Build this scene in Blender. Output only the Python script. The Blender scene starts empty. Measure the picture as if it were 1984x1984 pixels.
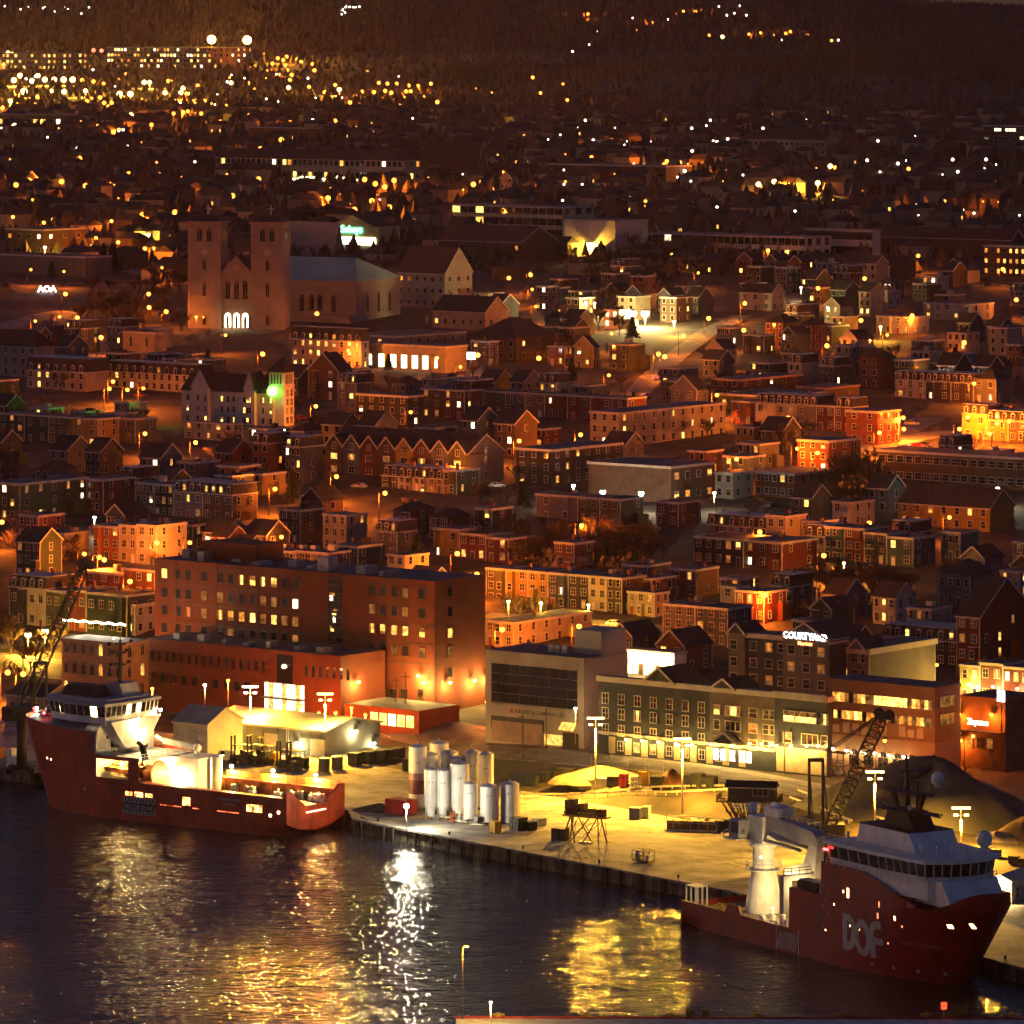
import bpy, math, random
from mathutils import Vector, Matrix

# ------------------------------------------------------------------ camera, world, light
scn = bpy.context.scene
COL = scn.collection
R = math.radians
F, CX, HY, H = 10300.0, 992.0, 50.0, 146.0      # focal length in photo pixels, centre column, horizon row, eye height

cam_d = bpy.data.cameras.new('camera')
cam = bpy.data.objects.new('camera', cam_d); COL.objects.link(cam)
cam.location = (0, 0, H); cam.rotation_euler = (R(90), 0, 0)
cam_d.sensor_width = 36.0; cam_d.lens = 36.0 * F / 1984.0
cam_d.shift_y = -(992.0 - HY) / 1984.0
cam_d.clip_start = 5.0; cam_d.clip_end = 40000.0
scn.camera = cam

world = bpy.data.worlds.new('World'); scn.world = world; world.use_nodes = True
wn = world.node_tree; bg = wn.nodes['Background']
sky = wn.nodes.new('ShaderNodeTexSky'); sky.sky_type = 'NISHITA'; sky.sun_disc = False
SUN_EL, SUN_ROT = R(5.0), R(-80)
sky.sun_elevation = SUN_EL; sky.sun_rotation = SUN_ROT; sky.altitude = 100
sky.air_density = 1.0; sky.dust_density = 1.2; sky.ozone_density = 3.0
tint = wn.nodes.new('ShaderNodeMix'); tint.data_type = 'RGBA'; tint.blend_type = 'MULTIPLY'; tint.inputs[0].default_value = 1.0; tint.inputs[7].default_value = (1.15, 0.86, 1.2, 1)   # violet afterglow
wn.links.new(sky.outputs[0], tint.inputs[6]); wn.links.new(tint.outputs[2], bg.inputs[0]); bg.inputs[1].default_value = 0.024

twilight_d = bpy.data.lights.new('sun', 'SUN'); twilight_d.energy = 0.008; twilight_d.angle = R(60); twilight_d.color = (1.0, 0.62, 0.72)  # dim wide lamp added for twilight sky glow, the sun has set
sun = bpy.data.objects.new('sun', twilight_d); COL.objects.link(sun)
sun.rotation_euler = (R(50), 0, R(-50))

vs = scn.view_settings
vs.view_transform = 'Standard'; vs.look = 'None'; vs.gamma = 1.0; vs.use_curve_mapping = False
vs.exposure = 1.4
scn.render.engine = 'CYCLES'
cy = scn.cycles
cy.use_denoising = True
try: cy.denoiser = 'OPENIMAGEDENOISE'
except Exception: pass
cy.max_bounces = 3; cy.diffuse_bounces = 1; cy.glossy_bounces = 2; cy.transmission_bounces = 2
cy.volume_bounces = 0; cy.transparent_max_bounces = 6
cy.sample_clamp_indirect = 10.0; cy.sample_clamp_direct = 0.0
cy.caustics_reflective = False; cy.caustics_refractive = False
cy.use_adaptive_sampling = True; cy.adaptive_threshold = 0.06; cy.adaptive_min_samples = 12; cy.light_sampling_threshold = 0.03

# ------------------------------------------------------------------ projection helpers (a pixel of the photo and a known height or depth give a point)
def at_depth(px, py, D): return Vector(((px - CX) * D / F, D, H - (py - HY) * D / F))
def at_z(px, py, z):
    D = (H - z) * F / (py - HY); return Vector(((px - CX) * D / F, D, z))

def lerp(a, b, t): return a + (b - a) * t
def sstep(a, b, x):
    t = min(1.0, max(0.0, (x - a) / (b - a))); return t * t * (3 - 2 * t)
def interp(x, pts):
    if x <= pts[0][0]: return pts[0][1]
    for (x0, y0), (x1, y1) in zip(pts, pts[1:]):
        if x <= x1: return lerp(y0, y1, (x - x0) / (x1 - x0))
    return pts[-1][1]

QUAY = [(-200, 1112), (-101, 1031), (-29.6, 976), (-28.2, 962), (37, 882), (72.4, 821), (110, 752), (140, 700)]
def quay_y(x): return interp(x, QUAY)
TOWN = [(1000, 5.5), (1100, 6.5), (1200, 13), (1300, 20), (1400, 26), (1500, 29.5), (1650, 34), (1807, 38.5), (2000, 45), (2300, 55),
        (2600, 64), (2940, 73), (3500, 82), (4000, 88), (4600, 97), (5200, 118), (6000, 140), (7000, 160), (9000, 165)]
def ground(x, y):
    t = y - quay_y(x)
    up = interp(x, [(-12, 3.0), (12, 5.0), (26, 6.2), (60, 6.5), (140, 7)])
    z = 2.5 + (up - 2.5) * sstep(72, 86, t)
    z = lerp(z, 5.5, sstep(100, 125, t))
    if y > 1040:
        z = lerp(z, interp(y, TOWN), sstep(120, 200, t))
    if y > 3600:      # wooded hills behind the town
        px = CX + x * F / y
        if px > 850:
            zr = interp(px, [(850, 84), (1050, 94), (1200, 104), (1500, 115), (1984, 130), (2600, 150)]) + 2.5 * math.sin(x * .02) + 1.5 * math.sin(x * .047)
            z += max(0, zr - z) * sstep(3850, 4700, y) * (1 - sstep(4750, 5300, y))
        top = interp(px, [(0, 196), (1100, 190), (1430, 179), (1984, 161), (2600, 150)]) + 2.0 * math.sin(x * .013)
        z = lerp(z, top, sstep(5200, 6500, y))
    return z
def on_ground(px, py, lift=0.0, d0=780.0, d1=8000.0):
    D = d0; step = 4.0
    while D < d1:
        p = at_depth(px, py, D)
        if p.z <= ground(p.x, p.y) + lift: break
        D += step
    a, b = D - step, D
    for _ in range(18):
        m = (a + b) / 2; p = at_depth(px, py, m)
        if p.z <= ground(p.x, p.y) + lift: b = m
        else: a = m
    p = at_depth(px, py, b); return Vector((p.x, p.y, p.z - lift))

# ------------------------------------------------------------------ materials
MATS = {}
def mat(name, col, rough=0.8, var=0.15, scale=0.6, metal=0.0, bump=0.0, bscale=6.0, spec=0.4, col2=None):
    if name in MATS: return MATS[name]
    m = bpy.data.materials.new(name); m.use_nodes = True; nt = m.node_tree; b = nt.nodes['Principled BSDF']
    b.inputs['Roughness'].default_value = rough; b.inputs['Metallic'].default_value = metal
    b.inputs['Specular IOR Level'].default_value = spec
    g = nt.nodes.new('ShaderNodeNewGeometry')
    n = nt.nodes.new('ShaderNodeTexNoise'); n.inputs['Scale'].default_value = scale; n.inputs['Detail'].default_value = 4.0
    nt.links.new(g.outputs['Position'], n.inputs['Vector'])
    r = nt.nodes.new('ShaderNodeValToRGB')
    c1 = tuple(c * (1 - var * 1.6) for c in col); c2 = col2 or tuple(min(1, c * (1 + var)) for c in col)
    r.color_ramp.elements[0].color = (*c1, 1); r.color_ramp.elements[0].position = 0.32
    r.color_ramp.elements[1].color = (*c2, 1); r.color_ramp.elements[1].position = 0.68
    nt.links.new(n.outputs['Fac'], r.inputs[0]); nt.links.new(r.outputs[0], b.inputs['Base Color'])
    if bump:
        n2 = nt.nodes.new('ShaderNodeTexNoise'); n2.inputs['Scale'].default_value = bscale; n2.inputs['Detail'].default_value = 3
        nt.links.new(g.outputs['Position'], n2.inputs['Vector'])
        bp = nt.nodes.new('ShaderNodeBump'); bp.inputs['Strength'].default_value = bump; bp.inputs['Distance'].default_value = 0.2
        nt.links.new(n2.outputs['Fac'], bp.inputs['Height']); nt.links.new(bp.outputs[0], b.inputs['Normal'])
    MATS[name] = m; return m
def clapboard(name, col, pitch=5.0, var=0.12, rough=0.75):
    """painted boards: fine horizontal relief and weathering"""
    if name in MATS: return MATS[name]
    m = mat(name, col, rough, var, 0.5)
    nt = m.node_tree; b = nt.nodes['Principled BSDF']
    g = [n for n in nt.nodes if n.bl_idname == 'ShaderNodeNewGeometry'][0]
    w = nt.nodes.new('ShaderNodeTexWave'); w.wave_type = 'BANDS'; w.bands_direction = 'Z'; w.wave_profile = 'SAW'
    w.inputs['Scale'].default_value = pitch / 6.283 * 2
    nt.links.new(g.outputs['Position'], w.inputs['Vector'])
    bp = nt.nodes.new('ShaderNodeBump'); bp.inputs['Strength'].default_value = 0.5; bp.inputs['Distance'].default_value = 0.05
    nt.links.new(w.outputs['Fac'], bp.inputs['Height']); nt.links.new(bp.outputs[0], b.inputs['Normal'])
    return m
def brickmat(name, col, mortar, scale=1.6):
    if name in MATS: return MATS[name]
    m = mat(name, col, 0.85, 0.15, 0.3)
    nt = m.node_tree; b = nt.nodes['Principled BSDF']
    tc = nt.nodes.new('ShaderNodeTexCoord')
    sep = nt.nodes.new('ShaderNodeSeparateXYZ'); nt.links.new(tc.outputs['Object'], sep.inputs[0])
    ad = nt.nodes.new('ShaderNodeMath'); ad.operation = 'ADD'
    nt.links.new(sep.outputs[0], ad.inputs[0]); nt.links.new(sep.outputs[1], ad.inputs[1])
    cb = nt.nodes.new('ShaderNodeCombineXYZ'); nt.links.new(ad.outputs[0], cb.inputs[0]); nt.links.new(sep.outputs[2], cb.inputs[1])
    br = nt.nodes.new('ShaderNodeTexBrick'); br.inputs['Scale'].default_value = scale
    br.inputs['Color1'].default_value = (*col, 1); br.inputs['Color2'].default_value = (*[c * 0.7 for c in col], 1)
    br.inputs['Mortar'].default_value = (*mortar, 1); br.inputs['Mortar Size'].default_value = 0.012
    nt.links.new(cb.outputs[0], br.inputs['Vector'])
    ramp = [n for n in nt.nodes if n.bl_idname == 'ShaderNodeValToRGB'][0]
    mx = nt.nodes.new('ShaderNodeMix'); mx.data_type = 'RGBA'; mx.inputs[0].default_value = 0.5
    nt.links.new(ramp.outputs[0], mx.inputs[6]); nt.links.new(br.outputs['Color'], mx.inputs[7])
    nt.links.new(mx.outputs[2], b.inputs['Base Color'])
    return m
def emit(name, col, strength, sample=False, var=0.0):
    if name in MATS: return MATS[name]
    m = bpy.data.materials.new(name); m.use_nodes = True; nt = m.node_tree
    nt.nodes.remove(nt.nodes['Principled BSDF'])
    e = nt.nodes.new('ShaderNodeEmission'); e.inputs[0].default_value = (*col, 1); e.inputs[1].default_value = strength
    if var:      # an uneven room behind the pane
        g = nt.nodes.new('ShaderNodeNewGeometry'); n = nt.nodes.new('ShaderNodeTexNoise'); n.inputs['Scale'].default_value = 1.1
        n.inputs['Detail'].default_value = 2
        nt.links.new(g.outputs['Position'], n.inputs['Vector'])
        mr = nt.nodes.new('ShaderNodeMapRange'); mr.inputs[1].default_value = 0.35; mr.inputs[2].default_value = 0.65
        mr.inputs[3].default_value = strength * (1 - var); mr.inputs[4].default_value = strength * (1 + var)
        nt.links.new(n.outputs['Fac'], mr.inputs[0]); nt.links.new(mr.outputs[0], e.inputs[1])
    nt.links.new(e.outputs[0], nt.nodes['Material Output'].inputs[0])
    m.cycles.emission_sampling = 'AUTO' if sample else 'NONE'
    MATS[name] = m; return m

def streaks(m, col, amount=0.5, scale=(1.2, 1.2, .12), lo=.5, hi=.72):
    """runs of rust or dirt, or blotches of stain, laid over a paint"""
    nt = m.node_tree; b = nt.nodes['Principled BSDF']; src = b.inputs['Base Color'].links[0].from_socket
    tc = nt.nodes.new('ShaderNodeTexCoord'); mp = nt.nodes.new('ShaderNodeMapping'); mp.inputs['Scale'].default_value = scale
    nt.links.new(tc.outputs['Object'], mp.inputs[0]); n = nt.nodes.new('ShaderNodeTexNoise'); n.inputs['Scale'].default_value = 1.0; n.inputs['Detail'].default_value = 5; n.inputs['Roughness'].default_value = .65
    nt.links.new(mp.outputs[0], n.inputs['Vector']); mr = nt.nodes.new('ShaderNodeMapRange'); mr.inputs[1].default_value = lo; mr.inputs[2].default_value = hi; mr.inputs[4].default_value = amount
    nt.links.new(n.outputs['Fac'], mr.inputs[0]); mx = nt.nodes.new('ShaderNodeMix'); mx.data_type = 'RGBA'; mx.inputs[7].default_value = (*col, 1)
    nt.links.new(mr.outputs[0], mx.inputs[0]); nt.links.new(src, mx.inputs[6]); nt.links.new(mx.outputs[2], b.inputs['Base Color']); return m

# ------------------------------------------------------------------ mesh builder
class MB:
    def __init__(s): s.v, s.f, s.m, s.sm = [], [], [], []
    def face(s, pts, m=0, sm=False):
        i = len(s.v); s.v += [tuple(p) for p in pts]; s.f.append(tuple(range(i, i + len(pts)))); s.m.append(m); s.sm.append(sm); return s
    def _add(s, vs, fs, m, sm=False):
        i = len(s.v); s.v += [tuple(p) for p in vs]
        for f in fs: s.f.append(tuple(i + k for k in f)); s.m.append(m); s.sm.append(sm)
        return s
    def box(s, x0, x1, y0, y1, z0, z1, m=0):
        return s._add([(x0,y0,z0),(x1,y0,z0),(x1,y1,z0),(x0,y1,z0),(x0,y0,z1),(x1,y0,z1),(x1,y1,z1),(x0,y1,z1)],
                      [(0,3,2,1),(4,5,6,7),(0,1,5,4),(1,2,6,5),(2,3,7,6),(3,0,4,7)], m)
    def beam(s, a, b, w, h=None, m=0):
        a, b = Vector(a), Vector(b); h = h or w; d = b - a
        if d.length < 1e-6: return s
        d.normalize(); up = Vector((0, 0, 1)) if abs(d.z) < 0.95 else Vector((1, 0, 0))
        x = d.cross(up).normalized() * (w / 2); y = x.cross(d).normalized() * (h / 2)
        return s._add([a-x-y, a+x-y, a+x+y, a-x+y, b-x-y, b+x-y, b+x+y, b-x+y],
                      [(0,3,2,1),(4,5,6,7),(0,1,5,4),(1,2,6,5),(2,3,7,6),(3,0,4,7)], m)
    def cyl(s, a, b, r0, r1=None, n=8, m=0, caps=True, sm=True):
        a, b = Vector(a), Vector(b); r1 = r0 if r1 is None else r1; d = (b - a).normalized()
        up = Vector((0, 0, 1)) if abs(d.z) < 0.95 else Vector((1, 0, 0))
        x = d.cross(up).normalized(); y = x.cross(d).normalized()
        vs = []
        for c, r in ((a, r0), (b, r1)):
            for k in range(n):
                t = 2 * math.pi * k / n; vs.append(c + x * (r * math.cos(t)) + y * (r * math.sin(t)))
        i = len(s.v); s.v += [tuple(p) for p in vs]
        for k in range(n):
            s.f.append((i+k, i+(k+1)%n, i+n+(k+1)%n, i+n+k)); s.m.append(m); s.sm.append(sm)
        if caps:
            s.f.append(tuple(i+n-1-k for k in range(n))); s.m.append(m); s.sm.append(False)
            s.f.append(tuple(i+n+k for k in range(n))); s.m.append(m); s.sm.append(False)
        return s
    def lathe(s, prof, c=(0,0,0), n=16, m=0, sm=True):
        """profile of (r, z) turned round the vertical axis at c"""
        i = len(s.v)
        for r, z in prof:
            for k in range(n):
                t = 2*math.pi*k/n; s.v.append((c[0]+r*math.cos(t), c[1]+r*math.sin(t), c[2]+z))
        for j in range(len(prof)-1):
            for k in range(n):
                s.f.append((i+j*n+k, i+j*n+(k+1)%n, i+(j+1)*n+(k+1)%n, i+(j+1)*n+k)); s.m.append(m); s.sm.append(sm)
        return s
    def ball(s, c, r, n=8, rings=5, m=0, sz=1.0):
        return s.lathe([(max(0.001, r*math.sin(math.pi*j/rings)), -r*sz*math.cos(math.pi*j/rings)) for j in range(rings+1)], c, n, m)
    def prism(s, poly, a, b, axis='y', m=0, mcap=None):
        """polygon in the plane across an axis, extruded from a to b"""
        n = len(poly); i = len(s.v); mcap = m if mcap is None else mcap
        def P(p, t):
            if axis == 'y': return (p[0], t, p[1])
            if axis == 'x': return (t, p[0], p[1])
            return (p[0], p[1], t)
        s.v += [P(p, a) for p in poly] + [P(p, b) for p in poly]
        for k in range(n): s.f.append((i+k, i+(k+1)%n, i+n+(k+1)%n, i+n+k)); s.m.append(m); s.sm.append(False)
        s.f.append(tuple(i+n-1-k for k in range(n))); s.m.append(mcap); s.sm.append(False)
        s.f.append(tuple(i+n+k for k in range(n))); s.m.append(mcap); s.sm.append(False)
        return s
    def mesh(s, name, mats):
        me = bpy.data.meshes.new(name); me.from_pydata(s.v, [], s.f)
        for mt in (mats if isinstance(mats, (list, tuple)) else [mats]): me.materials.append(mt)
        if any(s.m): me.polygons.foreach_set('material_index', s.m)
        if any(s.sm): me.polygons.foreach_set('use_smooth', s.sm)
        me.update(); return me
    def build(s, name, mats, parent=None, loc=(0,0,0), rz=0.0):
        return link(name, s.mesh(name, mats), parent, loc, rz)

def link(name, me, parent=None, loc=(0,0,0), rz=0.0):
    o = bpy.data.objects.new(name, me); COL.objects.link(o)
    o.location = loc
    if rz: o.rotation_euler = (0, 0, rz)
    if parent is not None: o.parent = parent
    return o
def tag(o, label=None, cat=None, group=None, kind=None):
    if label: o['label'] = label
    if cat: o['category'] = cat
    if group: o['group'] = group
    if kind: o['kind'] = kind
    return o
def thing(name, label, cat, loc=(0,0,0), rz=0.0, group=None):
    o = bpy.data.objects.new(name, None); COL.objects.link(o); o.location = loc; o.rotation_euler = (0, 0, rz)
    o.empty_display_size = 0.5
    return tag(o, label, cat, group)
def copy_thing(o, loc, rz=None, label=None):
    c = o.copy(); COL.objects.link(c); c.location = loc
    if rz is not None: c.rotation_euler = (0, 0, rz)
    if label: c['label'] = label
    for ch in list(o.children):
        d = ch.copy(); COL.objects.link(d); d.parent = c
        for g in list(ch.children):
            e = g.copy(); COL.objects.link(e); e.parent = d
    return c
def point(parent, loc, power, col, radius=0.25, spot=None, rot=None, blend=0.6):
    ld = bpy.data.lights.new('lamp_light', 'SPOT' if spot else 'POINT'); ld.energy = power; ld.color = col; ld.shadow_soft_size = radius
    if spot: ld.spot_size = spot; ld.spot_blend = blend
    o = bpy.data.objects.new('lamp_light', ld); COL.objects.link(o); o.location = loc
    if rot: o.rotation_euler = rot
    if parent is not None: o.parent = parent
    return o
ORD = ['first','second','third','fourth','fifth','sixth','seventh','eighth','ninth','tenth','eleventh','twelfth','thirteenth','fourteenth','fifteenth','sixteenth','seventeenth','eighteenth','nineteenth','twentieth']
SODIUM, GOLD, WARM, WHITE = (1.0, 0.195, 0.012), (1.0, 0.50, 0.045), (1.0, 0.70, 0.26), (1.0, 0.9, 0.62)
# ------------------------------------------------------------------ water, quay, ground, haze
def water_mat():
    m = bpy.data.materials.new('harbour_water'); m.use_nodes = True; nt = m.node_tree; b = nt.nodes['Principled BSDF']
    b.inputs['Base Color'].default_value = (0.006, 0.006, 0.010, 1); b.inputs['Roughness'].default_value = 0.07
    b.inputs['IOR'].default_value = 1.33; b.inputs['Specular IOR Level'].default_value = 0.5
    g = nt.nodes.new('ShaderNodeNewGeometry'); prev = None
    for sc, st, di, sx in ((0.16, 0.5, 1.6, 0.6), (0.75, 0.9, 0.62, 0.7), (2.6, 0.9, 0.16, 0.8)):
        mp = nt.nodes.new('ShaderNodeMapping'); mp.inputs['Scale'].default_value = (sx, 1.0, 1.0); mp.inputs['Rotation'].default_value = (0, 0, R(18))
        nt.links.new(g.outputs['Position'], mp.inputs[0])
        n = nt.nodes.new('ShaderNodeTexNoise'); n.inputs['Scale'].default_value = sc; n.inputs['Detail'].default_value = 3.0
        nt.links.new(mp.outputs[0], n.inputs['Vector'])
        bp = nt.nodes.new('ShaderNodeBump'); bp.inputs['Strength'].default_value = st; bp.inputs['Distance'].default_value = di
        nt.links.new(n.outputs['Fac'], bp.inputs['Height'])
        if sc == 0.75:      # calmer and rougher lanes
            n3 = nt.nodes.new('ShaderNodeTexNoise'); n3.inputs['Scale'].default_value = 0.035; n3.inputs['Detail'].default_value = 2; nt.links.new(g.outputs['Position'], n3.inputs['Vector'])
            mr = nt.nodes.new('ShaderNodeMapRange'); mr.inputs[1].default_value = .35; mr.inputs[2].default_value = .65; mr.inputs[3].default_value = .55; mr.inputs[4].default_value = 1.0; nt.links.new(n3.outputs['Fac'], mr.inputs[0]); nt.links.new(mr.outputs[0], bp.inputs['Strength'])
        if prev: nt.links.new(prev.outputs[0], bp.inputs['Normal'])
        prev = bp
    nt.links.new(prev.outputs[0], b.inputs['Normal'])
    return m
w = MB(); w.face([(-1500, 250, 0), (1500, 250, 0), (1500, 1400, 0), (-1500, 1400, 0)])
tag(w.build('harbour_water', water_mat()), 'dark rippled harbour water with gold lamp reflections', 'water', kind='structure')

def ground_mat():
    """concrete apron, asphalt streets and brown turf, by place"""
    m = mat('ground_earth', (0.045, 0.032, 0.020), 0.95, 0.5, 0.12, bump=0.4, bscale=0.8)
    return m
M_CONC = mat('apron_concrete', (0.27, 0.25, 0.22), 0.85, 0.42, 0.22, bump=0.25, bscale=1.5)
streaks(M_CONC, (.06, .05, .04), .7, (.10, .16, 1), .48, .7); streaks(M_CONC, (.38, .35, .30), .5, (.5, .07, 1), .55, .7)
M_ASPH = mat('asphalt', (0.055, 0.05, 0.048), 0.8, 0.2, 0.2)
xs = [-2600, -1800, -1200, -900, -750] + list(range(-650, -200, 30)) + [x for x in range(-200, 151, 7)] + list(range(170, 700, 30)) + [750, 900, 1200, 1800, 2600]
ts = [0, 20, 40, 56] + list(range(60, 132, 4)) + list(range(135, 210, 8)) + list(range(215, 420, 18)) + list(range(440, 1100, 45)) + list(range(1150, 3000, 130)) + list(range(3100, 7400, 150)) + [8000, 9500]
g = MB()
for t in ts:
    for x in xs:
        y = quay_y(x) + t; g.v.append((x, y, ground(x, y)))
nx = len(xs)
for j in range(len(ts) - 1):
    for i in range(nx - 1):
        g.f.append((j*nx+i, j*nx+i+1, (j+1)*nx+i+1, (j+1)*nx+i))
        yard = ts[j] < 72; 
        g.m.append(1 if yard else 0); g.sm.append(not yard)
tag(g.build('ground', [ground_mat(), M_CONC]), kind='structure')
# quay wall: concrete cope and faced panels, timber fender piles
M_WALL = mat('quay_wall_concrete', (0.20, 0.17, 0.11), 0.9, 0.4, 0.4, bump=0.4)
streaks(M_WALL, (.03, .03, .02), .8, (1.0, 1.0, .2), .45, .65)
M_TIMB = mat('dark_timber', (0.022, 0.018, 0.014), 0.9, 0.3, 1.0)
qroot = thing('quay_wall', 'concrete quay wall with dark timber fenders along the water', 'quay', (0, 0, 0))
seg = []
for (x0, y0), (x1, y1) in zip(QUAY, QUAY[1:]):
    a, b = Vector((x0, y0, 0)), Vector((x1, y1, 0)); L = (b - a).length; d = (b - a) / L; n = Vector((d.y, -d.x, 0))
    if n.y > 0: n = -n
    seg.append((a, d, n, L))
rq = random.Random(5)
pm = None
for a, d, n, L in seg:
    k = max(1, round(L / 5.2)); w_ = L / k; ang = math.atan2(d.y, d.x)
    for i in range(k):
        c = a + d * (w_ * i)
        if not (-115 < c.x < 105): continue
        mb = MB(); mb.box(0.06, w_ - 0.06, -0.45, 0.6, -2.0, 2.15)
        mb.build('wall_panel', M_WALL, qroot, c + n * rq.uniform(-.06, .06), ang)
        mb = MB(); mb.box(0.01, w_ - 0.01, -0.7, 0.9, 2.15, 2.5 + 0.012)
        mb.build('cope_stone', M_CONC, qroot, c, ang)
        if rq.random() < 0.85:
            mb = MB()
            fw = rq.choice((0.5, 0.9, 1.3))
            mb.box(0, fw, -0.35, 0.0, -2.0, rq.uniform(2.2, 2.55))
            mb.build('fender_pile', M_TIMB, qroot, c + n * 0.72 + d * rq.uniform(0.4, 3), ang)
        if i % 4 == 1:
            mb = MB(); mb.lathe([(0.22, 0), (0.17, 0.1), (0.16, 0.42), (0.3, 0.5), (0.28, 0.62), (0.01, 0.66)], n=10)
            b_ = mb.build('bollard', mat('cast_iron', (0.03, 0.028, 0.026), 0.5), None, c - n * 1.0 + Vector((0, 0, 2.5)))
            nb = globals().get('nb', 0) + 1; tag(b_, '%s iron mooring bollard from the left along the quay edge' % ORD[nb - 1], 'bollard', 'mooring bollards on the quay edge')
# ------------------------------------------------------------------ ships
def text_mesh(body, size, bold=0.0, spacing=1.0, align='LEFT'):
    c = bpy.data.curves.new('lettering', 'FONT'); c.body = body; c.size = size; c.offset = bold; c.space_character = spacing; c.align_x = align
    c.resolution_u = 3
    o = bpy.data.objects.new('lettering', c); COL.objects.link(o)
    me = bpy.data.meshes.new_from_object(o)
    bpy.data.objects.remove(o); bpy.data.curves.remove(c)
    return me
def sign_text(body, size, m, parent, loc, rz=0.0, bold=0.0, align='CENTER', name='lettering'):
    """flat letters standing upright, facing local -y"""
    me = text_mesh(body, size, bold, 1.0, align)
    for v in me.vertices: v.co = (v.co.x, 0.0, v.co.y)
    me.materials.clear(); me.materials.append(m)
    return link(name, me, parent, loc, rz)
M_SHIPRED = mat('ship_red_paint', (0.46, 0.045, 0.012), 0.42, 0.22, 0.35, spec=0.5, bump=0.05, bscale=0.5)
M_SHIPRED2 = mat('ship_crimson_paint', (0.24, 0.007, 0.009), 0.42, 0.2, 0.35, spec=0.5, bump=0.05, bscale=0.5)
streaks(M_SHIPRED, (.10, .03, .015), .75, (.9, .9, .10)); streaks(M_SHIPRED2, (.06, .015, .012), .8, (.9, .9, .10))
M_ORANGE = mat('orange_paint_deck_glow', (0.55, 0.17, 0.03), 0.6, 0.35, 0.8)  # orange paint, its colour also carries the deck lamps' glow on the bulwarks
M_SWHITE = mat('ship_white_paint', (0.72, 0.70, 0.66), 0.5, 0.1, 0.5)
streaks(M_SWHITE, (.36, .28, .2), .6, (1.5, 1.5, .18), .52, .75)
M_SGREY = mat('ship_grey_paint', (0.32, 0.31, 0.33), 0.55, 0.12, 0.5)
M_BLACK = mat('black_paint', (0.012, 0.011, 0.012), 0.6, 0.1)
M_GLASS = mat('dark_glass', (0.012, 0.012, 0.014), 0.08, 0.1, spec=0.8)
M_STEEL = mat('galvanised_steel', (0.30, 0.29, 0.27), 0.5, 0.15, metal=0.3)
M_DECK = mat('steel_deck_paint', (0.16, 0.13, 0.10), 0.7, 0.3, 0.7)
M_REEL = mat('reel_orange_paint', (0.45, 0.10, 0.02), 0.55, 0.2)
E_FLOOD = emit('floodlight_glow', (1.0, 0.82, 0.42), 22)
E_ROOM = emit('cabin_lamp_glow', (1.0, 0.66, 0.2), 7, var=0.7)
E_RED = emit('red_signal_glow', (1.0, 0.03, 0.03), 9)
E_PORT = emit('porthole_glow', (1.0, 0.55, 0.2), 5)

def railing(mb, pts, h=1.1, r=0.035, step=1.6, m=0):
    for a, b in zip(pts, pts[1:]):
        a, b = Vector(a), Vector(b); L = (b - a).length; k = max(1, round(L / step))
        for z in (h, h * 0.55): mb.beam(a + Vector((0,0,z)), b + Vector((0,0,z)), r*2, r*2, m)
        for i in range(k + 1): p = a.lerp(b, i / k); mb.beam(p, p + Vector((0,0,h)), r*2, r*2, m)
    return mb
def flood(parent, loc, power, col=WARM, r=0.22, glow=None, post=0.0, name='floodlight'):
    mb = MB(); 
    mb.ball((0, 0, 0), r, 10, 6, 0)
    if post: mb.cyl((0, 0, -post), (0, 0, -r * 0.9), 0.05, n=6, m=1)
    mb.box(-r*.8, r*.8, -r*.8, r*.8, r*.75, r*1.05, 1)
    o = mb.build(name, [glow or E_FLOOD, M_STEEL], parent, loc)
    if power: point(parent, (loc[0], loc[1], loc[2] - r - 0.15), power, col, 0.2)
    return o

class Hull:
    """lofted hull: local x from stern to stem, y to port, z from the waterline"""
    def __init__(s, B, x0, stem): s.B, s.x0, s.stem = B, x0, stem
    def b(s, x, z):
        x0, xs = s.x0(z), s.stem(z)
        if x <= x0: hb = s.B
        else:
            t = min(1.0, (x - x0) / max(0.1, xs - x0)); hb = s.B * max(0.0, 1 - t ** 2.3) ** 0.62
        if x < 6 and z < 1.6: hb *= 1 - 0.35 * (1 - x / 6) * (1.6 - z) / 3
        return hb
    def side(s, mb, xa, zs, ztop=None, nu=40, m=0, xb=None):
        """both sides between levels zs from xa to the stem (or xb)"""
        for sg in (1, -1):
            i0 = len(mb.v); rows = 0
            for z in zs:
                end = (s.stem(z) if xb is None else xb)
                for k in range(nu + 1):
                    u = k / nu; u = 1 - (1 - u) ** 1.35
                    x = xa + (end - xa) * u
                    zz = z
                    if ztop and z == zs[-1]: zz = ztop(x)
                    mb.v.append((x, sg * s.b(x, min(zz, zs[-1])), zz))
                rows += 1
            for j in range(rows - 1):
                for k in range(nu):
                    a = i0 + j*(nu+1) + k; mb.f.append((a, a+1, a+nu+2, a+nu+1)); mb.m.append(m); mb.sm.append(True)
    def deck(s, mb, xa, z, xb=None, nu=24, m=0, crown=0.0, inset=0.0):
        end = s.stem(z) - inset if xb is None else xb
        i0 = len(mb.v)
        for k in range(nu + 1):
            u = k / nu; u = 1 - (1 - u) ** 1.35
            x = xa + (end - xa) * u; hb = max(0.01, s.b(x, z) - inset)
            mb.v += [(x, -hb, z), (x, 0, z + crown * min(1, hb / s.B * 2)), (x, hb, z)]
        for k in range(nu):
            a = i0 + 3 * k
            for q in (0, 1): mb.f.append((a+q, a+q+3, a+q+4, a+q+1)); mb.m.append(m); mb.sm.append(False)

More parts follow.
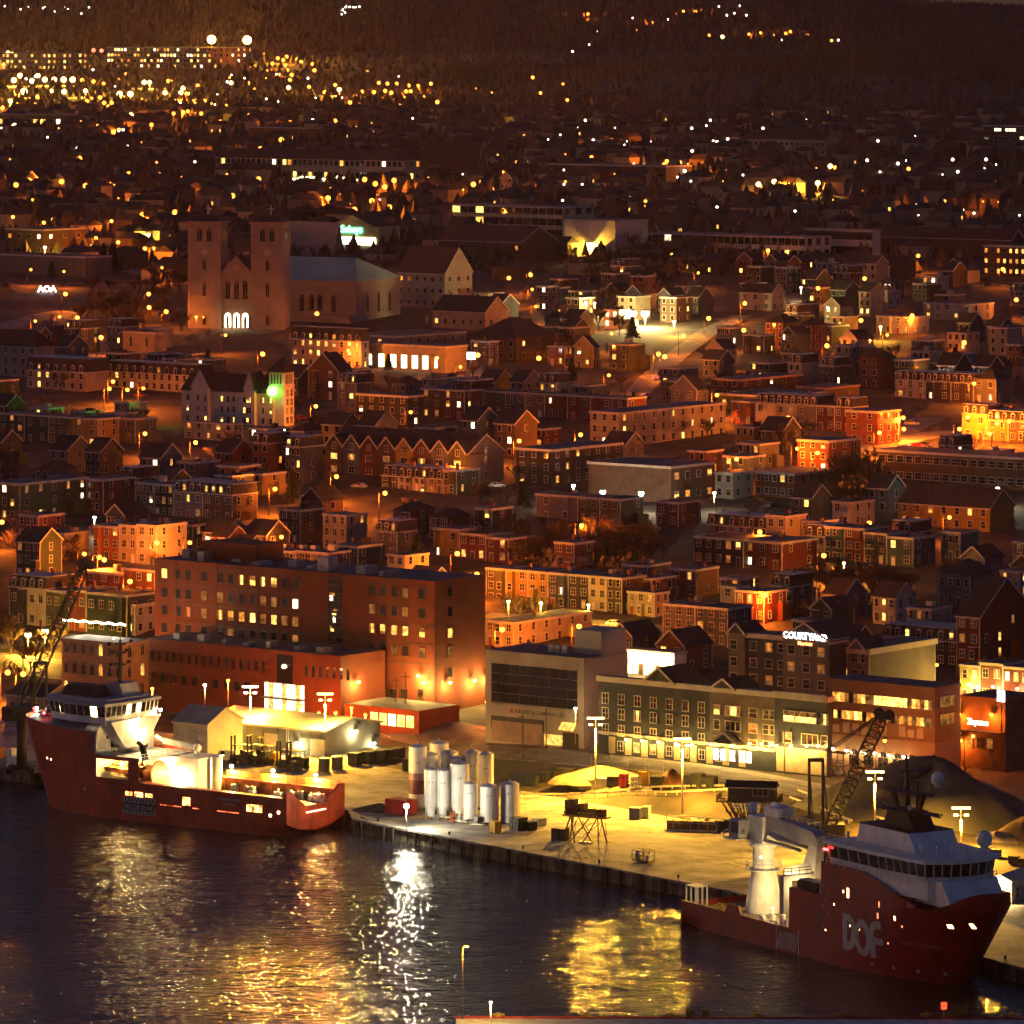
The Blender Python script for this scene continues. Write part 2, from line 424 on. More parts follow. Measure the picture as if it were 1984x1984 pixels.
def hull_print(me, H_, side, x0, z0, mirror, m, parent, name):
    for v in me.vertices:
        x = x0 + (-v.co.x if mirror else v.co.x); z = z0 + v.co.y
        v.co = (x, side * (H_.b(x, z) + 0.06), z)
    me.materials.clear(); me.materials.append(m)
    return link(name, me, parent)
def windows_band(parent, pts, z0, z1, lean, n_per, m_pane, m_frame, lit=()):
    """raked wheelhouse windows along a polyline of (x, y); each pane its own part"""
    k = 0
    for (a, b), n in zip(zip(pts, pts[1:]), n_per):
        a, b = Vector((a[0], a[1], 0)), Vector((b[0], b[1], 0)); d = b - a; L = d.length; d /= L; out = Vector((d.y, -d.x, 0))
        for i in range(n):
            p0 = a + d * (L * i / n + 0.1); p1 = a + d * (L * (i + 1) / n - 0.1)
            o = out * 0.04; t = out * (0.04 + lean)
            mb = MB(); mb.face([p0 + o + Vector((0,0,z0)), p1 + o + Vector((0,0,z0)), p1 + t + Vector((0,0,z1)), p0 + t + Vector((0,0,z1))])
            mb.build('window_pane', m_pane if k not in lit else E_ROOM, parent)
            mb = MB(); mb.beam(a + d*(L*i/n) + o*1.5 + Vector((0,0,z0)), a + d*(L*i/n) + t + o*.5 + Vector((0,0,z1)), 0.16, 0.1)
            mb.build('window_mullion', m_frame, parent); k += 1

# ---- red supply ship at the left berth
S1 = thing('supply_ship', 'red supply ship with bright floodlit aft deck berthed beside the grey warehouse', 'ship', (-35.5, 962.0, 0), R(144))
H1 = Hull(8.5, lambda z: lerp(38, 48, min(1, z / 16)), lambda z: lerp(63.0, 68.6, max(0, min(1, z / 16))))
mb = MB(); H1.side(mb, 0.0, [-1.5, 0, 1.5, 3, 5, 7.0]); 
H1.side(mb, 45.4, [7.0, 9, 11, 13.5, 15.8], ztop=lambda x: 15.6 + 0.9 * sstep(46, 68, x))
H1.side(mb, 34.6, [6.9, 7.4], xb=46.0, nu=6); H1.side(mb, 34.6, [10.8, 11.5], xb=46.0, nu=6); H1.side(mb, 34.6, [7.4, 10.8], xb=37.2, nu=2); H1.side(mb, 44.9, [7.4, 10.8], xb=46, nu=2)
# transom with its low sill, stern fins either side
mb.face([(0, -8.5, 2.4), (0, -5, 1.2), (0, 0, 0.6), (0, 5, 1.2), (0, 8.5, 2.4), (0, 8.5, 5.2), (0, -8.5, 5.2)])
mb.face([(0, -8.5, 2.4), (0, -5, 1.2), (0, 0, 0.6), (0, 5, 1.2), (0, 8.5, 2.4), (5, 7.4, -1.4), (5, -7.4, -1.4)])
mb.build('hull', M_SHIPRED, S1)
for sg in (1, -1):
    f = MB(); f.prism([(sg*8.52, 5.1), (sg*3.2, 5.1), (sg*3.4, 5.5), (sg*7.0, 8.0), (sg*8.52, 8.0)], -0.03, 0.5, 'x')
    f.box(-0.02, 0.7, sg*8.0 - 0.52, sg*8.0 + 0.53, 5.1, 8.02)
    f.build('stern_fin', M_SHIPRED, S1)
f = MB(); f.box(-0.12, -0.05, -2.8, 2.8, 3.9, 4.05); f.build('stern_light_strip', emit('strip_glow', (1.0, 0.75, 0.4), 5), S1)
d = MB(); H1.deck(d, 0.05, 4.6, xb=45.4, nu=8); d.build('aft_deck', M_DECK, S1)
d = MB(); H1.deck(d, 45.4, 15.6, crown=1.3, nu=20); d.build('forecastle_deck', M_SGREY, S1)
for sg in (1, -1):          # cargo rails: box bulwarks with an inner face
    b = MB(); b.box(0.6, 34.5, sg*7.6 - 0.87, sg*7.6 + 0.87, 6.9, 7.06, 1); b.box(0.5, 34.4, sg*6.8 - 0.06, sg*6.8 + 0.06, 4.62, 6.9, 0)
    for k in range(12): x = 1.5 + k * 2.8; b.box(x, x + 0.14, sg*6.72 - 0.12, sg*6.72 + 0.12, 4.62, 6.9, 0)
    b.build('bulwark', [M_ORANGE, M_SHIPRED], S1)
far = MB()
for k in range(13): far.box(0.8 + k*2.05, 2.75 + k*2.05, -8.4, -8.25, 7.05, 8.4 - 0.02*k)
far.build('cargo_rail_plates', M_ORANGE, S1)
# house: aft wall with rounded shoulders
prof = [(-8.3, 11.0), (8.3, 11.0), (8.3, 14.4), (8.0, 15.6), (7.3, 16.5), (6.2, 16.9), (-6.2, 16.9), (-7.3, 16.5), (-8.0, 15.6), (-8.3, 14.4)]
h = MB(); h.prism(prof, 45.0, 48.0, 'x'); h.box(45.05, 48, -8.2, 8.2, 4.6, 11.0); h.build('deckhouse', M_SWHITE, S1)
h = MB(); h.prism([(-7.2, 17.4), (7.2, 17.4), (3.0, 12.2), (-3.0, 12.2)], 42.4, 45.0, 'x'); h.build('bridge_support', M_SWHITE, S1)
for y0, y1, z0, z1 in ((2.6, 4.2, 11.2, 13.3), (-6.4, -4.6, 11.2, 13.3), (5.0, 5.4, 14.0, 14.6)):
    h = MB(); h.box(44.93, 45.0, y0, y1, z0, z1); h.build('door', M_GLASS, S1)
h = MB(); h.box(34.6, 45.0, -8.4, 8.4, 10.9, 11.02); h.build('boat_deck', M_SGREY, S1)
h = MB(); railing(h, [(34.8, 8.2, 11.0), (45, 8.2, 11.0)]); railing(h, [(34.8, -8.2, 11.0), (34.8, 8.2, 11.0)]); railing(h, [(42.4, -7, 17.4), (42.4, 7, 17.4)])
h.build('railing', M_SWHITE, S1)['kind'] = 'stuff'
# rescue boat bay behind the side opening
h = MB(); h.box(37.3, 44.9, 3.2, 3.3, 7.1, 10.8); h.box(37.3, 44.9, 3.2, 8.3, 7.0, 7.1); h.build('boat_bay', M_SWHITE, S1)
h = MB(); h.prism([(38.5, 8.1), (43.8, 8.3), (44.4, 9.0), (43.6, 9.2), (38.2, 9.0)], 5.0, 7.0, 'y'); h.build('rescue_boat', M_ORANGE, S1)
h = MB()
for k in range(5): h.box(38 + k*1.4, 38.2 + k*1.4, 3.4, 3.6, 7.1, 10.6)
h.box(37.4, 44.8, 3.4, 4.2, 9.2, 9.4); h.build('bay_racks', M_STEEL, S1)
for x in (38.6, 41.0, 43.6): flood(S1, (x, 5.6, 10.5), 260, GOLD, 0.18, name='bay_lamp')
# wheelhouse
WP = [(43.6, 7.4), (43.2, 3.5), (43.2, -3.5), (43.6, -7.4), (52, -7.4), (58.5, -5.4), (60.5, -2.5), (60.5, 2.5), (58.5, 5.4), (52, 7.4), (43.6, 7.4)]
h = MB(); h.prism([(x, y) for x, y in WP[:-1]], 17.0, 18.2, 'z'); h.build('wheelhouse', M_SWHITE, S1)
h = MB(); h.prism([(x + (0.25 if x < 50 else -0.25), y * 0.95) for x, y in WP[:-1]], 18.2, 20.2, 'z'); h.build('wheelhouse_inside', mat('wheelhouse_interior', (0.25, 0.2, 0.15), 0.8), S1)
windows_band(S1, WP, 18.25, 20.15, 0.35, (3, 5, 3, 5, 4, 2, 3, 2, 4, 5), M_GLASS, M_SWHITE, lit=(4, 6, 36, 37, 39, 34))
h = MB(); h.prism([(49 + (x - 49) * 1.09, y * 1.1) for x, y in WP[:-1]], 20.2, 20.75, 'z')
h.prism([(50 + (x - 50) * 0.9, y * 0.85) for x, y in WP[:-1]], 20.75, 21.3, 'z'); h.build('wheelhouse_roof', M_SGREY, S1)
h = MB(); h.prism([(47.5, 21.3), (57, 21.3), (55.5, 23.3), (49, 23.3)], 1.0, 4.5, 'y'); h.build('funnel_casing', M_BLACK, S1)
h = MB(); h.prism([(45.2, 21.3), (49.5, 21.3), (49.2, 23.6), (46.0, 23.6)], -4.5, 0.5, 'y'); h.build('mast_house', M_SGREY, S1)
h = MB(); h.cyl((47.5, -1.5, 23.4), (47.5, -1.5, 31.6), 0.35, 0.2); h.cyl((47.5, -1.5, 31.5), (47.5, -1.5, 33), 0.06)
for z, wd in ((27.0, 2.6), (29.2, 2.0), (30.8, 3.2)):
    h.beam((47.5, -1.5 - wd, z), (47.5, -1.5 + wd, z), 0.18); h.beam((46.2, -1.5, z), (48.8, -1.5, z), 0.18)
    for q in (-1, 1): h.box(47.2, 47.8, -1.5 + q*wd - .3, -1.5 + q*wd + .3, z, z + 0.5)
h.build('mast', M_BLACK, S1)
flood(S1, (47.5, 0.4, 32.0), 0, r=0.2, name='masthead_lamp')
for (x, y, z, pw) in ((42.9, 5.4, 16.7, 1300), (42.2, 0.5, 17.2, 1500), (42.2, -1.3, 15.0, 1500), (43.0, -7.8, 18.2, 1500), (46.5, -3.2, 22.6, 700), (55.0, 6.0, 19.3, 500)):
    flood(S1, (x, y, z), pw, WARM, 0.3)
# winch house and cable reel
h = MB(); h.box(28.5, 45.0, -8.2, -1.2, 4.6, 10.7); h.box(28.2, 45.2, -8.4, -1.0, 10.7, 10.88); h.build('winch_house', M_SWHITE, S1)
h = MB(); h.cyl((27.2, -5, 4.6), (27.2, -5, 11), 0.9, n=12); h.build('vent_trunk', M_SWHITE, S1)
rl = MB()
for x in (34.8, 38.0, 40.8): rl.cyl((x, 2.2, 8.0), (x + 0.3, 2.2, 8.0), 2.5, n=24, m=0)
rl.cyl((34.9, 2.2, 8.0), (40.9, 2.2, 8.0), 1.5, n=18, m=1); rl.box(34, 41.8, 0.8, 3.6, 4.6, 5.6, 2)
rl.build('cable_reel', [M_REEL, mat('wire_rope', (0.25, 0.12, 0.05), 0.6), M_STEEL], S1)
rk = MB(); rk.box(22, 33.5, -1.0, 6.6, 4.62, 5.3); rk.build('winch_bed', M_DECK, S1)
kc = MB(); kc.cyl((31, -4, 10.9), (31, -4, 12.2), 0.5); kc.beam((31, -4, 12.4), (38.5, -3.5, 13.2), 0.9, 0.9); kc.beam((38.5, -3.5, 13.2), (40.5, -3.5, 14.0), 0.5); kc.ball((31, -4, 12.4), 0.8); kc.build('deck_crane', M_SWHITE, S1)
br = MB(); br.beam((35.5, 5.5, 11.0), (36.3, 5.5, 13.4), 0.7, 1.0); br.beam((36.3, 5.5, 13.4), (37.4, 5.5, 14.0), 0.5); br.build('fire_monitor', M_BLACK, S1)
for x in (26.0, 16.2, 6.2): flood(S1, (x, -7.9, 9.0), 11000, (1.0, 0.55, 0.12), 0.34, post=1.9)
for x, y, z in ((33.0, -0.6, 8.3), (31.5, -0.8, 7.6), (36, -0.7, 10.2), (40.0, 6.9, 9.8)): flood(S1, (x, y, z), 1100, WARM, 0.42 if x < 34 else 0.25)
pr = random.Random(3)
for k in range(14):
    pb = MB(); w_ = pr.uniform(.3, .8); pb.box(-w_, w_, -w_*.7, w_*.7, 0, pr.uniform(.5, 1.5)); pb.cyl((0,0,0), (0,0,1.6), 0.15)
    pb.build('deck_fitting', pr.choice([M_REEL, M_STEEL, M_SWHITE]), S1, (pr.uniform(1.5, 26), -6.0 + pr.uniform(-.3, .6), 4.62))
# side openings, rescue panel, names
def panel(Hh, sg, x0, x1, z0, z1, m, parent, name, off=0.04):
    q = MB(); q.face([(x0, sg*(Hh.b(x0, z0)+off), z0), (x1, sg*(Hh.b(x1, z0)+off), z0), (x1, sg*(Hh.b(x1, z1)+off), z1), (x0, sg*(Hh.b(x0, z1)+off), z1)])
    return q.build(name, m, parent)
E_SLOT = emit('slot_glow', (1.0, 0.36, 0.08), 2.4, var=0.9)
for x0, x1, z0, z1 in ((31.2, 33.0, 4.6, 5.3), (33.6, 35.6, 4.5, 5.4), (36.2, 37.8, 4.6, 5.3), (22.4, 24.2, 3.9, 5.4), (5.6, 9.2, 4.1, 5.4)): panel(H1, 1, x0, x1, z0, z1, E_SLOT, S1, 'side_opening')
for x0, x1 in ((11.0, 16.0), (20.2, 21.8), (24.5, 29.5)): panel(H1, 1, x0, x1, 3.5, 3.62, emit('red_strip_glow', (1.0, 0.14, 0.05), 1.2, var=0.9), S1, 'side_light_strip')
M_RZW = mat('reflective_white', (0.42, 0.44, 0.46), 0.6)
panel(H1, 1, 30.9, 38.3, 1.3, 4.3, mat('navy_panel', (0.02, 0.022, 0.03), 0.5), S1, 'rescue_panel', 0.03)
st = MB()
for k in range(11):
    x = 31.0 + k * 0.72
    for z0, z1 in ((3.4, 4.25), (1.35, 1.9)):
        y = 8.5 + 0.05; st.face([(x, y, z0), (x + 0.34, y, z0), (x + 0.34 - (z1-z0)*.6, y, z1), (x - (z1-z0)*.6, y, z1)])
for z0, z1 in ((1.3, 1.36), (4.25, 4.32), (1.95, 2.0), (3.3, 3.36)): st.face([(30.9, 8.555, z0), (38.3, 8.555, z0), (38.3, 8.555, z1), (30.9, 8.555, z1)])
st.build('rescue_panel_stripes', M_RZW, S1)
hull_print(text_mesh('RESCUE ZONE', 1.05, 0.02), H1, 1, 38.0, 2.25, True, M_RZW, S1, 'rescue_zone_lettering')
hull_print(text_mesh('ATLANTIC SHRIKE', 0.62, 0.01), H1, 1, 15.8, 5.6, True, M_RZW, S1, 'ship_name_lettering')
hull_print(text_mesh("ST. JOHN'S", 0.55, 0.01), H1, 1, 14.6, 4.8, True, M_RZW, S1, 'home_port_lettering')
for x, z in ((58.5, 9.3), (57.2, 9.2)): panel(H1, 1, x, x + 0.35, z, z + 0.35, E_PORT, S1, 'porthole')
for x, z in ((1.6, 4.3), (3.5, 3.6)): panel(H1, 1, x, x + 0.45, z, z + 0.4, E_FLOOD, S1, 'side_lamp')
for x, y, z in ((66.3, 1.2, 17.6), (62, 3.4, 17.3)): 
    f = MB(); f.ball((0,0,0), 0.28, 8, 5); f.build('bow_signal_lamp', E_RED, S1, (x, y, z))
flood(S1, (66.8, 0.0, 17.5), 500, WHITE, 0.3, name='bow_lamp')
f = MB(); f.box(60.5, 66.5, -2.2, 2.2, 16.9, 17.1); f.cyl((64, 0, 16.9), (64, 0, 18.2), 0.4); f.build('windlass', M_STEEL, S1)
ln = MB()
for y0 in (8.6,): 
    ln.beam((48, H1.b(48, 6.0) + .06, 6.0), (66.5*0.97, 0.9, 6.6), 0.02)
# ---- crimson construction ship at the right berth
S2 = thing('construction_ship', 'dark crimson offshore ship with white crane and domed bridge berthed at the quay', 'ship', (34.3, 868.1, 0), R(-59))
H2 = Hull(8.0, lambda z: lerp(40, 60, max(0, min(1, z / 13))), lambda z: lerp(67.0, 76.5, max(0, min(1, z / 12.5)) ** 0.9) if z < 12.5 else lerp(76.5, 75.6, (z - 12.5) / 3))
mb = MB(); H2.side(mb, 0.0, [-1.5, 0, 1.2, 2.4, 3.7])
H2.side(mb, 31.4, [3.7, 5, 6.5, 8.5, 10.4], xb=None, nu=40)
H2.side(mb, 40.4, [10.4, 11.5, 12.5, 13.2], nu=44, ztop=lambda x: 15.7 - 3.3 * sstep(50, 66, x) + 2.6 * sstep(69, 76, x))
mb.face([(0, -8, -1.4), (0, 8, -1.4), (0, 8, 3.7), (0, -8, 3.7)])
mb.build('hull', M_SHIPRED2, S2)
t_ = MB()
for sg in (-1, 1):
    t_.prism([(12.8, 3.6), (17.8, 3.6), (17.0, 5.4), (13.8, 5.4)], sg*7.9 - 0.12, sg*7.9 + 0.12, 'y'); t_.box(0.1, 31.4, sg*7.85 - .14, sg*7.85 + .14, 3.6, 3.95)
t_.box(31.3, 31.45, -8, 8, 2.6, 4.4); t_.build('bulwark', M_SHIPRED2, S2)
d = MB(); H2.deck(d, 0.05, 2.7, xb=31.4, nu=8); d.build('aft_deck', M_DECK, S2)
d = MB(); H2.deck(d, 31.4, 10.4, xb=41, nu=4); H2.deck(d, 40.5, 13.2, xb=60, nu=6); H2.deck(d, 60, 11.9, nu=16, inset=0.3); d.build('forecastle_deck', M_SHIPRED2, S2)
h = MB(); h.box(31.45, 31.6, -8, -7.0, 4.4, 10.4); h.box(31.45, 31.6, -1.0, 8, 4.4, 10.4); h.box(31.45, 31.6, -7, -1, 9.4, 10.4); h.box(36, 36.1, -7, -1, 2.7, 9.4); h.build('hangar_wall', M_SHIPRED2, S2)
h = MB(); h.cyl((34, -4, 5), (34, -2, 5), 1.4, n=14); h.box(33, 35, -6, -5, 2.8, 6.5); h.beam((33, -3.5, 3), (35, -2, 8.8), 0.4); h.build('hangar_winch', M_SGREY, S2)
h = MB(); h.box(40.35, 40.5, -8, 8, 10.4, 15.7); h.build('house_aft_wall', M_SHIPRED2, S2)
# superstructure
WQ = [(42.0, 7.4), (41.6, 0), (42.0, -7.4), (55.5, -7.4), (66.0, -6.4), (68.2, -3.2), (68.6, 0), (68.2, 3.2), (66.0, 6.4), (55.5, 7.4)]
h = MB(); h.prism([(54 + (x - 54) * 1.03, y * 0.97) for x, y in WQ], 13.0, 16.0, 'z'); h.build('superstructure', M_SWHITE, S2)
h = MB(); h.prism([(62, 16.0), (68.6, 16.0), (71.4, 12.2), (62, 12.2)], -5.2, 5.2, 'y'); h.build('house_front', M_SWHITE, S2)
h = MB(); h.prism(WQ, 16.0, 16.5, 'z'); h.build('bridge_deck', M_SWHITE, S2)
h = MB(); h.prism([(54 + (x - 54) * 0.97, y * 0.95) for x, y in WQ], 16.5, 18.6, 'z'); h.build('wheelhouse_inside', mat('wheelhouse_dark', (0.05, 0.045, 0.045), 0.8), S2)
windows_band(S2, [(42.0, -7.4), (55.5, -7.4), (66.0, -6.4), (68.2, -3.2), (68.6, 0), (68.2, 3.2), (66.0, 6.4)], 16.55, 18.45, 0.35, (5, 6, 3, 2, 2, 3), M_GLASS, M_SWHITE)
h = MB(); h.prism([(54.5 + (x - 54.5) * 1.06, y * 1.12) for x, y in WQ], 18.6, 19.15, 'z'); h.build('wheelhouse_roof', M_SWHITE, S2)
h = MB(); railing(h, [(x, y * 1.1, 15.4) for x, y in WQ[2:9]], 1.1, 0.04); railing(h, [(71.5, -5.2, 12.2), (74.6, -2.2, 13.4), (75.2, 0, 13.6)], 0.9, 0.04)
railing(h, [(x, y * 1.05, 19.15) for x, y in WQ[2:9]], 1.0, 0.03, 2.0); h.build('railing', M_SWHITE, S2)['kind'] = 'stuff'
h = MB(); h.prism([(44.5, 19.15), (60.5, 19.15), (58.5, 22.0), (45.5, 22.0)], -4.2, 4.2, 'y'); h.build('monkey_island', M_SWHITE, S2)
h = MB(); h.box(45, 58.5, -4.2, 4.2, 22.0, 22.12); 
h.prism([(48.5, 22.1), (57, 22.1), (55, 24.6), (50, 24.6)], -2, 2, 'y'); h.beam((50, 0, 24), (48.2, 0, 27.5), 0.7); h.beam((55, 0, 24), (56.5, 0, 27.5), 0.7); h.cyl((52.5, 0, 24), (52.0, 0, 33), 0.5, 0.2)
h.cyl((52.8, 1.5, 24), (53, 1.5, 29), 0.3, 0.2)
for z, a_, b_ in ((27.4, 46, 59), (30.6, 49.5, 55.5), (24.4, 44.5, 61)): h.box(a_, b_, -0.25, 0.25, z, z + 0.22); h.box(a_ + 2, b_ - 2, -2.0, 2.0, z, z + 0.12)
railing(h, [(46, -1.8, 27.6), (59, -1.8, 27.6)], 2.2, 0.03, 1.5); railing(h, [(46, 1.8, 27.6), (59, 1.8, 27.6)], 2.2, 0.03, 1.5); railing(h, [(45, -2, 24.5), (60, -2, 24.5)], 1.2, 0.03, 1.5)
h.build('mast', mat('mast_dark_red', (0.035, 0.010, 0.008), 0.6), S2)
def dome(x, y, z, r):
    q = MB(); q.lathe([(r*.55, -1.5*r), (r*.6, -1.1*r), (r*.97, -0.9*r), (r, 0), (r*.92, r*.42), (r*.7, r*.74), (r*.38, r*.94), (0.01, r)], n=18); q.build('radome', M_SWHITE, S2, (x, y, z))
dome(43.0, 3.5, 21.3, 1.15); dome(64, 6.2, 21.3, 1.15); dome(57.5, 2.0, 30.0, 0.95); dome(60, -3.0, 20.0, 0.35); dome(56, -2.2, 25.6, 0.35)
for x, y, hh in ((62.5, -4.5, 1.5), (64.5, -3.0, 1.7), (65.6, -1.0, 1.6), (46, -6.8, 1.8), (66.5, 1, 1.3)):
    q = MB(); q.cyl((0,0,0), (0,0,hh*.7), 0.28, n=8); q.ball((0,0,hh*.85), 0.3); q.build('searchlight', M_SWHITE, S2, (x, y, 19.15))
f = MB(); f.box(-.5, .5, -.15, .15, 0, .3); f.build('side_signal_lamp', E_RED, S2, (41.9, -8.2, 17.6))
for i, (x, z, w_, h_) in enumerate(((47.5, 11.0, .5, 1.5), (46.3, 11.6, .35, .4), (43.8, 9.3, .3, .3), (56.0, 10.7, .25, .9), (55.6, 8.9, .3, .9), (59.8, 9.2, .3, .7), (61.2, 8.3, .3, .3), (48.2, 6.6, .3, .3), (50.6, 6.4, .3, .3), (69.8, 9.2, .8, .6), (72.9, 9.4, .45, .8), (57.5, 5.2, .25, .3), (41.5, 5.0, .25, .25))):
    panel(H2, -1, x, x + w_, z, z + h_, emit('porthole_red_glow', (1.0, 0.16, 0.08), 1.6) if i in (3, 4, 6, 11) else E_PORT, S2, 'porthole')
for k in range(7):
    panel(H2, -1, 40.9 + (k % 3) * .6, 41.2 + (k % 3) * .6, 5.5 + k * 1.05, 5.75 + k * 1.05, M_RZW, S2, 'draught_mark')
M_LOGO = mat('logo_white', (0.40, 0.38, 0.37), 0.6)
def arc(mb, cx, cy, ro, ri, a0, a1, n=22, ky=1.0, sh=0.0):
    for k in range(n):
        t0, t1 = a0 + (a1 - a0) * k / n, a0 + (a1 - a0) * (k + 1) / n
        P = lambda r, t: (cx + r[0] * math.cos(t) + sh * r[1] * math.sin(t), cy + r[1] * math.sin(t), 0)
        mb.face([P(ro, t0), P(ro, t1), P(ri, t1), P(ri, t0)])
lg = MB()
def rect(x0, x1, y0, y1):
    n = max(1, int((x1 - x0) / 0.5))
    for k in range(n): lg.face([(lerp(x0, x1, k/n), y0, 0), (lerp(x0, x1, (k+1)/n), y0, 0), (lerp(x0, x1, (k+1)/n), y1, 0), (lerp(x0, x1, k/n), y1, 0)])
rect(0, 1.25, 0, 5.6); arc(lg, 1.25, 2.8, (2.6, 2.8), (1.15, 1.7), -math.pi/2, math.pi/2)
arc(lg, 5.3, 2.5, (2.0, 2.9), (0.95, 1.75), 0, math.pi*2, 30)
rect(7.0, 8.2, -0.3, 3.4); arc(lg, 9.2, 3.4, (2.2, 2.2), (1.0, 1.0), math.pi*0.5, math.pi, 14); rect(9.2, 10.1, 4.4, 5.6); rect(8.2, 10.3, 1.9, 2.9)
hull_print(lg.mesh('logo', M_LOGO), H2, -1, 46.3, 2.9, False, M_LOGO, S2, 'hull_logo')
hull_print(text_mesh('SKANDI VINLAND', 0.85, 0.015), H2, -1, 60.4, 5.6, False, mat('name_paint', (0.4, 0.14, 0.05), 0.6), S2, 'ship_name_lettering')
z_ = MB()
for k in range(9):
    x = 28.0 + k * 0.62; z_.face([(x, -8.05, 0.5), (x + 0.26, -8.05, 0.5), (x + 1.2, -8.05, 3.2), (x + 0.94, -8.05, 3.2)])
z_.face([(27.8, -8.06, -.3), (28.0, -8.06, -.3), (28.0, -8.06, 4.6), (27.8, -8.06, 4.6)]); z_.face([(34.0, -8.06, -.3), (34.2, -8.06, -.3), (34.2, -8.06, 3.9), (34.0, -8.06, 3.9)])
z_.build('rescue_stripes', M_RZW, S2)
for x in (53, 57.5, 62.0, 66): panel(H2, -1, x, x + 0.5, 1.3, 1.8, M_LOGO, S2, 'thruster_mark')
# knuckle-boom crane
CR = (10.0, 1.5)
h = MB(); h.lathe([(3.1, 2.7), (2.9, 4.0), (2.0, 9.4), (1.75, 9.6), (1.75, 13.2), (1.9, 13.3)], (CR[0], CR[1], 0), 20); h.build('crane_pedestal', M_SWHITE, S2)
h = MB(); h.lathe([(1.9, 9.5), (3.0, 9.5), (3.0, 9.62), (1.9, 9.62)], (CR[0], CR[1], 0), 16)
h2 = [(CR[0] + 2.9 * math.cos(t), CR[1] + 2.9 * math.sin(t), 9.62) for t in [2*math.pi*k/12 for k in range(13)]]
railing(h, h2, 1.2, 0.04, 1.6); h.build('crane_gallery', M_SWHITE, S2)
h = MB(); h.lathe([(2.2, 13.3), (2.3, 13.4), (2.3, 14.0), (1.6, 14.3)], (CR[0], CR[1], 0), 18); h.box(CR[0]-2.2, CR[0]+2.0, CR[1]-1.6, CR[1]+1.6, 14.0, 18.3); h.build('crane_house', M_SWHITE, S2)
h = MB(); h.box(5.4, 8.2, -2.2, 0.2, 14.6, 17.4); h.build('crane_cab', M_SGREY, S2)
h = MB(); h.box(6.0, 8.0, -2.26, -2.2, 15.3, 17.1); h.build('cab_window', M_GLASS, S2)
h = MB(); railing(h, [(4.5, -2.6, 14.4), (4.5, 2, 14.4), (8, 2, 14.4)], 1.1, 0.05); h.box(4.4, 8, -2.6, 2.0, 14.2, 14.4); railing(h, [(6, -1.5, 18.6), (6, 3, 18.6), (24, 3, 17.6)], 1.1, 0.05); h.build('crane_railing', M_SWHITE, S2)
h = MB(); h.prism([(9.0, 16.2), (12.5, 18.8), (25.5, 17.6), (26.6, 16.6), (25.6, 15.4), (15, 15.0), (12.2, 15.6)], CR[1]-1.0, CR[1]+1.0, 'y'); h.build('crane_boom', M_SGREY, S2)
h = MB(); h.prism([(26.8, 17.0), (25.2, 17.4), (22.4, 12.2), (17.0, 10.6), (17.2, 9.6), (23.0, 10.2), (25.6, 11.0)], CR[1]-.75, CR[1]+.75, 'y'); h.beam((17.6, CR[1], 10.3), (17.2, CR[1], 7.2), 0.7); h.beam((17.2, CR[1], 7.4), (18.2, CR[1], 6.6), 0.5); h.build('crane_jib', M_SGREY, S2)
h = MB(); h.cyl((12, CR[1]-1.2, 14.6), (22, CR[1]-1.0, 14.2), 0.3, n=8); h.cyl((12, CR[1]+1.2, 14.6), (22, CR[1]+1.0, 14.2), 0.3, n=8); h.build('crane_ram', M_STEEL, S2)
h = MB(); h.ball((7.5, 1.0, 19.2), 1.0, 12, 8); h.box(12.5, 16.5, 0, 3, 18.7, 20.2); h.cyl((13, 1.5, 19.8), (16, 1.5, 19.8), 1.0, n=12); h.build('crane_winch', M_SWHITE, S2)
h = MB()
for y in (-4.5, 4.5): h.box(24.4, 25.6, y-.6, y+.6, 2.7, 11)
h.box(24.5, 25.5, -4.5, 4.5, 10.2, 11); railing(h, [(24.6, -4.4, 11), (24.6, 4.4, 11)], 1.0, 0.05)
for k in range(6): h.beam((24.4, -5.1, 3 + k*1.3), (25.6, -5.1, 4 + k*1.3), 0.14)
h.build('launch_frame', M_SGREY, S2)
h = MB()
for k in range(9):
    x, y = pr.uniform(14.5, 30), pr.uniform(-6.5, -3); h.cyl((x, y, 2.7), (x, y, pr.uniform(3.8, 5.2)), pr.uniform(.2, .5), n=8); h.box(x-.5, x+.7, y-.3, y+.4, 2.7, 3.7)
h.build('deck_pipes', M_SWHITE, S2)['kind'] = 'stuff'
h = MB(); h.box(0.4, 3.4, -7.4, -5.0, 2.7, 2.9); h.box(0.4, 3.4, -7.4, -5.0, 6.3, 6.45)
for x in (.5, 1.9, 3.3):
    for y in (-7.3, -5.1): h.box(x-.12, x+.12, y-.12, y+.12, 2.9, 6.3)
h.build('stern_shelter', M_SWHITE, S2)
h = MB()
for k in range(6): h.beam((5 + k*1.3, -7, 2.8), (5.6 + k*1.3, -4, 3.9), 0.12)
h.beam((5, -7, 3.9), (12.5, -7, 3.9), 0.15); h.beam((5, -4, 3.9), (12.5, -4, 3.9), 0.15); h.build('gangway_frame', mat('safety_yellow', (0.5, 0.3, 0.03), 0.6), S2)
h = MB()
for k in range(5): h.box(33 + k*1.4, 34.2 + k*1.4, -7.2, -5.4, 10.4, 11.9)
h.box(32.5, 40, 1, 6.5, 10.4, 13.6); h.beam((34, 4, 13.5), (41, 2.5, 15.6), 0.8); h.build('hangar_top_gear', M_SGREY, S2)
for k in range(4): q = MB(); q.cyl((0, 0, 0), (0, .3, 0), 0.75, n=14); q.build('life_raft_drum', M_BLACK, S2, (33.6 + k*1.4, -7.5, 11.1))
flood(S2, (13.6, -1.4, 12.2), 0, r=0.2, name='crane_lamp')
flood(S2, (27.0, -2.0, 9.4), 900, WARM, 0.22, name='hangar_lamp')
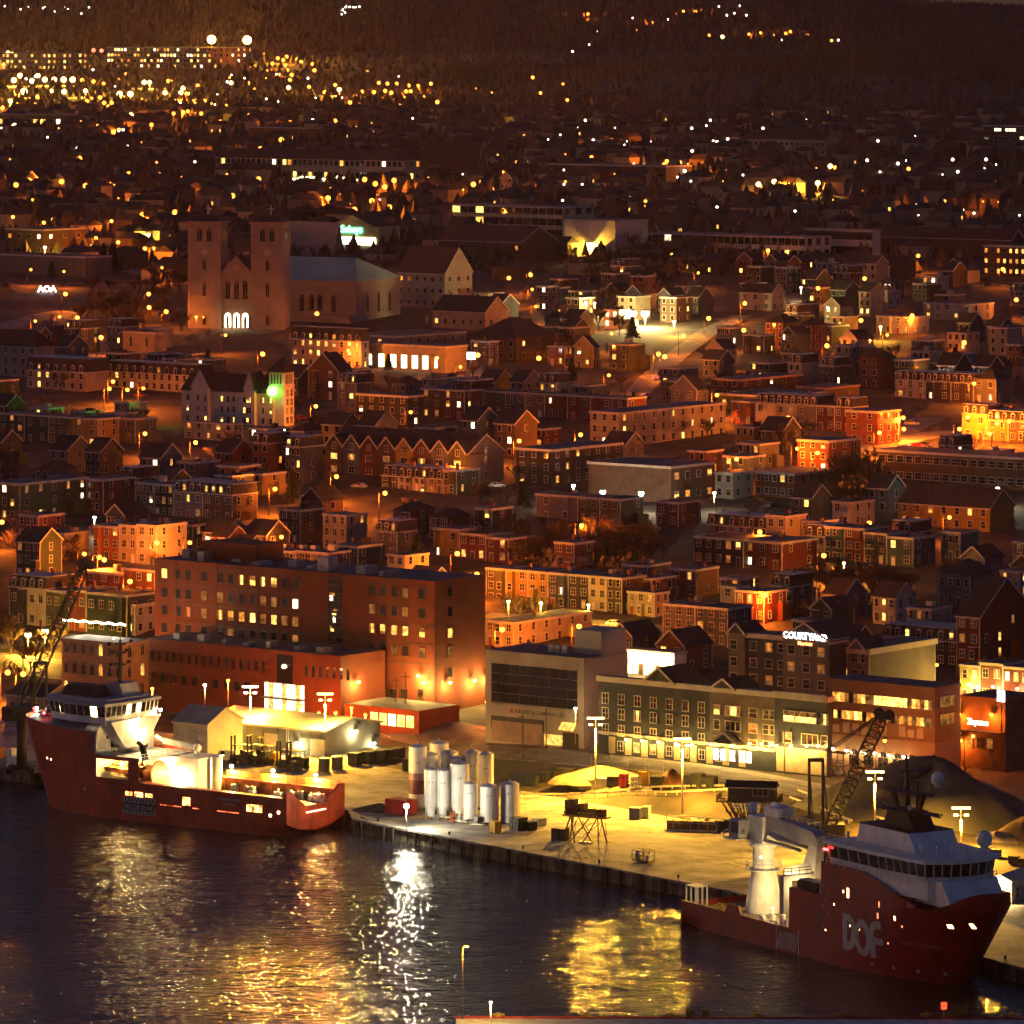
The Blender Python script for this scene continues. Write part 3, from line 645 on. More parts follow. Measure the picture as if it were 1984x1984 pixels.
flood(S2, (19.5, -1.5, 9.0), 1800, WARM, 0.2, name='deck_lamp')
# ------------------------------------------------------------------ lamps
M_POLE = mat('wooden_pole', (0.10, 0.065, 0.035), 0.9)
M_MAST = mat('painted_steel_pole', (0.42, 0.38, 0.28), 0.5)
E_SOD = emit('sodium_lamp_glow', (1.0, 0.30, 0.03), 3.4)
E_GLD = emit('gold_lamp_glow', (1.0, 0.70, 0.20), 6)
E_WHT = emit('white_lamp_glow', (1.0, 0.92, 0.72), 9)
_lampmesh = {}
def lamp_meshes(kind, hgt, r):
    key = (kind, round(hgt, 1), round(r, 2))
    if key in _lampmesh: return _lampmesh[key]
    p = MB(); g = MB()
    if kind == 'mast':
        p.cyl((0, 0, 0), (0, 0, hgt), 0.2, 0.11, 8); p.beam((-1.3, 0, hgt), (1.3, 0, hgt), 0.14); p.beam((0, -0.7, hgt), (0, 0.7, hgt), 0.14)
        p.beam((-1.0, 0, hgt - 1.2), (1.0, 0, hgt - 1.2), 0.12)
        for x, y, z in ((-1.2, -.2, 0), (-.4, -.3, 0), (.4, -.3, 0), (1.2, -.2, 0), (-.9, -.2, -1.2), (.9, -.2, -1.2)):
            g.box(x - r*.85, x + r*.85, y - r*.5, y + r*.5, hgt + z - r*.2, hgt + z + r*.55)
            p.box(x - r*.6, x + r*.6, y + r*.52, y + r*.8, hgt + z - r*.1, hgt + z + r*.5)
    elif kind == 'pole':
        p.cyl((0, 0, 0), (0, 0, hgt + 1.2), 0.15, 0.1, 6); p.beam((0, 0, hgt), (1.5, -0.2, hgt + 0.35), 0.08); p.box(1.2, 2.0, -.42, 0.02, hgt + .3, hgt + .45)
        p.beam((-0.9, 0, hgt + 0.9), (0.9, 0, hgt + 0.9), 0.1)
        g.ball((1.6, -.2, hgt + .3 - r*.8), r, 10, 6)
    elif kind == 'post':
        p.cyl((0, 0, 0), (0, 0, hgt - r), 0.09, 0.06, 6); p.lathe([(r*1.15, hgt + r*.55), (r*.7, hgt + r*.95), (0.02, hgt + r*1.15)], n=8)
        g.ball((0, 0, hgt), r, 10, 6)
    else:      # bracket on a wall
        p.beam((0, 0, hgt + .1), (0, 0.6, hgt + .25), 0.07); p.box(-r, r, -r*.8, r*.5, hgt + r*.7, hgt + r*.95)
        g.ball((0, -.1, hgt), r, 10, 6, sz=0.8)
    _lampmesh[key] = (p, g); return key and _lampmesh[key]
_lm2 = {}
def lamp(px, row, hgt, kind, power, col, glow, label, cat='street lamp', r=0.3, group=None, base=None, name='street_lamp', D=None, rz=0.0):
    """a lamp whose head stands at that pixel, on the ground below it (or on a known point)"""
    off = {'pole': 1.6}.get(kind, 0.0)
    if base is None:
        if D: q = at_depth(px, row, D); base = Vector((q.x - off, q.y, q.z - hgt))
        else: base = on_ground(px, row, hgt); base.x -= off
    k = (kind, round(hgt, 1), round(r, 2), glow.name)
    if k not in _lm2:
        p, g = lamp_meshes(kind, hgt, r)
        _lm2[k] = (p.mesh('post', M_POLE if kind == 'pole' else M_MAST), g.mesh('lantern', glow))
    t = thing(name, label, cat, base, rz, group)
    link('bracket' if kind == 'wall' else 'post', _lm2[k][0], t); link('lantern', _lm2[k][1], t)
    if power and kind == 'mast':
        lo = point(t, (0, -.6, hgt - 1.75), power * .4, col, .4); lo.data.type = 'AREA'; lo.data.shape = 'DISK'; lo.data.size = 1.6; lo.data.energy = power * .4; lo.rotation_euler = (R(-22), 0, 0)
    elif power: point(t, (off, -0.25 - (0.5 if kind in ('wall', 'mast') else 0), hgt - (r + 0.2 if kind != 'mast' else 1.75)), power, col, 0.3)
    return t

# ------------------------------------------------------------------ buildings
class Place:
    """footprint from the photo: left edge, near corner and right edge columns, roof row at the near corner, height"""
    def __init__(s, pxl, pxc, pxr, row_top, h, ang=-38.0, zb=None, row_base=None):
        s.h = h; a = R(ang); s.a = a; u = Vector((math.cos(a), math.sin(a))); v = Vector((-u.y, u.x)); s.u, s.v = u, v
        if zb is not None:
            D = (H - (zb + h)) * F / (row_top - HY); c = at_depth(pxc, row_top, D); c.z = zb
        else:
            c = on_ground(pxc, row_top, h); zb = c.z
        kl, kr = (pxl - CX) / F, (pxr - CX) / F
        s.w = (c.x - kl * c.y) / (u.x - kl * u.y); s.d = (kr * c.y - c.x) / (v.x - kr * v.y)
        s.c = c; s.zb = zb
        s.o = Vector((c.x - s.w * u.x, c.y - s.w * u.y, zb)); s.D = c.y; s.s = F / c.y
    def local(s, x, y, z): return s.o + Vector((s.u.x * x + s.v.x * y, s.u.y * x + s.v.y * y, z))
    def front(s, px, row):
        """local x and z on the front face of a pixel"""
        k = (px - CX) / F; x = (k * s.o.y - s.o.x) / (s.u.x - k * s.u.y); D = s.o.y + x * s.u.y
        return x, H - (row - HY) * D / F - s.zb
    def side(s, px, row):
        k = (px - CX) / F; y = (k * s.c.y - s.c.x) / (s.v.x - k * s.v.y); D = s.c.y + y * s.v.y
        return y, H - (row - HY) * D / F - s.zb
PROTECT = []      # (px0, row0, px1, row1, depth): facades that nothing nearer may hide
FOOT = []         # footprints already built on: centre x, y, radius
def claim(pl):
    n = max(1, int(pl.w / max(3, pl.d))); 
    for i in range(n):
        p = pl.local(pl.w * (i + .5) / n, pl.d / 2, 0); FOOT.append((p.x, p.y, max(pl.d, pl.w / n) * 0.62))
def free(x, y, r):
    return all((x - a) ** 2 + (y - b) ** 2 > (r + q) ** 2 for a, b, q in FOOT)

M_TRIM = mat('white_trim', (0.38, 0.35, 0.31), 0.6, 0.15)
M_TRIM2 = mat('cream_trim', (0.50, 0.42, 0.28), 0.6, 0.1)
M_TRIMD = mat('dark_trim', (0.05, 0.045, 0.04), 0.6, 0.1)
M_ROOF = mat('felt_roof', (0.085, 0.078, 0.082), 0.8, 0.3, 0.3)
M_SHING = mat('dark_shingle_roof', (0.028, 0.024, 0.023), 0.9, 0.35, 1.0)
M_ROOFW = mat('pale_metal_roof', (0.22, 0.22, 0.235), 0.5, 0.2, 0.3)
M_BRICKC = brickmat('chimney_brick', (0.20, 0.07, 0.04), (0.2, 0.17, 0.14), 2.0)
M_DOOR = [mat('door_' + n, c, 0.5) for n, c in (('green', (.03, .10, .05)), ('red', (.25, .02, .02)), ('navy', (.02, .03, .09)), ('white', (.6, .57, .5)), ('brown', (.12, .05, .02)))]
LIT = [emit('window_warm', (1.0, 0.48, 0.09), 0.7, var=0.55), emit('window_amber', (1.0, 0.34, 0.04), 0.42, var=0.6), emit('window_yellow', (1.0, 0.60, 0.12), 1.1, var=0.5),
       emit('window_pale', (1.0, 0.82, 0.45), 1.5, var=0.5), emit('window_dim', (1.0, 0.38, 0.09), 0.10, var=0.7)]
M_PANE = mat('window_glass', (0.02, 0.019, 0.022), 0.06, 0.2, spec=0.9)
_wm = {}
def win_meshes(w, h, style, trim):
    key = ('f', round(w, 2), round(h, 2), style, trim.name)
    if key not in _wm:
        f = MB(); t = 0.13 if w > 0.8 else 0.11
        f.box(-w/2 - t, w/2 + t, -0.10, 0.0, h, h + t * 1.2); f.box(-w/2 - t*1.3, w/2 + t*1.3, -0.16, 0.0, -t*1.1, 0)
        f.box(-w/2 - t, -w/2, -0.09, 0.0, 0, h); f.box(w/2, w/2 + t, -0.09, 0.0, 0, h)
        if style == 'sash': f.box(-w/2, w/2, -0.07, -0.02, h*.5 - .04, h*.5 + .04)
        if style == 'double': f.box(-.05, .05, -0.08, -0.02, 0, h); f.box(-w/2, w/2, -0.07, -0.02, h*.5 - .04, h*.5 + .04)
        if style == 'triple': f.box(-w/6 - .04, -w/6 + .04, -0.08, -0.02, 0, h); f.box(w/6 - .04, w/6 + .04, -0.08, -0.02, 0, h)
        if style == 'arch':
            for k in range(6):
                a0, a1 = math.pi * k / 6, math.pi * (k + 1) / 6
                f.prism([(-(w/2) * math.cos(a0), h + (w/2) * math.sin(a0)), (-(w/2 + t) * math.cos(a0), h + (w/2 + t) * math.sin(a0)), (-(w/2 + t) * math.cos(a1), h + (w/2 + t) * math.sin(a1)), (-(w/2) * math.cos(a1), h + (w/2) * math.sin(a1))], -0.1, 0, 'y')
            f.box(-.04, .04, -0.07, -0.02, 0, h + w*.4)
        _wm[key] = f.mesh('window', trim)
    return _wm[key]
_pv = [0]
def pane_mesh(w, h, style, m):
    _pv[0] = (_pv[0] * 7 + 3) % 11
    var = _pv[0] % 4 if (m.name.startswith('window_') and m is not M_PANE and style != 'arch') else 0
    key = ('p', round(w, 2), round(h, 2), style == 'arch', m.name, var)
    if key not in _wm:
        p = MB(); y = -.03
        def r_(x0, x1, z0, z1, k): p.face([(x0, y, z0), (x1, y, z0), (x1, y, z1), (x0, y, z1)], k)
        if var == 1: r_(-w/2, w/2, 0, h*.55, 0); r_(-w/2, w/2, h*.55, h, 1)          # blind half down
        elif var == 2: r_(-w/2, -w*.2, 0, h, 1); r_(-w*.2, w*.24, 0, h, 0); r_(w*.24, w/2, 0, h, 1)     # curtains
        elif var == 3: r_(-w/2, w/2, 0, h*.3, 1); r_(-w/2, w/2, h*.3, h, 0)
        else:
            pts = [(-w/2, y, 0), (w/2, y, 0), (w/2, y, h)]
            if style == 'arch': pts += [((w/2) * math.cos(math.pi * k / 8), y, h + (w/2) * math.sin(math.pi * k / 8)) for k in range(1, 8)]
            pts.append((-w/2, y, h)); p.face(pts)
        _wm[key] = p.mesh('pane', [m, LIT[4] if m in LIT[2:4] else M_CURT])
    return _wm[key]
M_CURT = emit('window_curtain', (1.0, 0.30, 0.05), 0.16, var=.5)
def far_win_mesh(w, h, m, trim):
    key = ('q', round(w, 2), round(h, 2), m.name, trim.name)
    if key not in _wm:
        p = MB(); t = .12; p.box(-w/2 - t, w/2 + t, -0.08, 0, -t, h + t, 0); p.face([(-w/2, -0.10, 0), (w/2, -0.10, 0), (w/2, -0.10, h), (-w/2, -0.10, h)], 1)
        _wm[key] = p.mesh('window', [trim, m])
    return _wm[key]
def window(t, x, y, z, w, h, rz, style, m, trim, far=False):
    if far: return link('window', far_win_mesh(w, h, m, trim), t, (x, y, z), rz)
    o = link('window', win_meshes(w, h, style, trim), t, (x, y, z), rz)
    link('pane', pane_mesh(w, h, style, m), o); return o
def win_front(t, pl, x, z, w, h, m=None, style='sash', trim=None, far=False): return window(t, x, -0.005, z, w, h, 0.0, style, m or M_PANE, trim or M_TRIM, far)
def win_side(t, pl, y, z, w, h, m=None, style='sash', trim=None, far=False): return window(t, pl.w + 0.005, y, z, w, h, math.pi / 2, style, m or M_PANE, trim or M_TRIM, far)

def flat_roof(t, w, d, h, m_roof, m_trim, over=0.25, thick=0.5):
    r = MB(); r.box(-over + .05, w + over - .05, -over + .05, d + over - .05, h + 0.004, h + 0.12); r.build('roof', m_roof, t)
    c = MB(); c.box(-over, w + over, -over, -0.002, h - thick, h + 0.16); c.box(w + 0.002, w + over, -0.002, d + over, h - thick, h + 0.16); c.box(-over, -0.002, -0.002, d + over, h - thick, h + 0.16)
    c.build('cornice', m_trim, t)['kind'] = 'stuff'
def gable_x(t, w, d, h, rise, m_roof, m_wall, m_trim, over=0.3):
    """ridge runs along the front; gable end on the side face"""
    g = MB(); g.prism([(0, h), (d, h), (d/2, h + rise)], 0.0, w, 'x'); g.build('gable_wall', m_wall, t)
    k = rise / (d / 2); r = MB()
    for sg in (0, 1):
        e = -over if sg == 0 else d + over; ze = h - over * k
        r.prism([(e, ze + .02), (d/2, h + rise + .02), (d/2, h + rise + .25), (e, ze + .25)] if sg == 0 else [(d/2, h + rise + .02), (e, ze + .02), (e, ze + .25), (d/2, h + rise + .25)], -over, w + over, 'x')
    ro = r.build('roof', m_roof, t)
    b = MB(); b.beam((w + over + .03, -over, h - over*k + .1), (w + over + .03, d/2, h + rise + .12), 0.08, 0.35); b.beam((w + over + .03, d + over, h - over*k + .1), (w + over + .03, d/2, h + rise + .12), 0.08, 0.35)
    b.box(-over, w + over, -over - .06, -over, h - over*k - .12, h - over*k + .16); b.build('barge_board', m_trim, t)
    return ro
def gable_y(t, w, d, h, rise, m_roof, m_wall, m_trim, over=0.3, x0=0.0, y0=0.0):
    """gable faces the front"""
    g = MB(); g.prism([(x0, h), (x0 + w, h), (x0 + w/2, h + rise)], y0, d, 'y'); g.build('gable_wall', m_wall, t)
    k = rise / (w / 2); r = MB(); ze = h - over * k
    r.prism([(x0 - over, ze + .02), (x0 + w/2, h + rise + .02), (x0 + w/2, h + rise + .25), (x0 - over, ze + .25)], y0 - over, d + over, 'y')
    r.prism([(x0 + w/2, h + rise + .02), (x0 + w + over, ze + .02), (x0 + w + over, ze + .25), (x0 + w/2, h + rise + .25)], y0 - over, d + over, 'y')
    ro = r.build('roof', m_roof, t)
    b = MB(); b.beam((x0 - over, y0 - over - .03, ze + .1), (x0 + w/2, y0 - over - .03, h + rise + .12), 0.08, 0.38); b.beam((x0 + w + over, y0 - over - .03, ze + .1), (x0 + w/2, y0 - over - .03, h + rise + .12), 0.08, 0.38)
    b.build('barge_board', m_trim, t); return ro
def hip_roof(t, w, d, h, rise, m_roof, over=0.3, inset=None):
    i = inset if inset is not None else min(w, d) / 2
    r = MB(); a = [(-over, -over, h), (w + over, -over, h), (w + over, d + over, h), (-over, d + over, h)]
    if w >= d: q = [(i, d/2, h + rise), (w - i, d/2, h + rise)]; r._add(a + q, [(0,1,5,4), (1,2,5), (2,3,4,5), (3,0,4), (3,2,1,0)], 0)
    else: q = [(w/2, i, h + rise), (w/2, d - i, h + rise)]; r._add(a + q, [(0,1,4), (1,2,5,4), (2,3,5), (3,0,4,5), (3,2,1,0)], 0)
    return r.build('roof', m_roof, t)
def mansard(t, w, d, h, rise, m_roof, m_trim, lean=0.7):
    r = MB(); e = 0.15
    r._add([(-e, -e, h), (w+e, -e, h), (w+e, d, h), (-e, d, h), (0.05, lean, h + rise), (w - lean*.3, lean, h + rise), (w - lean*.3, d, h + rise), (0.05, d, h + rise)], [(0,1,5,4), (1,2,6,5), (2,3,7,6), (3,0,4,7), (4,5,6,7), (3,2,1,0)], 0)
    ro = r.build('roof', m_roof, t)
    c = MB(); c.box(-.25, w + .25, -.3, -.01, h - .25, h + .05); c.box(w + .01, w + .25, -.01, d, h - .25, h + .05); c.box(-.02, w - lean*.3 + .1, lean - .12, d, h + rise, h + rise + .14); c.build('cornice', m_trim, t)['kind'] = 'stuff'
    return ro
_dm = {}
def dormer(t, x, y, z, m_pane, m_trim, w=0.95, h=1.35):
    key = (m_trim.name, w, h)
    if key not in _dm:
        f = MB(); f.box(-w/2 - .12, -w/2, -.25, .8, -.1, h); f.box(w/2, w/2 + .12, -.25, .8, -.1, h); f.box(-w/2 - .2, w/2 + .2, -.3, 0, -.2, -.08)
        f.prism([(-w/2 - .22, h - .02), (w/2 + .22, h - .02), (0, h + .5)], -.32, .9, 'y'); f.box(-w/2, w/2, -.18, -.12, h*.5 - .04, h*.5 + .04)
        _dm[key] = f.mesh('dormer', m_trim)
    o = link('dormer', _dm[key], t, (x, y, z)); link('pane', pane_mesh(w, h, 'sash', m_pane), o, (0, -.12, 0)); return o
def chimney(ro, x, y, z, h=1.5, w=0.6):
    c = MB(); c.box(-w/2, w/2, -w/2, w/2, -1.2, h); c.box(-w/2 - .08, w/2 + .08, -w/2 - .08, w/2 + .08, h, h + .15); return c.build('chimney', M_BRICKC, ro, (x, y, z))
def walls(t, w, d, h, m, sink=4.0):
    b = MB(); b.box(0, w, 0, d, -sink, h); return b.build('wall', m, t)
def corner_boards(t, w, d, h, m):
    b = MB()
    for x in (0.0, w - .16): b.box(x, x + .16, -.05, -.003, 0, h - .05)
    b.box(w + .003, w + .05, 0.0, .18, 0, h - .05); b.box(w + .003, w + .05, d - .18, d, 0, h - .05); b.build('corner_board', m, t)['kind'] = 'stuff'
def door(t, x, rng, h=2.1, w=0.95):
    o = MB(); o.box(-w/2, w/2, -.06, -.003, 0, h); dd = o.build('door', rng.choice(M_DOOR), t, (x, 0, 0.05))
    f = MB(); f.box(-w/2 - .12, -w/2, -.1, -.003, 0, h + .1); f.box(w/2, w/2 + .12, -.1, -.003, 0, h + .1); f.box(-w/2 - .18, w/2 + .18, -.16, -.003, h + .1, h + .35); f.build('door_frame', M_TRIM, dd)
    k = MB(); k.box(.28, .36, -.1, -.06, 1.0, 1.1); k.build('door_handle', M_STEEL, dd)
def start(name, label, pl, cat='building', group=None, guard=True):
    t = thing(name, label, cat, pl.o, pl.a, group); claim(pl)
    if guard:
        PROTECT.append((CX + pl.o.x * F / pl.o.y - 4, HY + (H - pl.zb - pl.h) * F / pl.D - 12, CX + pl.local(pl.w, pl.d, 0).x * F / pl.local(pl.w, pl.d, 0).y + 2, HY + (H - pl.zb - pl.h * .45) * F / pl.D, pl.D))
    return t
# ------------------------------------------------------------------ yard: streets, embankment, sheds, silos, machines, stores
ry = random.Random(11)
def sheet(name, pts, m, lift=0.02, n=1):
    mb = MB(); mb.face([(p[0], p[1], p[2] + lift) for p in pts]); return tag(mb.build(name, m), kind='structure')
def strip(name, pts, wid, m, lift=0.03, kind='structure'):
    """a road that follows the ground along a list of (x, y)"""
    mb = MB(); P = []
    for (x0, y0), (x1, y1) in zip(pts, pts[1:]):
        L = math.hypot(x1 - x0, y1 - y0); k = max(1, int(L / 6))
        for i in range(k): P.append((lerp(x0, x1, i / k), lerp(y0, y1, i / k)))
    P.append(pts[-1])
    for i, (x, y) in enumerate(P):
        a, b = P[max(0, i - 1)], P[min(len(P) - 1, i + 1)]; d = Vector((b[0] - a[0], b[1] - a[1])).normalized(); n = Vector((-d.y, d.x))
        for q in (-1, -0.5, 0, .5, 1):
            xx, yy = x + n.x * wid / 2 * q, y + n.y * wid / 2 * q; mb.v.append((xx, yy, ground(xx, yy) + lift))
    for i in range(len(P) - 1):
        for q in range(4): a = i * 5 + q; mb.f.append((a, a + 1, a + 6, a + 5)); mb.m.append(0); mb.sm.append(True)
    return tag(mb.build(name, m), kind=kind)
M_ROAD = mat('street_asphalt', (0.10, 0.085, 0.075), 0.75, 0.25, 0.25, bump=0.1, bscale=3)
M_WALK = mat('pavement_concrete', (0.24, 0.22, 0.19), 0.85, 0.2, 0.3)
M_LINE = mat('road_paint', (0.6, 0.55, 0.4), 0.7, 0.2, 1.5)
def g2(px, row, z): p = at_z(px, row, z); return (p.x, p.y)
HD = [(x, quay_y(x) + t) for x, t in ((-170, 128), (-120, 128), (-75, 126), (-40, 122), (-20, 118), (0, 112), (20, 112), (40, 116), (60, 122), (85, 130), (120, 132))]
strip('street', HD, 15, M_ROAD, 0.05)
strip('pavement', [(x + 5.2, y + 6.6) for x, y in HD], 2.6, M_WALK, 0.14)
strip('road_marking', [(x - 4.3, y - 5.4) for x, y in HD], 0.25, M_LINE, 0.07)
strip('road_marking', [(x + 4.2, y + 5.2) for x, y in HD], 0.25, M_LINE, 0.07)
for k in range(9):
    x = -16 + k * 6.6; p = [(x, quay_y(x) + 30), (x + 3.2, quay_y(x + 3.2) + 30)]
    strip('road_marking', p, 0.3, M_LINE, 0.03)
p0, p1 = at_z(1200, 1600, 2.5), at_z(1480, 1665, 2.5)
# guard rails along the embankment and the ramp
M_RAIL = mat('guard_rail_steel', (0.55, 0.50, 0.36), 0.5, 0.1)
def guard(label, pts, double=True):
    t = thing('guard_rail', label, 'guard rail', (0, 0, 0))
    rail = MB()
    for (a, b) in zip(pts, pts[1:]):
        a, b = Vector(a), Vector(b); rail.beam(a + Vector((0,0,.75)), b + Vector((0,0,.75)), .10, .34)
        L = (b - a).length; k = max(1, round(L / 2.6)); pm_ = None
        for i in range(k):
            pm = MB(); pm.box(-.08, .08, -.08, .08, 0, .9); pm.build('rail_post', M_RAIL, t, a.lerp(b, (i + .5) / k))
    rail.build('rail', M_RAIL, t); return t
def gp(px, row):
    p = on_ground(px, row); return (p.x, p.y, p.z)
guard('galvanised guard rail along the top of the sandy embankment', [gp(1000, 1546), gp(1090, 1546), gp(1190, 1543), gp(1215, 1541)])
guard('guard rail running along the bank up to the stilted hut', [gp(1222, 1541), gp(1300, 1542), gp(1420, 1536)])
guard('upper guard rail behind the embankment store', [gp(1215, 1535), gp(1290, 1531), gp(1440, 1529)])
guard('guard rail descending the ramp beside the tarped mound', [gp(1545, 1538), gp(1610, 1562), gp(1690, 1588), gp(1735, 1602)])
guard('guard rail on the lower side of the ramp', [gp(1530, 1552), gp(1590, 1574), gp(1650, 1598)])
# chain-link fence between yard and street
ft = thing('yard_fence', 'tall wire fence of thin steel posts between yard and street', 'fence')
fx = [-8 + 3.3 * k for k in range(21)]
for a, b in zip(fx, fx[1:]):
    y = quay_y(a) + 100; y2 = quay_y(b) + 100; z = ground(a, y)
    m = MB(); m.cyl((0, 0, 0), (0, 0, 2.6), 0.04, n=5); m.build('fence_post', M_STEEL, ft, (a, y, z))
    m = MB()
    for h_ in (0.1, 1.3, 2.5): m.beam((0, 0, h_), (b - a, y2 - y, h_ + ground(b, y2) - z), .025)
    m.build('fence_wire', M_STEEL, ft, (a, y, z))['kind'] = 'stuff'

def shed(label, pl, m_wall, m_roof, rise, doors=()):
    t = start('warehouse', label, pl); walls(t, pl.w, pl.d, pl.h, m_wall)
    gable_x(t, pl.w, pl.d, pl.h, rise, m_roof, m_wall, M_TRIM2, 0.35)
    r = MB()
    for k in range(int(pl.w / 4)): r.box(k*4 + 1.9, k*4 + 2.02, -.06, -.003, 0, pl.h)
    r.build('wall_rib', m_wall, t)
    for x, w_, h_, m in doors:
        d_ = MB(); d_.box(x, x + w_, -.05, -.004, 0, h_); d_.build('door', m, t)
    return t
M_CORR = clapboard('grey_corrugated_steel', (0.11, 0.115, 0.12), 3.0)
M_CORRW = clapboard('white_corrugated_steel', (0.46, 0.42, 0.32), 3.0)
plW = Place(336, 402, 470, 1404, 6.8, -36, zb=2.5)
tW = shed('white gable-roofed warehouse beside the moored red ship', plW, M_CORRW, M_ROOFW, 2.6, ((2.0, 0.9, 2.1, M_GLASS),))
plG = Place(402, 630, 737, 1418, 5.0, -36, zb=2.5)
tG = shed('long grey corrugated warehouse with pale roof behind the forklifts', plG, M_CORR, M_ROOFW, 1.8, ((14.5, 3.4, 3.6, M_CORRW), (26, 3.6, 3.4, M_CORRW), (4, 1, 2.1, M_TRIM)))
sg = MB(); sg.box(0, 5.5, -.08, -.01, 0, .7); sg.build('sign_board', M_TRIMD, tG, (23.5, 0, 3.4))
ld = MB()
for z in range(12): ld.box(0, .6, -.2, -.12, z*.42, z*.42 + .06)
ld.box(0, .07, -.2, -.12, 0, 5.2); ld.box(.55, .62, -.2, -.12, 0, 5.2); ld.build('ladder', M_RAIL, tG, (20.2, 0, 0))
for px, row, D in ((411, 1421, 0), (577, 1440, 0), (686, 1417, 0), (721, 1440, 0)):
    if px < 632: x, z = plG.front(px, row); b = plG.local(x, -0.5, z - 0.0)
    else: y, z = plG.side(px, row); b = plG.local(plG.w + .5, y, z)
    lamp(px, row, 0.0, 'wall', 800, (1.0, .8, .3), E_WHT, {411: 'white wall lamp on the grey warehouse, next to the white shed', 577: 'white wall lamp low on the grey warehouse front', 686: 'bright white wall lamp on the gable end of the grey warehouse', 721: 'narrow white lamp at the far end of the grey warehouse gable'}[px], 'wall lamp', r=0.34, base=b, name='wall_lamp')

# silos
M_SILO = mat('silo_white_paint', (0.72, 0.70, 0.68), 0.45, 0.08, 0.6)
streaks(M_SILO, (.40, .33, .25), .7, (2.0, 2.0, .2), .48, .72)
M_BAND = mat('silo_maroon_band', (0.13, 0.03, 0.03), 0.5)
M_BAND2 = mat('silo_mauve_band', (0.30, 0.18, 0.18), 0.5)
def silo(px, top, bot, wid, label, cone=True, band=False, back=0.0):
    D0 = (H - 2.5) * F / (bot - HY); D = D0; s = F / D; r = wid / s / 2; h = (bot - top) / s
    b = at_depth(px, bot, D); b.z = 2.5; b.y += back
    t = thing('silo', label, 'silo', b, 0, 'white storage silos on the quay')
    m = MB()
    if cone: m.lathe([(r*.55, 0.6), (r, 2.6), (r, h - .5)], n=22)
    else: m.lathe([(r, 0.15), (r, h - .5)], n=22)
    m.build('silo_body', M_SILO, t)
    m = MB(); m.lathe([(r*1.01, h - .5), (r*.6, h - .18), (.12, h)], n=22); m.cyl((0, 0, h - .2), (0, 0, h + .35), .12, n=6); m.build('silo_cap', M_SILO, t)
    m = MB()
    for k in range(4):
        a = k * math.pi / 2 + .5; m.beam((r*.9*math.cos(a), r*.9*math.sin(a), 0), (r*.9*math.cos(a), r*.9*math.sin(a), 2.7 if cone else .3), .16)
    m.build('silo_leg', M_STEEL, t)
    m = MB()
    for x in (-.25, .25): m.beam((r + .12, x, .4), (r + .12, x, h), .05)
    for z in range(int(h / .6)): m.beam((r + .12, -.25, .5 + z*.6), (r + .12, .25, .5 + z*.6), .04)
    m.build('ladder', M_STEEL, t)
    m = MB()
    for x in (-.28, .28): m.cyl((x, -r*.985, h*.72), (x, -r - .03, h*.72), .12, n=8)
    m.build('level_gauge', M_BLACK, t)
    if band:
        m = MB(); m.lathe([(r*1.01, h*.22), (r*1.01, h*.44)], n=22); m.build('paint_band', M_BAND, t)
        m = MB(); m.lathe([(r*1.01, h*.44), (r*1.01, h*.55)], n=22); m.build('paint_band', M_BAND2, t)
    return t
def zq(x, y): return 760 + x / 6.0375, 1420 + y / 6.0375
for x, t_, b_, w_, lab, cone, band in (
    (300, 125, 870, 215, 'tallest white silo with a maroon band, leftmost of the cluster', False, True),
    (548, 85, 800, 225, 'tall white silo at the back left of the cluster', False, False),
    (432, 220, 850, 220, 'wide white silo second from the left end', False, False),
    (668, 195, 830, 215, 'white silo in the middle of the back row', False, False),
    (765, 265, 850, 165, 'slim white silo hidden behind the wide middle one', False, False),
    (940, 190, 860, 185, 'tall white silo at the back right, left of a pair', False, False),
    (1095, 215, 880, 180, 'tall white silo at the back right, right of a pair', False, False),
    (455, 395, 1010, 165, 'front white silo with tapered foot, leftmost in front', True, False),
    (597, 405, 1020, 145, 'narrow front silo with tapered foot', True, False),
    (787, 325, 1010, 225, 'wide middle front silo with tapered foot', True, False),
    (915, 560, 1045, 165, 'short flat-bottomed silo beside the ladder cage', False, False),
    (1137, 590, 1060, 215, 'short wide silo, second from the right end', False, False),
    (1375, 560, 1050, 220, 'short wide silo standing alone at the right end', False, False)):
    px, top = zq(x, t_); _, bot = zq(x, b_); silo(px, top, bot, w_ / 6.0375, lab, cone, band)
# pipework at the foot of the silos
pt = thing('pipe_rack', 'tangle of pipes and valves at the foot of the silos', 'pipework', at_z(900, 1596, 2.5), R(-50))
for k in range(26):
    m = MB(); L = ry.uniform(1, 5); m.cyl((0, 0, 0), (L, ry.uniform(-.4, .4), ry.uniform(0, .6)), ry.uniform(.06, .14), n=6); m.build('pipe', ry.choice([M_STEEL, M_TIMB, M_REEL, M_RAIL]), pt, (ry.uniform(-10, 6), ry.uniform(-1.2, 1.6), ry.uniform(.1, .9)))
for k in range(6):
    m = MB(); m.box(-.5, .5, -.4, .4, 0, ry.uniform(.8, 1.6)); m.cyl((0, 0, .5), (0, 0, 2), .12, n=6); m.build('valve_box', ry.choice([M_STEEL, M_REEL, M_SWHITE]), pt, (ry.uniform(-9, 7), ry.uniform(-1.6, 1.2), 0))

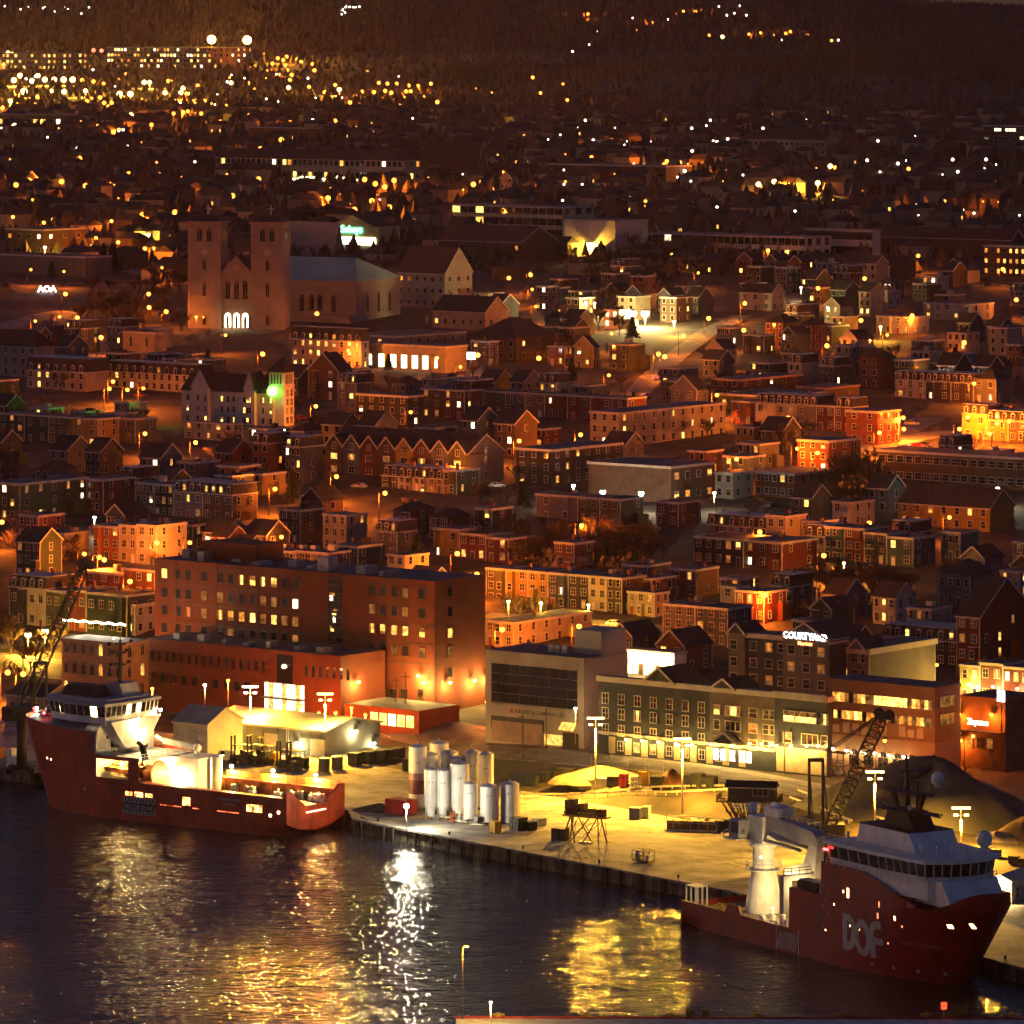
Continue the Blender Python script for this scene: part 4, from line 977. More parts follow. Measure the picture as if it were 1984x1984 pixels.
# dark bins, tanks and skips
M_BIN = mat('dark_green_bin', (0.028, 0.034, 0.028), 0.6, 0.2)
M_BINB = mat('dark_blue_bin', (0.02, 0.028, 0.06), 0.6, 0.2)
M_BOXR = mat('red_container', (0.40, 0.02, 0.02), 0.55, 0.2)
M_YEL = mat('machine_yellow', (0.5, 0.27, 0.02), 0.6, 0.25)
M_RUST = mat('rusty_steel', (0.18, 0.08, 0.03), 0.85, 0.35, 1.2)
def container(px, row, w_, d_, h_, m, label, rz=-38, z=None, ribs=True, cat='container', name='container', lid=None, group=None):
    b = at_z(px, row, z) if z is not None else on_ground(px, row)
    t = thing(name, label, cat, b, R(rz), group)
    q = MB(); q.box(-w_/2, w_/2, 0, d_, .12, h_); q.build('body', m, t)
    if ribs:
        q = MB(); k = max(2, int(w_ / .6))
        for i in range(k + 1): x = -w_/2 + w_ * i / k; q.box(x - .05, x + .05, -.07, -.003, .15, h_ - .05)
        k = max(2, int(d_ / .6))
        for i in range(k + 1): y = d_ * i / k; q.box(w_/2 + .003, w_/2 + .07, y - .05, y + .05, .15, h_ - .05)
        q.build('rib', m, t)['kind'] = 'stuff'
    q = MB(); q.box(-w_/2 - .06, w_/2 + .06, -.06, d_ + .06, h_, h_ + .1); q.build('lid', lid or m, t)
    q = MB(); q.box(-w_/2, -w_/2 + .3, .1, d_ - .1, 0, .12); q.box(w_/2 - .3, w_/2, .1, d_ - .1, 0, .12); q.build('skid', M_TIMB, t)['kind'] = 'stuff'
    return t
def drum(px, row, w_, h_, label):
    b = at_z(px, row, 2.5); t = thing('tank', label, 'tank', b, 0, 'dark tanks lined up on the apron')
    q = MB(); q.lathe([(w_*.94, 0), (w_, .15), (w_, h_ - .15), (w_*.96, h_)], n=16); q.build('tank_body', M_BIN, t)
    q = MB(); q.lathe([(w_*1.02, h_), (w_*.8, h_ + .12), (.05, h_ + .15)], n=16); q.build('lid', M_RAIL, t)
for i, (x, y, w_) in enumerate(((1733, 534, 60), (1803, 524, 62))):
    drum(0 + x / 2.76, 1300 + y / 2.76, 1.1, 2.4, ('round dark tank nearest the forklifts, first of the row', 'round dark tank, second of the row on the apron')[i])
for i, (x, y, lab) in enumerate(((228, 374, 'third'), (300, 366, 'fourth'), (355, 360, 'fifth'), (408, 354, 'sixth'), (455, 346, 'seventh'))):
    container(600 + x / 2.76, 1350 + y / 2.76 - 2, 2.0, 2.2, 2.3, M_BIN, 'square dark bin, %s in the row beside the grey warehouse' % lab, -30, 2.5)
container(640 + 150, 1496, 2.4, 2.2, 2.4, M_TIMB, 'dark cage crate behind the leftmost silo', -38, 2.5)
for i, (x, y, m, w_, lab) in enumerate(((1130, 470, M_BINB, 5.5, 'long blue skip behind the silos'), (1180, 478, M_BIN, 2.4, 'dark bin right of the blue skip'), (1250, 462, M_BIN, 3.2, 'dark bin in the middle of the upper yard row'), (1345, 452, M_BIN, 3.0, 'dark bin near the end of the upper yard row'), (1395, 470, M_TIMB, 2.6, 'low black skip beside the yard mast'))):
    container(600 + x / 2.76, 1350 + y / 2.76, w_, 2.2, 1.9, m, lab)
Z1 = lambda x, y: (1080 + x / 4.2, 1460 + y / 4.2)
for x, y, w_, d_, h_, m, lab in ((150, 300, 2.2, 2.2, 2.0, M_BINB, 'dark blue bin at the left end of the embankment store'), (240, 305, 3.0, 2.2, 2.0, mat('grey_bin', (.16, .15, .13), .7), 'grey ribbed bin in the embankment store'), (345, 290, 2.4, 2.2, 1.9, mat('grey_bin', (.16, .15, .13), .7), 'grey bin next to the dark green one'), (450, 275, 2.2, 2.2, 1.9, M_BIN, 'dark green bin left of the red container'),
    (530, 278, 1.3, 1.6, 2.4, M_BOXR, 'small bright red container in the embankment store'), (800, 290, 2.2, 2.2, 2.2, M_BIN, 'black pallet stack right of the yellow panel'), (1060, 280, 1.5, 2.2, 2.2, M_BINB, 'navy bin right of the tall yard lamp post'), (1130, 282, 2.0, 2.0, 2.5, M_BIN, 'tall dark bin in the group left of the stilted hut'), (1215, 284, 2.6, 2.4, 2.0, M_BIN, 'dark bin at the right end of the embankment store'),
    (50, 225, 3.5, 2.5, 2.2, M_TIMB, 'dark crate pile at the left edge of the embankment store')):
    px, row = Z1(x, y); container(px, row, w_, d_, h_, m, lab, -20)
px, row = Z1(630, 286); b = on_ground(px, row); t = thing('shelf_rack', 'open rack of white drums beside the red container', 'rack', b, R(-20))
for z in (0.1, .8, 1.5, 2.2):
    q = MB(); q.box(-1.3, 1.3, 0, 1.4, z, z + .08); q.build('shelf', M_STEEL, t)
    if z < 2:
        for x in (-.9, -.3, .3, .9): q = MB(); q.cyl((x, .5, z + .08), (x, .5, z + .55), .25, n=10); q.build('white_drum', M_SWHITE, t)
px, row = Z1(700, 262); b = on_ground(px, row); t = tag(MB().box(-1, 1, 0, .3, 0, 2.6).build('signboard', M_YEL, None, b, R(-20)), 'yellow upright board among the embankment bins', 'board')
def heap(name, label, px, row, rx, ryy, h_, m, seed, cat='heap', rz=0.0, z=None, jag=0.12, ring=28):
    b = at_z(px, row, z) if z is not None else on_ground(px, row)
    rr = random.Random(seed); q = MB(); N, Rn = ring, 8
    ph = [rr.uniform(0, 6.28) for _ in range(5)]
    for j in range(Rn + 1):
        f_ = j / Rn
        for k in range(N):
            a = 2*math.pi*k/N; wob = 1 + jag * (math.sin(2*a + ph[0]) + .6*math.sin(3*a + ph[1]) + .4*math.sin(7*a + ph[2]))
            zz = h_ * (1 - f_ ** 1.5) * (1 + .12*math.sin(3*a + ph[3] + 2*f_)) + rr.uniform(-.04, .04) * h_
            q.v.append((rx*f_*wob*math.cos(a), ryy*f_*wob*math.sin(a), max(-.6, zz - (.6 if j == Rn else 0))))
    for j in range(Rn):
        for k in range(N): q.f.append((j*N + k, j*N + (k+1) % N, (j+1)*N + (k+1) % N, (j+1)*N + k)); q.m.append(0); q.sm.append(True)
    return tag(q.build(name, m, None, b, rz), label, cat)
M_SAND = mat('sand_yellow', (0.40, 0.31, 0.17), 0.95, 0.25, 0.5, bump=0.5, bscale=2)
px, row = Z1(330, 190); heap('gravel_heap', 'pale gravel heap behind the grey bins', px, row + 6, 9, 4, 2.4, mat('gravel', (.16, .13, .085), .95, .3, 1.0, bump=.6, bscale=4), 4)
px, row = Z1(930, 250); heap('scrap_heap', 'heap of yellow-lit scrap between the dark bins', px, row, 4.2, 2.5, 2.6, M_RUST, 6, jag=.25)
# portable toilets / boxes near the bank
for x, lab, m in ((625, 'navy portable cabin on the yard below the bank', M_BINB), (715, 'pale grey portable cabin beside the navy one', mat('grey_bin2', (.3, .3, .28), .7))):
    px, row = Z1(x, 540 - (8 if x > 700 else 0)); container(px, row, 2.0 if x < 700 else 1.2, 1.4, 2.1, m, lab, -20, 2.5, False, 'cabin', 'portable_cabin', M_RAIL)
# long rack with crates
px, row = Z1(985, 630); b = at_z(px, row, 2.5); t = thing('crate_rack', 'long orange-lit rack of crates below the yard mast', 'rack', b, R(-12))
for k in range(7): q = MB(); q.box(-2.2 + k*1.25, -1.1 + k*1.25, .3, 1.8, .25, 1.75 - .05*(k % 2)); q.build('crate', M_RUST, t)
q = MB(); q.box(-2.5, 6.8, 0, 2.0, 0, .2); railing(q, [(-2.5, 0, .2), (6.8, 0, .2)], 2.2, .05, 1.5); railing(q, [(-2.5, 2, .2), (6.8, 2, .2)], 2.2, .05, 1.5); q.build('rack_frame', M_RAIL, t)
for x, y, w_, lab in ((1145, 625, 3.2, 'dark low skip left in the skip row under the hut'), (1270, 625, 3.4, 'dark low skip in the middle of the skip row under the hut'), (1400, 618, 3.2, 'dark low skip at the right of the row under the hut')):
    px, row = Z1(x, y); container(px, row, w_, 2.6, 1.6, M_BIN, lab, -12, 2.5, cat='skip', name='skip')
# hut on its flared timber trestle
px, row = Z1(1560, 385); hb = at_depth(px, row, 944); t = thing('stilted_hut', 'dark blue hut on a flared timber trestle above the yard', 'hut', (hb.x, hb.y, 2.5), R(-12)); pz = hb.z - 2.5
q = MB(); q.box(-5.6, 5.6, -2.2, 3.2, pz - .1, pz + .12); q.build('platform', M_POLE, t)
q = MB(); railing(q, [(-5.5, -2.1, pz + .1), (5.5, -2.1, pz + .1)], 1.0, .05, .7); railing(q, [(-5.5, -2.1, pz + .1), (-5.5, 3.1, pz + .1)], 1.0, .05, .7); railing(q, [(5.5, -2.1, pz + .1), (5.5, 3.1, pz + .1)], 1.0, .05, .7); q.build('railing', M_POLE, t)
M_HUT = clapboard('navy_clapboard', (0.035, 0.045, 0.055), 6)
q = MB(); q.box(-3.6, 4.6, -.9, 2.6, pz + .12, pz + 2.5); q.build('wall', M_HUT, t)
q = MB(); q.box(-3.68, -3.6, -.9, 2.6, pz + .12, pz + 2.5); q.build('porch_wall', M_TRIM2, t)
q = MB(); q.prism([(-1.3, pz + 2.45), (3.0, pz + 2.45), (.85, pz + 3.5)], -4.2, 5.0, 'x'); q.build('roof', M_SHING, t)
q = MB(); q.box(-4.25, 5.05, -1.4, -1.3, pz + 2.35, pz + 2.55); q.beam((-4.24, -1.3, pz + 2.5), (-4.24, .85, pz + 3.55), .08, .2); q.beam((-4.24, 3.0, pz + 2.5), (-4.24, .85, pz + 3.55), .08, .2); q.build('barge_board', M_TRIM, t)
window(t, 2.2, -.905, pz + 1.1, 2.6, 1.2, 0, 'triple', M_PANE, M_TRIM)
window(t, -3.69, .3, pz + 1.0, .8, 1.1, -math.pi/2, 'sash', M_PANE, M_TRIM); window(t, -3.69, 1.6, pz + 1.0, .6, 1.1, -math.pi/2, 'sash', M_PANE, M_TRIM)
for i in range(7):
    a = (-4.6 + i*1.45, -1.6, pz - .1); c = (-1.2 + i*.45, 0, 0); q = MB(); q.beam(a, c, .22); q.beam((a[0], 2.4, pz - .1), (c[0], 1.4, 0), .22); q.build('trestle_leg', M_POLE, t)
    q = MB(); q.beam((-4.0 + i*1.3, -1.5, pz*.75), (-2.2 + i*1.1, -.8, pz*.35), .16); q.beam((-2.6 + i*.9, -.9, pz*.3), (-3.2 + i*1.2, -1.3, pz*.7), .16); q.build('trestle_brace', M_POLE, t)
# yellow lattice machine on its tripod frame
px, row = 600 + 1450 / 2.76, 1350 + 775 / 2.76; b = at_z(px, row, 2.5); t = thing('lattice_hopper', 'rust-yellow hopper machine on a lattice tripod frame', 'machine', b, R(-30))
for i, (x0, y0, x1, y1) in enumerate(((-3, -1.5, -2, 0), (-.4, -1.5, -2, 0), (-3, 1.5, -2, 1), (1.2, -1.5, 3.4, 0), (4.4, -1.5, 3.4, 0), (4.4, 1.5, 3.4, 1), (-1.4, -1.5, 2.2, -.5), (1.2, 1.5, -1, .5))):
    q = MB(); q.beam((x0, y0, 0), (x1, y1, 4.6), .2); q.beam((x0, y0, 1.2), (lerp(x0, x1, .9) + .8, y1, 3.6), .1); q.build('lattice_leg', M_RUST, t)
q = MB(); q.box(-3.2, 5.4, -.9, 1.3, 4.4, 4.7); q.build('platform', M_YEL, t)
for k in range(8): q = MB(); x = -2.9 + k*.95; q.box(x, x + ry.uniform(.7, 1.3), -.7, .9, 4.7, 4.7 + (2.6 if k < 4 else 1.3) * ry.uniform(.7, 1.1)); q.cyl((x, -.8, 5.1), (x + 1, -.8, 5.6), .2, n=8); q.build('machine_block', ry.choice([M_YEL, M_RUST]), t)
q = MB(); q.box(.5, 3.0, -1.6, -1, 0, .3); q.build('foot_plate', M_RAIL, t)
container(600 + 1325 / 2.76, 1350 + 772 / 2.76, 2.4, 2.0, 2.1, M_BINB, 'blue-black bin under the rusty hopper machine', -30, 2.5)
container(600 + 1092 / 2.76, 1350 + 716 / 2.76, 2.2, 2.2, 2.2, M_BIN, 'dark bin right of the shortest silo by the quay', -50, 2.5)
container(600 + 1152 / 2.76, 1350 + 716 / 2.76, 1.8, 2.0, 1.5, M_TIMB, 'low dark crate beside the bin near the quay', -50, 2.5)
container(600 + 1205 / 2.76, 1350 + 690 / 2.76, 1.6, 2.0, 1.2, M_STEEL, 'grey open crate right of the silos', -50, 2.5)
container(600 + 975 / 2.76, 1350 + 730 / 2.76, 1.5, 1.4, 2.0, M_YEL, 'small yellow pump frame in front of the silos', -50, 2.5, ribs=True, cat='pump', name='pump_unit')
container(600 + 460 / 2.76, 1350 + 630 / 2.76, 5.0, 3.0, 2.6, M_BOXR, 'dark red container between the ship stern and silos', -40, 2.5)
hp = on_ground(600 + 370 / 2.76, 1350 + 615 / 2.76); heap('rope_heap', 'dark heap of nets and hoses by the ship stern', 600 + 380 / 2.76, 1350 + 612 / 2.76, 4.5, 2.4, 1.3, M_TIMB, 8, z=2.5, jag=.2)
bx = at_z(1284 - 40, 1684 - 14, 2.5); t = thing('pump_trolley', 'small railed pump trolley on the quay edge', 'trolley', bx, R(-45))
q = MB(); q.box(-1.6, 2.2, -.8, .8, .2, .4); q.build('trolley_bed', M_RUST, t); q = MB(); q.cyl((-.9, 0, .4), (-.9, 0, 2.0), .6, n=12); q.build('white_tank', M_SWHITE, t); q = MB(); railing(q, [(-1.6, -.8, .4), (2.2, -.8, .4)], 1.6, .05, 1.2); railing(q, [(-1.6, .8, .4), (2.2, .8, .4)], 1.6, .05, 1.2); q.build('railing', M_RUST, t); q = MB(); q.box(1.2, 2.0, -.5, .5, .4, 1.4); q.build('motor', M_SWHITE, t)
# forklifts and van
def forklift(px, row, m, label, rz, sc=1.0):
    t = thing('forklift', label, 'forklift', at_z(px, row, 2.5), R(rz), 'forklifts parked on the apron'); t.scale = (sc, sc, sc)
    q = MB(); q.box(-.4, 2.4, -.9, .9, .6, 1.5); q.prism([(1.6, 1.5), (2.5, 1.5), (2.4, 2.1), (1.7, 2.2)], -.85, .85, 'y'); q.build('chassis', m, t)
    q = MB()
    for x, y in ((-.2, -.8), (-.2, .8), (1.5, -.8), (1.5, .8)): q.beam((x, y, 1.5), (x + .1, y, 3.1), .1)
    q.box(-.4, 1.8, -.9, .9, 3.1, 3.2); q.build('cab_guard', M_BLACK, t)
    q = MB()
    for y in (-.6, .6): q.box(-1.15, -.9, y - .12, y + .12, .15, 4.6)
    for z in (1.2, 2.8, 4.4): q.box(-1.15, -.95, -.6, .6, z, z + .2)
    q.build('mast', M_BLACK, t)
    q = MB()
    for y in (-.5, .5): q.box(-2.6, -1.1, y - .1, y + .1, .2, .3)
    q.box(-1.25, -1.15, -.8, .8, .3, 1.3); q.build('fork', M_BLACK, t)
    for x, y in ((-.3, -1.0), (-.3, 1.0), (1.8, -1.0), (1.8, 1.0)): q = MB(); q.cyl((x, y - .2, .5), (x, y + .2, .5), .52, n=12); q.build('wheel', M_BLACK, t)
    q = MB(); q.box(.6, 1.2, -.4, .4, 1.5, 2.3); q.build('seat', M_BLACK, t); return t
forklift(462, 1478, M_BIN, 'dark forklift parked beside the white van', -28, 1.15); forklift(494, 1480, M_BIN, 'dark forklift with tall mast in the middle of the group', -28, 1.2); forklift(515, 1479, M_YEL, 'yellow forklift behind the tall dark one', -28, 1.1)
forklift(550, 1487, M_BIN, 'dark forklift standing apart, left of the tanks', -28, 1.1); forklift(570, 1491, M_TIMB, 'black forklift next to the tank row', -28, 1.15)
def vehicle(px, row, m, label, rz, van=False, z=None, base=None, group=None, lights=False):
    b = base if base is not None else (at_z(px, row, z) if z is not None else on_ground(px, row))
    t = thing('van' if van else 'car', label, 'van' if van else 'car', b, R(rz), group)
    prof = [(-2.6, .4), (2.5, .4), (2.6, 1.0), (1.7, 1.3), (1.2, 2.1), (-2.55, 2.15)] if van else [(-2.1, .35), (2.1, .35), (2.15, .75), (1.2, .92), (.55, 1.42), (-1.1, 1.45), (-1.75, .95), (-2.15, .9)]
    q = MB(); q.prism(prof, -.88, .88, 'y'); q.build('body', m, t)
    for s_ in (-1, 1):
        q = MB(); q.face([(.0, s_*.89, 1.0), (1.0 if van else .95, s_*.89, 1.0 if not van else 1.3), (.9 if van else .5, s_*.89, 1.35 if not van else 2.0), (.0, s_*.89, 1.38 if not van else 2.0)]); q.build('side_window', M_GLASS, t)
        if not van: q = MB(); q.face([(-1.5, s_*.89, .98), (-.15, s_*.89, 1.0), (-.15, s_*.89, 1.38), (-1.05, s_*.89, 1.4)]); q.build('side_window', M_GLASS, t)
    q = MB(); q.face([(1.72, -.75, 1.32), (1.72, .75, 1.32), (1.25, .75, 2.05), (1.25, -.75, 2.05)] if van else [(1.21, -.75, .95), (1.21, .75, .95), (.6, .75, 1.4), (.6, -.75, 1.4)]); q.v = [(a + .02, b_, c + .02) for a, b_, c in q.v]; q.build('windscreen', M_GLASS, t)
    for x in ((-1.7, 1.6) if van else (-1.35, 1.35)):
        for y in (-.82, .82): q = MB(); q.cyl((x, y - .1, .34), (x, y + .1, .34), .34, n=12); w_ = q.build('wheel', M_BLACK, t); q = MB(); q.cyl((x, y - .11, .34), (x, y + .11, .34), .18, n=8); q.build('rim', M_STEEL, w_)
    for y in (-.65, .65):
        fx_ = 2.6 if van else 2.14
        q = MB(); q.box(fx_, fx_ + .03, y - .16, y + .16, .62, .8); q.build('headlight', E_WHT if lights else M_RAIL, t)
        q = MB(); q.box((-2.62 if van else -2.17), (-2.6 if van else -2.14), y - .16, y + .16, .7, .88); q.build('tail_light', E_RED if lights else M_BOXR, t)
    return t
M_CARW = mat('white_car_paint', (0.7, 0.68, 0.62), .35, .05, spec=.6); M_CARD = mat('dark_car_paint', (0.02, 0.02, 0.024), .3, .05, spec=.6); M_CARR = mat('red_car_paint', (0.25, 0.015, 0.015), .3, .05, spec=.6); M_CARS = mat('silver_car_paint', (0.36, 0.35, 0.34), .35, .05, spec=.6)
vehicle(440, 1474, M_CARW, 'white delivery van parked on the apron near the forklifts', 152, True, 2.5)
# tarped salt mound with weights, sand piles, jersey blocks
M_TARP = mat('dark_tarpaulin', (0.045, 0.042, 0.038), 0.65, 0.2, 0.2, bump=0.6, bscale=0.6)
t = heap('tarped_mound', 'huge dark tarpaulin-covered mound behind the crimson ship', 1808, 1612, 30, 13, 12.0, M_TARP, 21, 'mound', R(-38), z=4.0, jag=.05, ring=48)
for i, (px, row) in enumerate(((1772, 1497), (1794, 1499), (1830, 1509), (1851, 1511), (1888, 1519), (1917, 1526))):
    q = at_depth(px, row + 3, 936 + 1.0*i); o = MB().box(-.95, .95, -.6, .6, -.5, .75).build('ballast_block', M_TIMB, None, q, R(-30)); o.location.z -= .2
    tag(o, '%s black ballast block along the crest of the tarped mound' % ORD[i], 'block', 'ballast blocks on the tarped mound')
heap('sand_pile', 'pale sand pile beside the tarped mound', 1930, 1655, 9, 5, 3.6, M_SAND, 23, 'sand pile', z=4.0, jag=.08)
heap('earth_pile', 'brown earth pile behind the pale sand pile', 1990, 1650, 12, 6, 5.5, mat('brown_earth', (.2, .12, .06), .95, .25, bump=.5), 27, 'earth pile', z=4.0, jag=.08)
for i, (px, row) in enumerate(((1906, 1657), (1927, 1661), (1962, 1674), (1982, 1679))):
    container(px, row, 1.7, 1.0, 1.2, M_TIMB, ('low dark block by the ship bow, first from the left', 'low dark block by the ship bow, second from the left', 'square dark block near the white cabin', 'square dark block at the right edge of the yard')[i], -30, ribs=False, cat='block', name='barrier_block')
plC = Place(1915, 1960, 2040, 1710, 3.6, -30, zb=2.5); t = start('site_cabin', 'floodlit white cabin on the quay behind the crimson bow', plC); walls(t, plC.w, plC.d, plC.h, M_CORRW); gable_y(t, plC.w, plC.d, plC.h, .9, M_CORRW, M_CORRW, M_TRIM, .2)
for x in (1.3, 2.1): win_front(t, plC, plC.w - x, 1.1, .6, 1.2, LIT[0])
win_side(t, plC, 2.2, 1.0, 1.0, 1.5, M_PANE)
lamp(0, 0, 3.2, 'wall', 2600, WARM, E_WHT, 'glaring white lamp on the cabin behind the crimson bow', 'wall lamp', .4, None, plC.local(1.2, -.6, 0.2), 'wall_lamp')

# ---- crawler cranes
M_CRANE = mat('crane_black', (0.018, 0.015, 0.013), .6, .2)
def crane(base, tip, label, rz, cabz, gantry):
    t = thing('crawler_crane', label, 'crane', base, 0)
    b, e = Vector((0, 0, cabz)), Vector(tip) - Vector(base)
    d = (e - b).normalized(); sx = d.cross(Vector((0, -1, 0))).normalized(); sy = d.cross(sx).normalized()
    n = 20
    for i in range(n):
        q = MB(); f0, f1 = i / n, (i + 1) / n
        w0 = 1.0 * min(1, f0 * 8 + .35, (1 - f0) * 8 + .3); w1 = 1.0 * min(1, f1 * 8 + .35, (1 - f1) * 8 + .3)
        p0, p1 = b.lerp(e, f0), b.lerp(e, f1); cs = ((1, 1), (1, -1), (-1, -1), (-1, 1))
        for k, (a, c) in enumerate(cs):
            A = p0 + sx*a*w0 + sy*c*w0*.8; B = p1 + sx*a*w1 + sy*c*w1*.8; q.beam(A, B, .24)
            a2, c2 = cs[(k + 1) % 4]; B2 = p1 + sx*a2*w1 + sy*c2*w1*.8; q.beam(A, B2, .12); q.beam(B, B2, .12)
        q.build('boom_section', M_CRANE, t)
    q = MB(); q.cyl(e - Vector((.9, .4, -.2)), e - Vector((.9, -.4, -.2)), .9, n=14); q.cyl(e + Vector((.9, -.4, -.2)), e + Vector((.9, .4, -.2)), .9, n=14); q.box(e.x - 1.2, e.x + 1.2, e.y - .5, e.y + .5, e.z - .9, e.z + .3); q.build('boom_head', M_CRANE, t)
    g = Vector(gantry)
    q = MB()
    for o in (-.7, -.25, .25, .7): q.beam(g + Vector((o, 0, 0)), e + Vector((o*.4, 0, .4)), .1)
    q.beam(e, e + Vector((.3, -.3, -14)), .05); q.build('pendant_line', M_CRANE, t)
    q = MB()
    for x in (-1.3, 1.3): q.beam((g.x + x*.9, g.y, cabz - .5), (g.x + x*.9, g.y, g.z), .5); q.beam((x - 1, 0, cabz - .5), (g.x + x*.9, g.y, g.z), .2)
    q.box(g.x - 1.4, g.x + 1.4, g.y - .3, g.y + .3, g.z - .4, g.z + .2); q.build('gantry', M_CRANE, t)
    q = MB(); q.box(-3.2, 3.0, -1.6, 1.8, cabz - 1.4, cabz + 1.2); q.build('machine_house', M_CRANE, t)
    q = MB(); q.box(-3.6, -1.4, -2.6, -1.0, cabz - 1.2, cabz + 1.3); q.build('cab', M_CRANE, t)
    q = MB(); q.box(-3.4, -1.6, -2.66, -2.6, cabz - .4, cabz + 1.0); q.build('cab_window', M_GLASS, t)
    q = MB(); q.cyl((0, 0, .8), (0, 0, cabz - 1.4), 1.4 if cabz < 6 else 1.0, n=14)
    for x in (-2.2, 2.2): q.box(x - .5, x + .5, -3.0, 3.0, 0, 1.1)
    q.box(-2.2, 2.2, -1.5, 1.5, .6, 1.2); q.build('crawler_base', M_CRANE, t)
    q = MB(); railing(q, [(-3.6, -2.7, cabz - 1.4), (3, -2.7, cabz - 1.4)], 1.1, .05); q.build('railing', M_CRANE, t)
    return t
b1 = at_depth(42, 1470, 1022); b1.z = 2.5; crane(b1, at_depth(166, 1092, 1040), 'black lattice crane with raised boom beyond the red ship bow', 0, 11.5, (3.5, 1.0, 21.0))
b2 = at_depth(1602, 1712, 905); b2.z = 2.5; b2 = Vector((b2.x, max(b2.y, quay_y(b2.x) + 6), 2.5)); crane(b2, at_depth(1713, 1383, 905), 'black lattice crane with raised boom behind the crimson ship', 0, 6.5, (-1.8, .8, 18.5))
ts_ = thing('service_boat_deck', 'low cluttered work barge moored left of the red ship', 'barge', at_z(30, 1508, 0), R(-38))
q = MB(); q.box(-9, 7, -3, 3, -.5, 2.4); q.build('hull', M_TIMB, ts_)
for k in range(9): q = MB(); x = -8 + k*1.6; q.box(x, x + 1.4, -2.6, -.8, 2.4, 2.4 + ry.uniform(1, 4.5)); q.build('deck_box', ry.choice([M_REEL, M_SWHITE, M_STEEL, M_BINB]), ts_)

# ---- near pier at the bottom edge of the view
pt = thing('near_pier', 'red-edged pier deck with orange bollards at the bottom edge', 'pier', (0, 0, 0))
p0 = at_z(884, 1973, 3.0); p1 = at_z(2100, 1978, 3.0)
q = MB(); q.box(0, 140, -30, 0, -1, 3.0); q.build('pier_deck', mat('pier_white_concrete', (.5, .47, .4), .8, .2), pt, (p0.x, p0.y, 0), R(-0.5))
q = MB(); q.box(-.3, 140, -.25, .25, 3.004, 3.28); q.build('kerb_beam', mat('red_kerb_paint', (.42, .03, .02), .6, .2), pt, (p0.x, p0.y, 0), R(-0.5))
for px in (966, 1135, 1298, 1465, 1629, 1795, 1960):
    o = at_z(px, 1974, 3.0); q = MB(); q.box(-.35, .35, -.3, .3, 0, .55); q.box(-.85, .85, -.2, .2, .2, .42); q.build('bollard', M_YEL, pt, (o.x, p0.y, 3.25))
for px in (1337, 1367): o = at_z(px, 1972, 3.0); q = MB(); q.box(-.6, .6, -.3, .3, 0, 1.1); q.build('mooring_hook', M_RUST, pt, (o.x, p0.y, 3.25))
o = at_z(1828, 1972, 3.0); t = thing('life_ring_box', 'small red life-ring box on a post at the bottom right', 'safety box', (o.x, p0.y - .5, 3.0)); q = MB(); q.box(-.42, .42, -.15, .15, 1.4, 2.4); q.build('box', emit('red_box_emission', (1, .06, .02), 1.0), t); q = MB(); q.cyl((0, .2, 0), (0, .2, 1.5), .06, n=6); q.build('post', M_STEEL, t)  # the box surface itself is emissive red
t = thing('pier_lamp', 'slender lamp post on the near pier', 'street lamp', (p0.x + .9, p0.y - .6, 3.0)); q = MB(); q.cyl((0, 0, 0), (0, 0, 10.2), .12, .07, 8); q.beam((0, 0, 10.2), (.5, .5, 10.5), .08); q.box(.2, .9, .2, .7, 10.4, 10.55); q.build('post', M_POLE, t); q = MB(); q.box(.25, .85, .25, .65, 10.3, 10.39); q.build('lantern', E_GLD, t); point(t, (.5, -.2, 9.9), 1500, GOLD, .2)
lamp(0, 0, 4.0, 'post', 1800, WARM, E_WHT, 'low pier lamp below the bottom edge', 'street lamp', .2, None, Vector((p0.x + 5, p0.y - 9, 3.0)))
for i in range(4):
    p = at_z(1000 + i * 210, 1984, 3.0)

# ---- high mast yard lights
YL = (1.0, 0.49, 0.045)
for px, top, bot, pw, g, lab in ((485, 1331, 1447, 36000, E_WHT, 'tall white twin-arm lamp mast in front of the grey warehouse'), (630, 1345, 1464, 46000, E_GLD, 'brightest yellow lamp mast at the corner of the grey warehouse'),
    (1154, 1392, 1531, 64000, E_GLD, 'white-headed lamp mast at the hotel corner beyond the silos'), (1322, 1432, 1577, 34000, E_GLD, 'yellow lamp mast on the sandy bank near the stilted hut'),
    (1695, 1496, 1622, 60000, E_GLD, 'lamp mast on the ramp left of the tarped mound'), (1862, 1566, 1648, 60000, E_GLD, 'glaring lamp mast in front of the tarped mound')):
    b = on_ground(px, bot); D = b.y; h_ = H - (top - HY) * D / F - b.z
    lamp(px, top, h_, 'mast', pw, YL, g, lab, 'lamp mast', .42, 'high mast lamps around the yard', b, 'lamp_mast')
fl = at_depth(797, 1553, 953); t = thing('quay_floodlight', 'dazzling white floodlight low at the foot of the banded silo', 'floodlight', (fl.x - .8, fl.y - 4, 2.5)); hz_ = 4.2
q = MB(); q.cyl((0, 0, 0), (0, 0, hz_ - .4), .08, n=6); q.build('post', M_STEEL, t); q = MB(); q.ball((0, 0, hz_), .45, 12, 8); q.build('lantern', emit('dazzling_glow', (1, .95, .8), 60), t); point(t, (0, -.9, hz_), 5500, WHITE, .5)
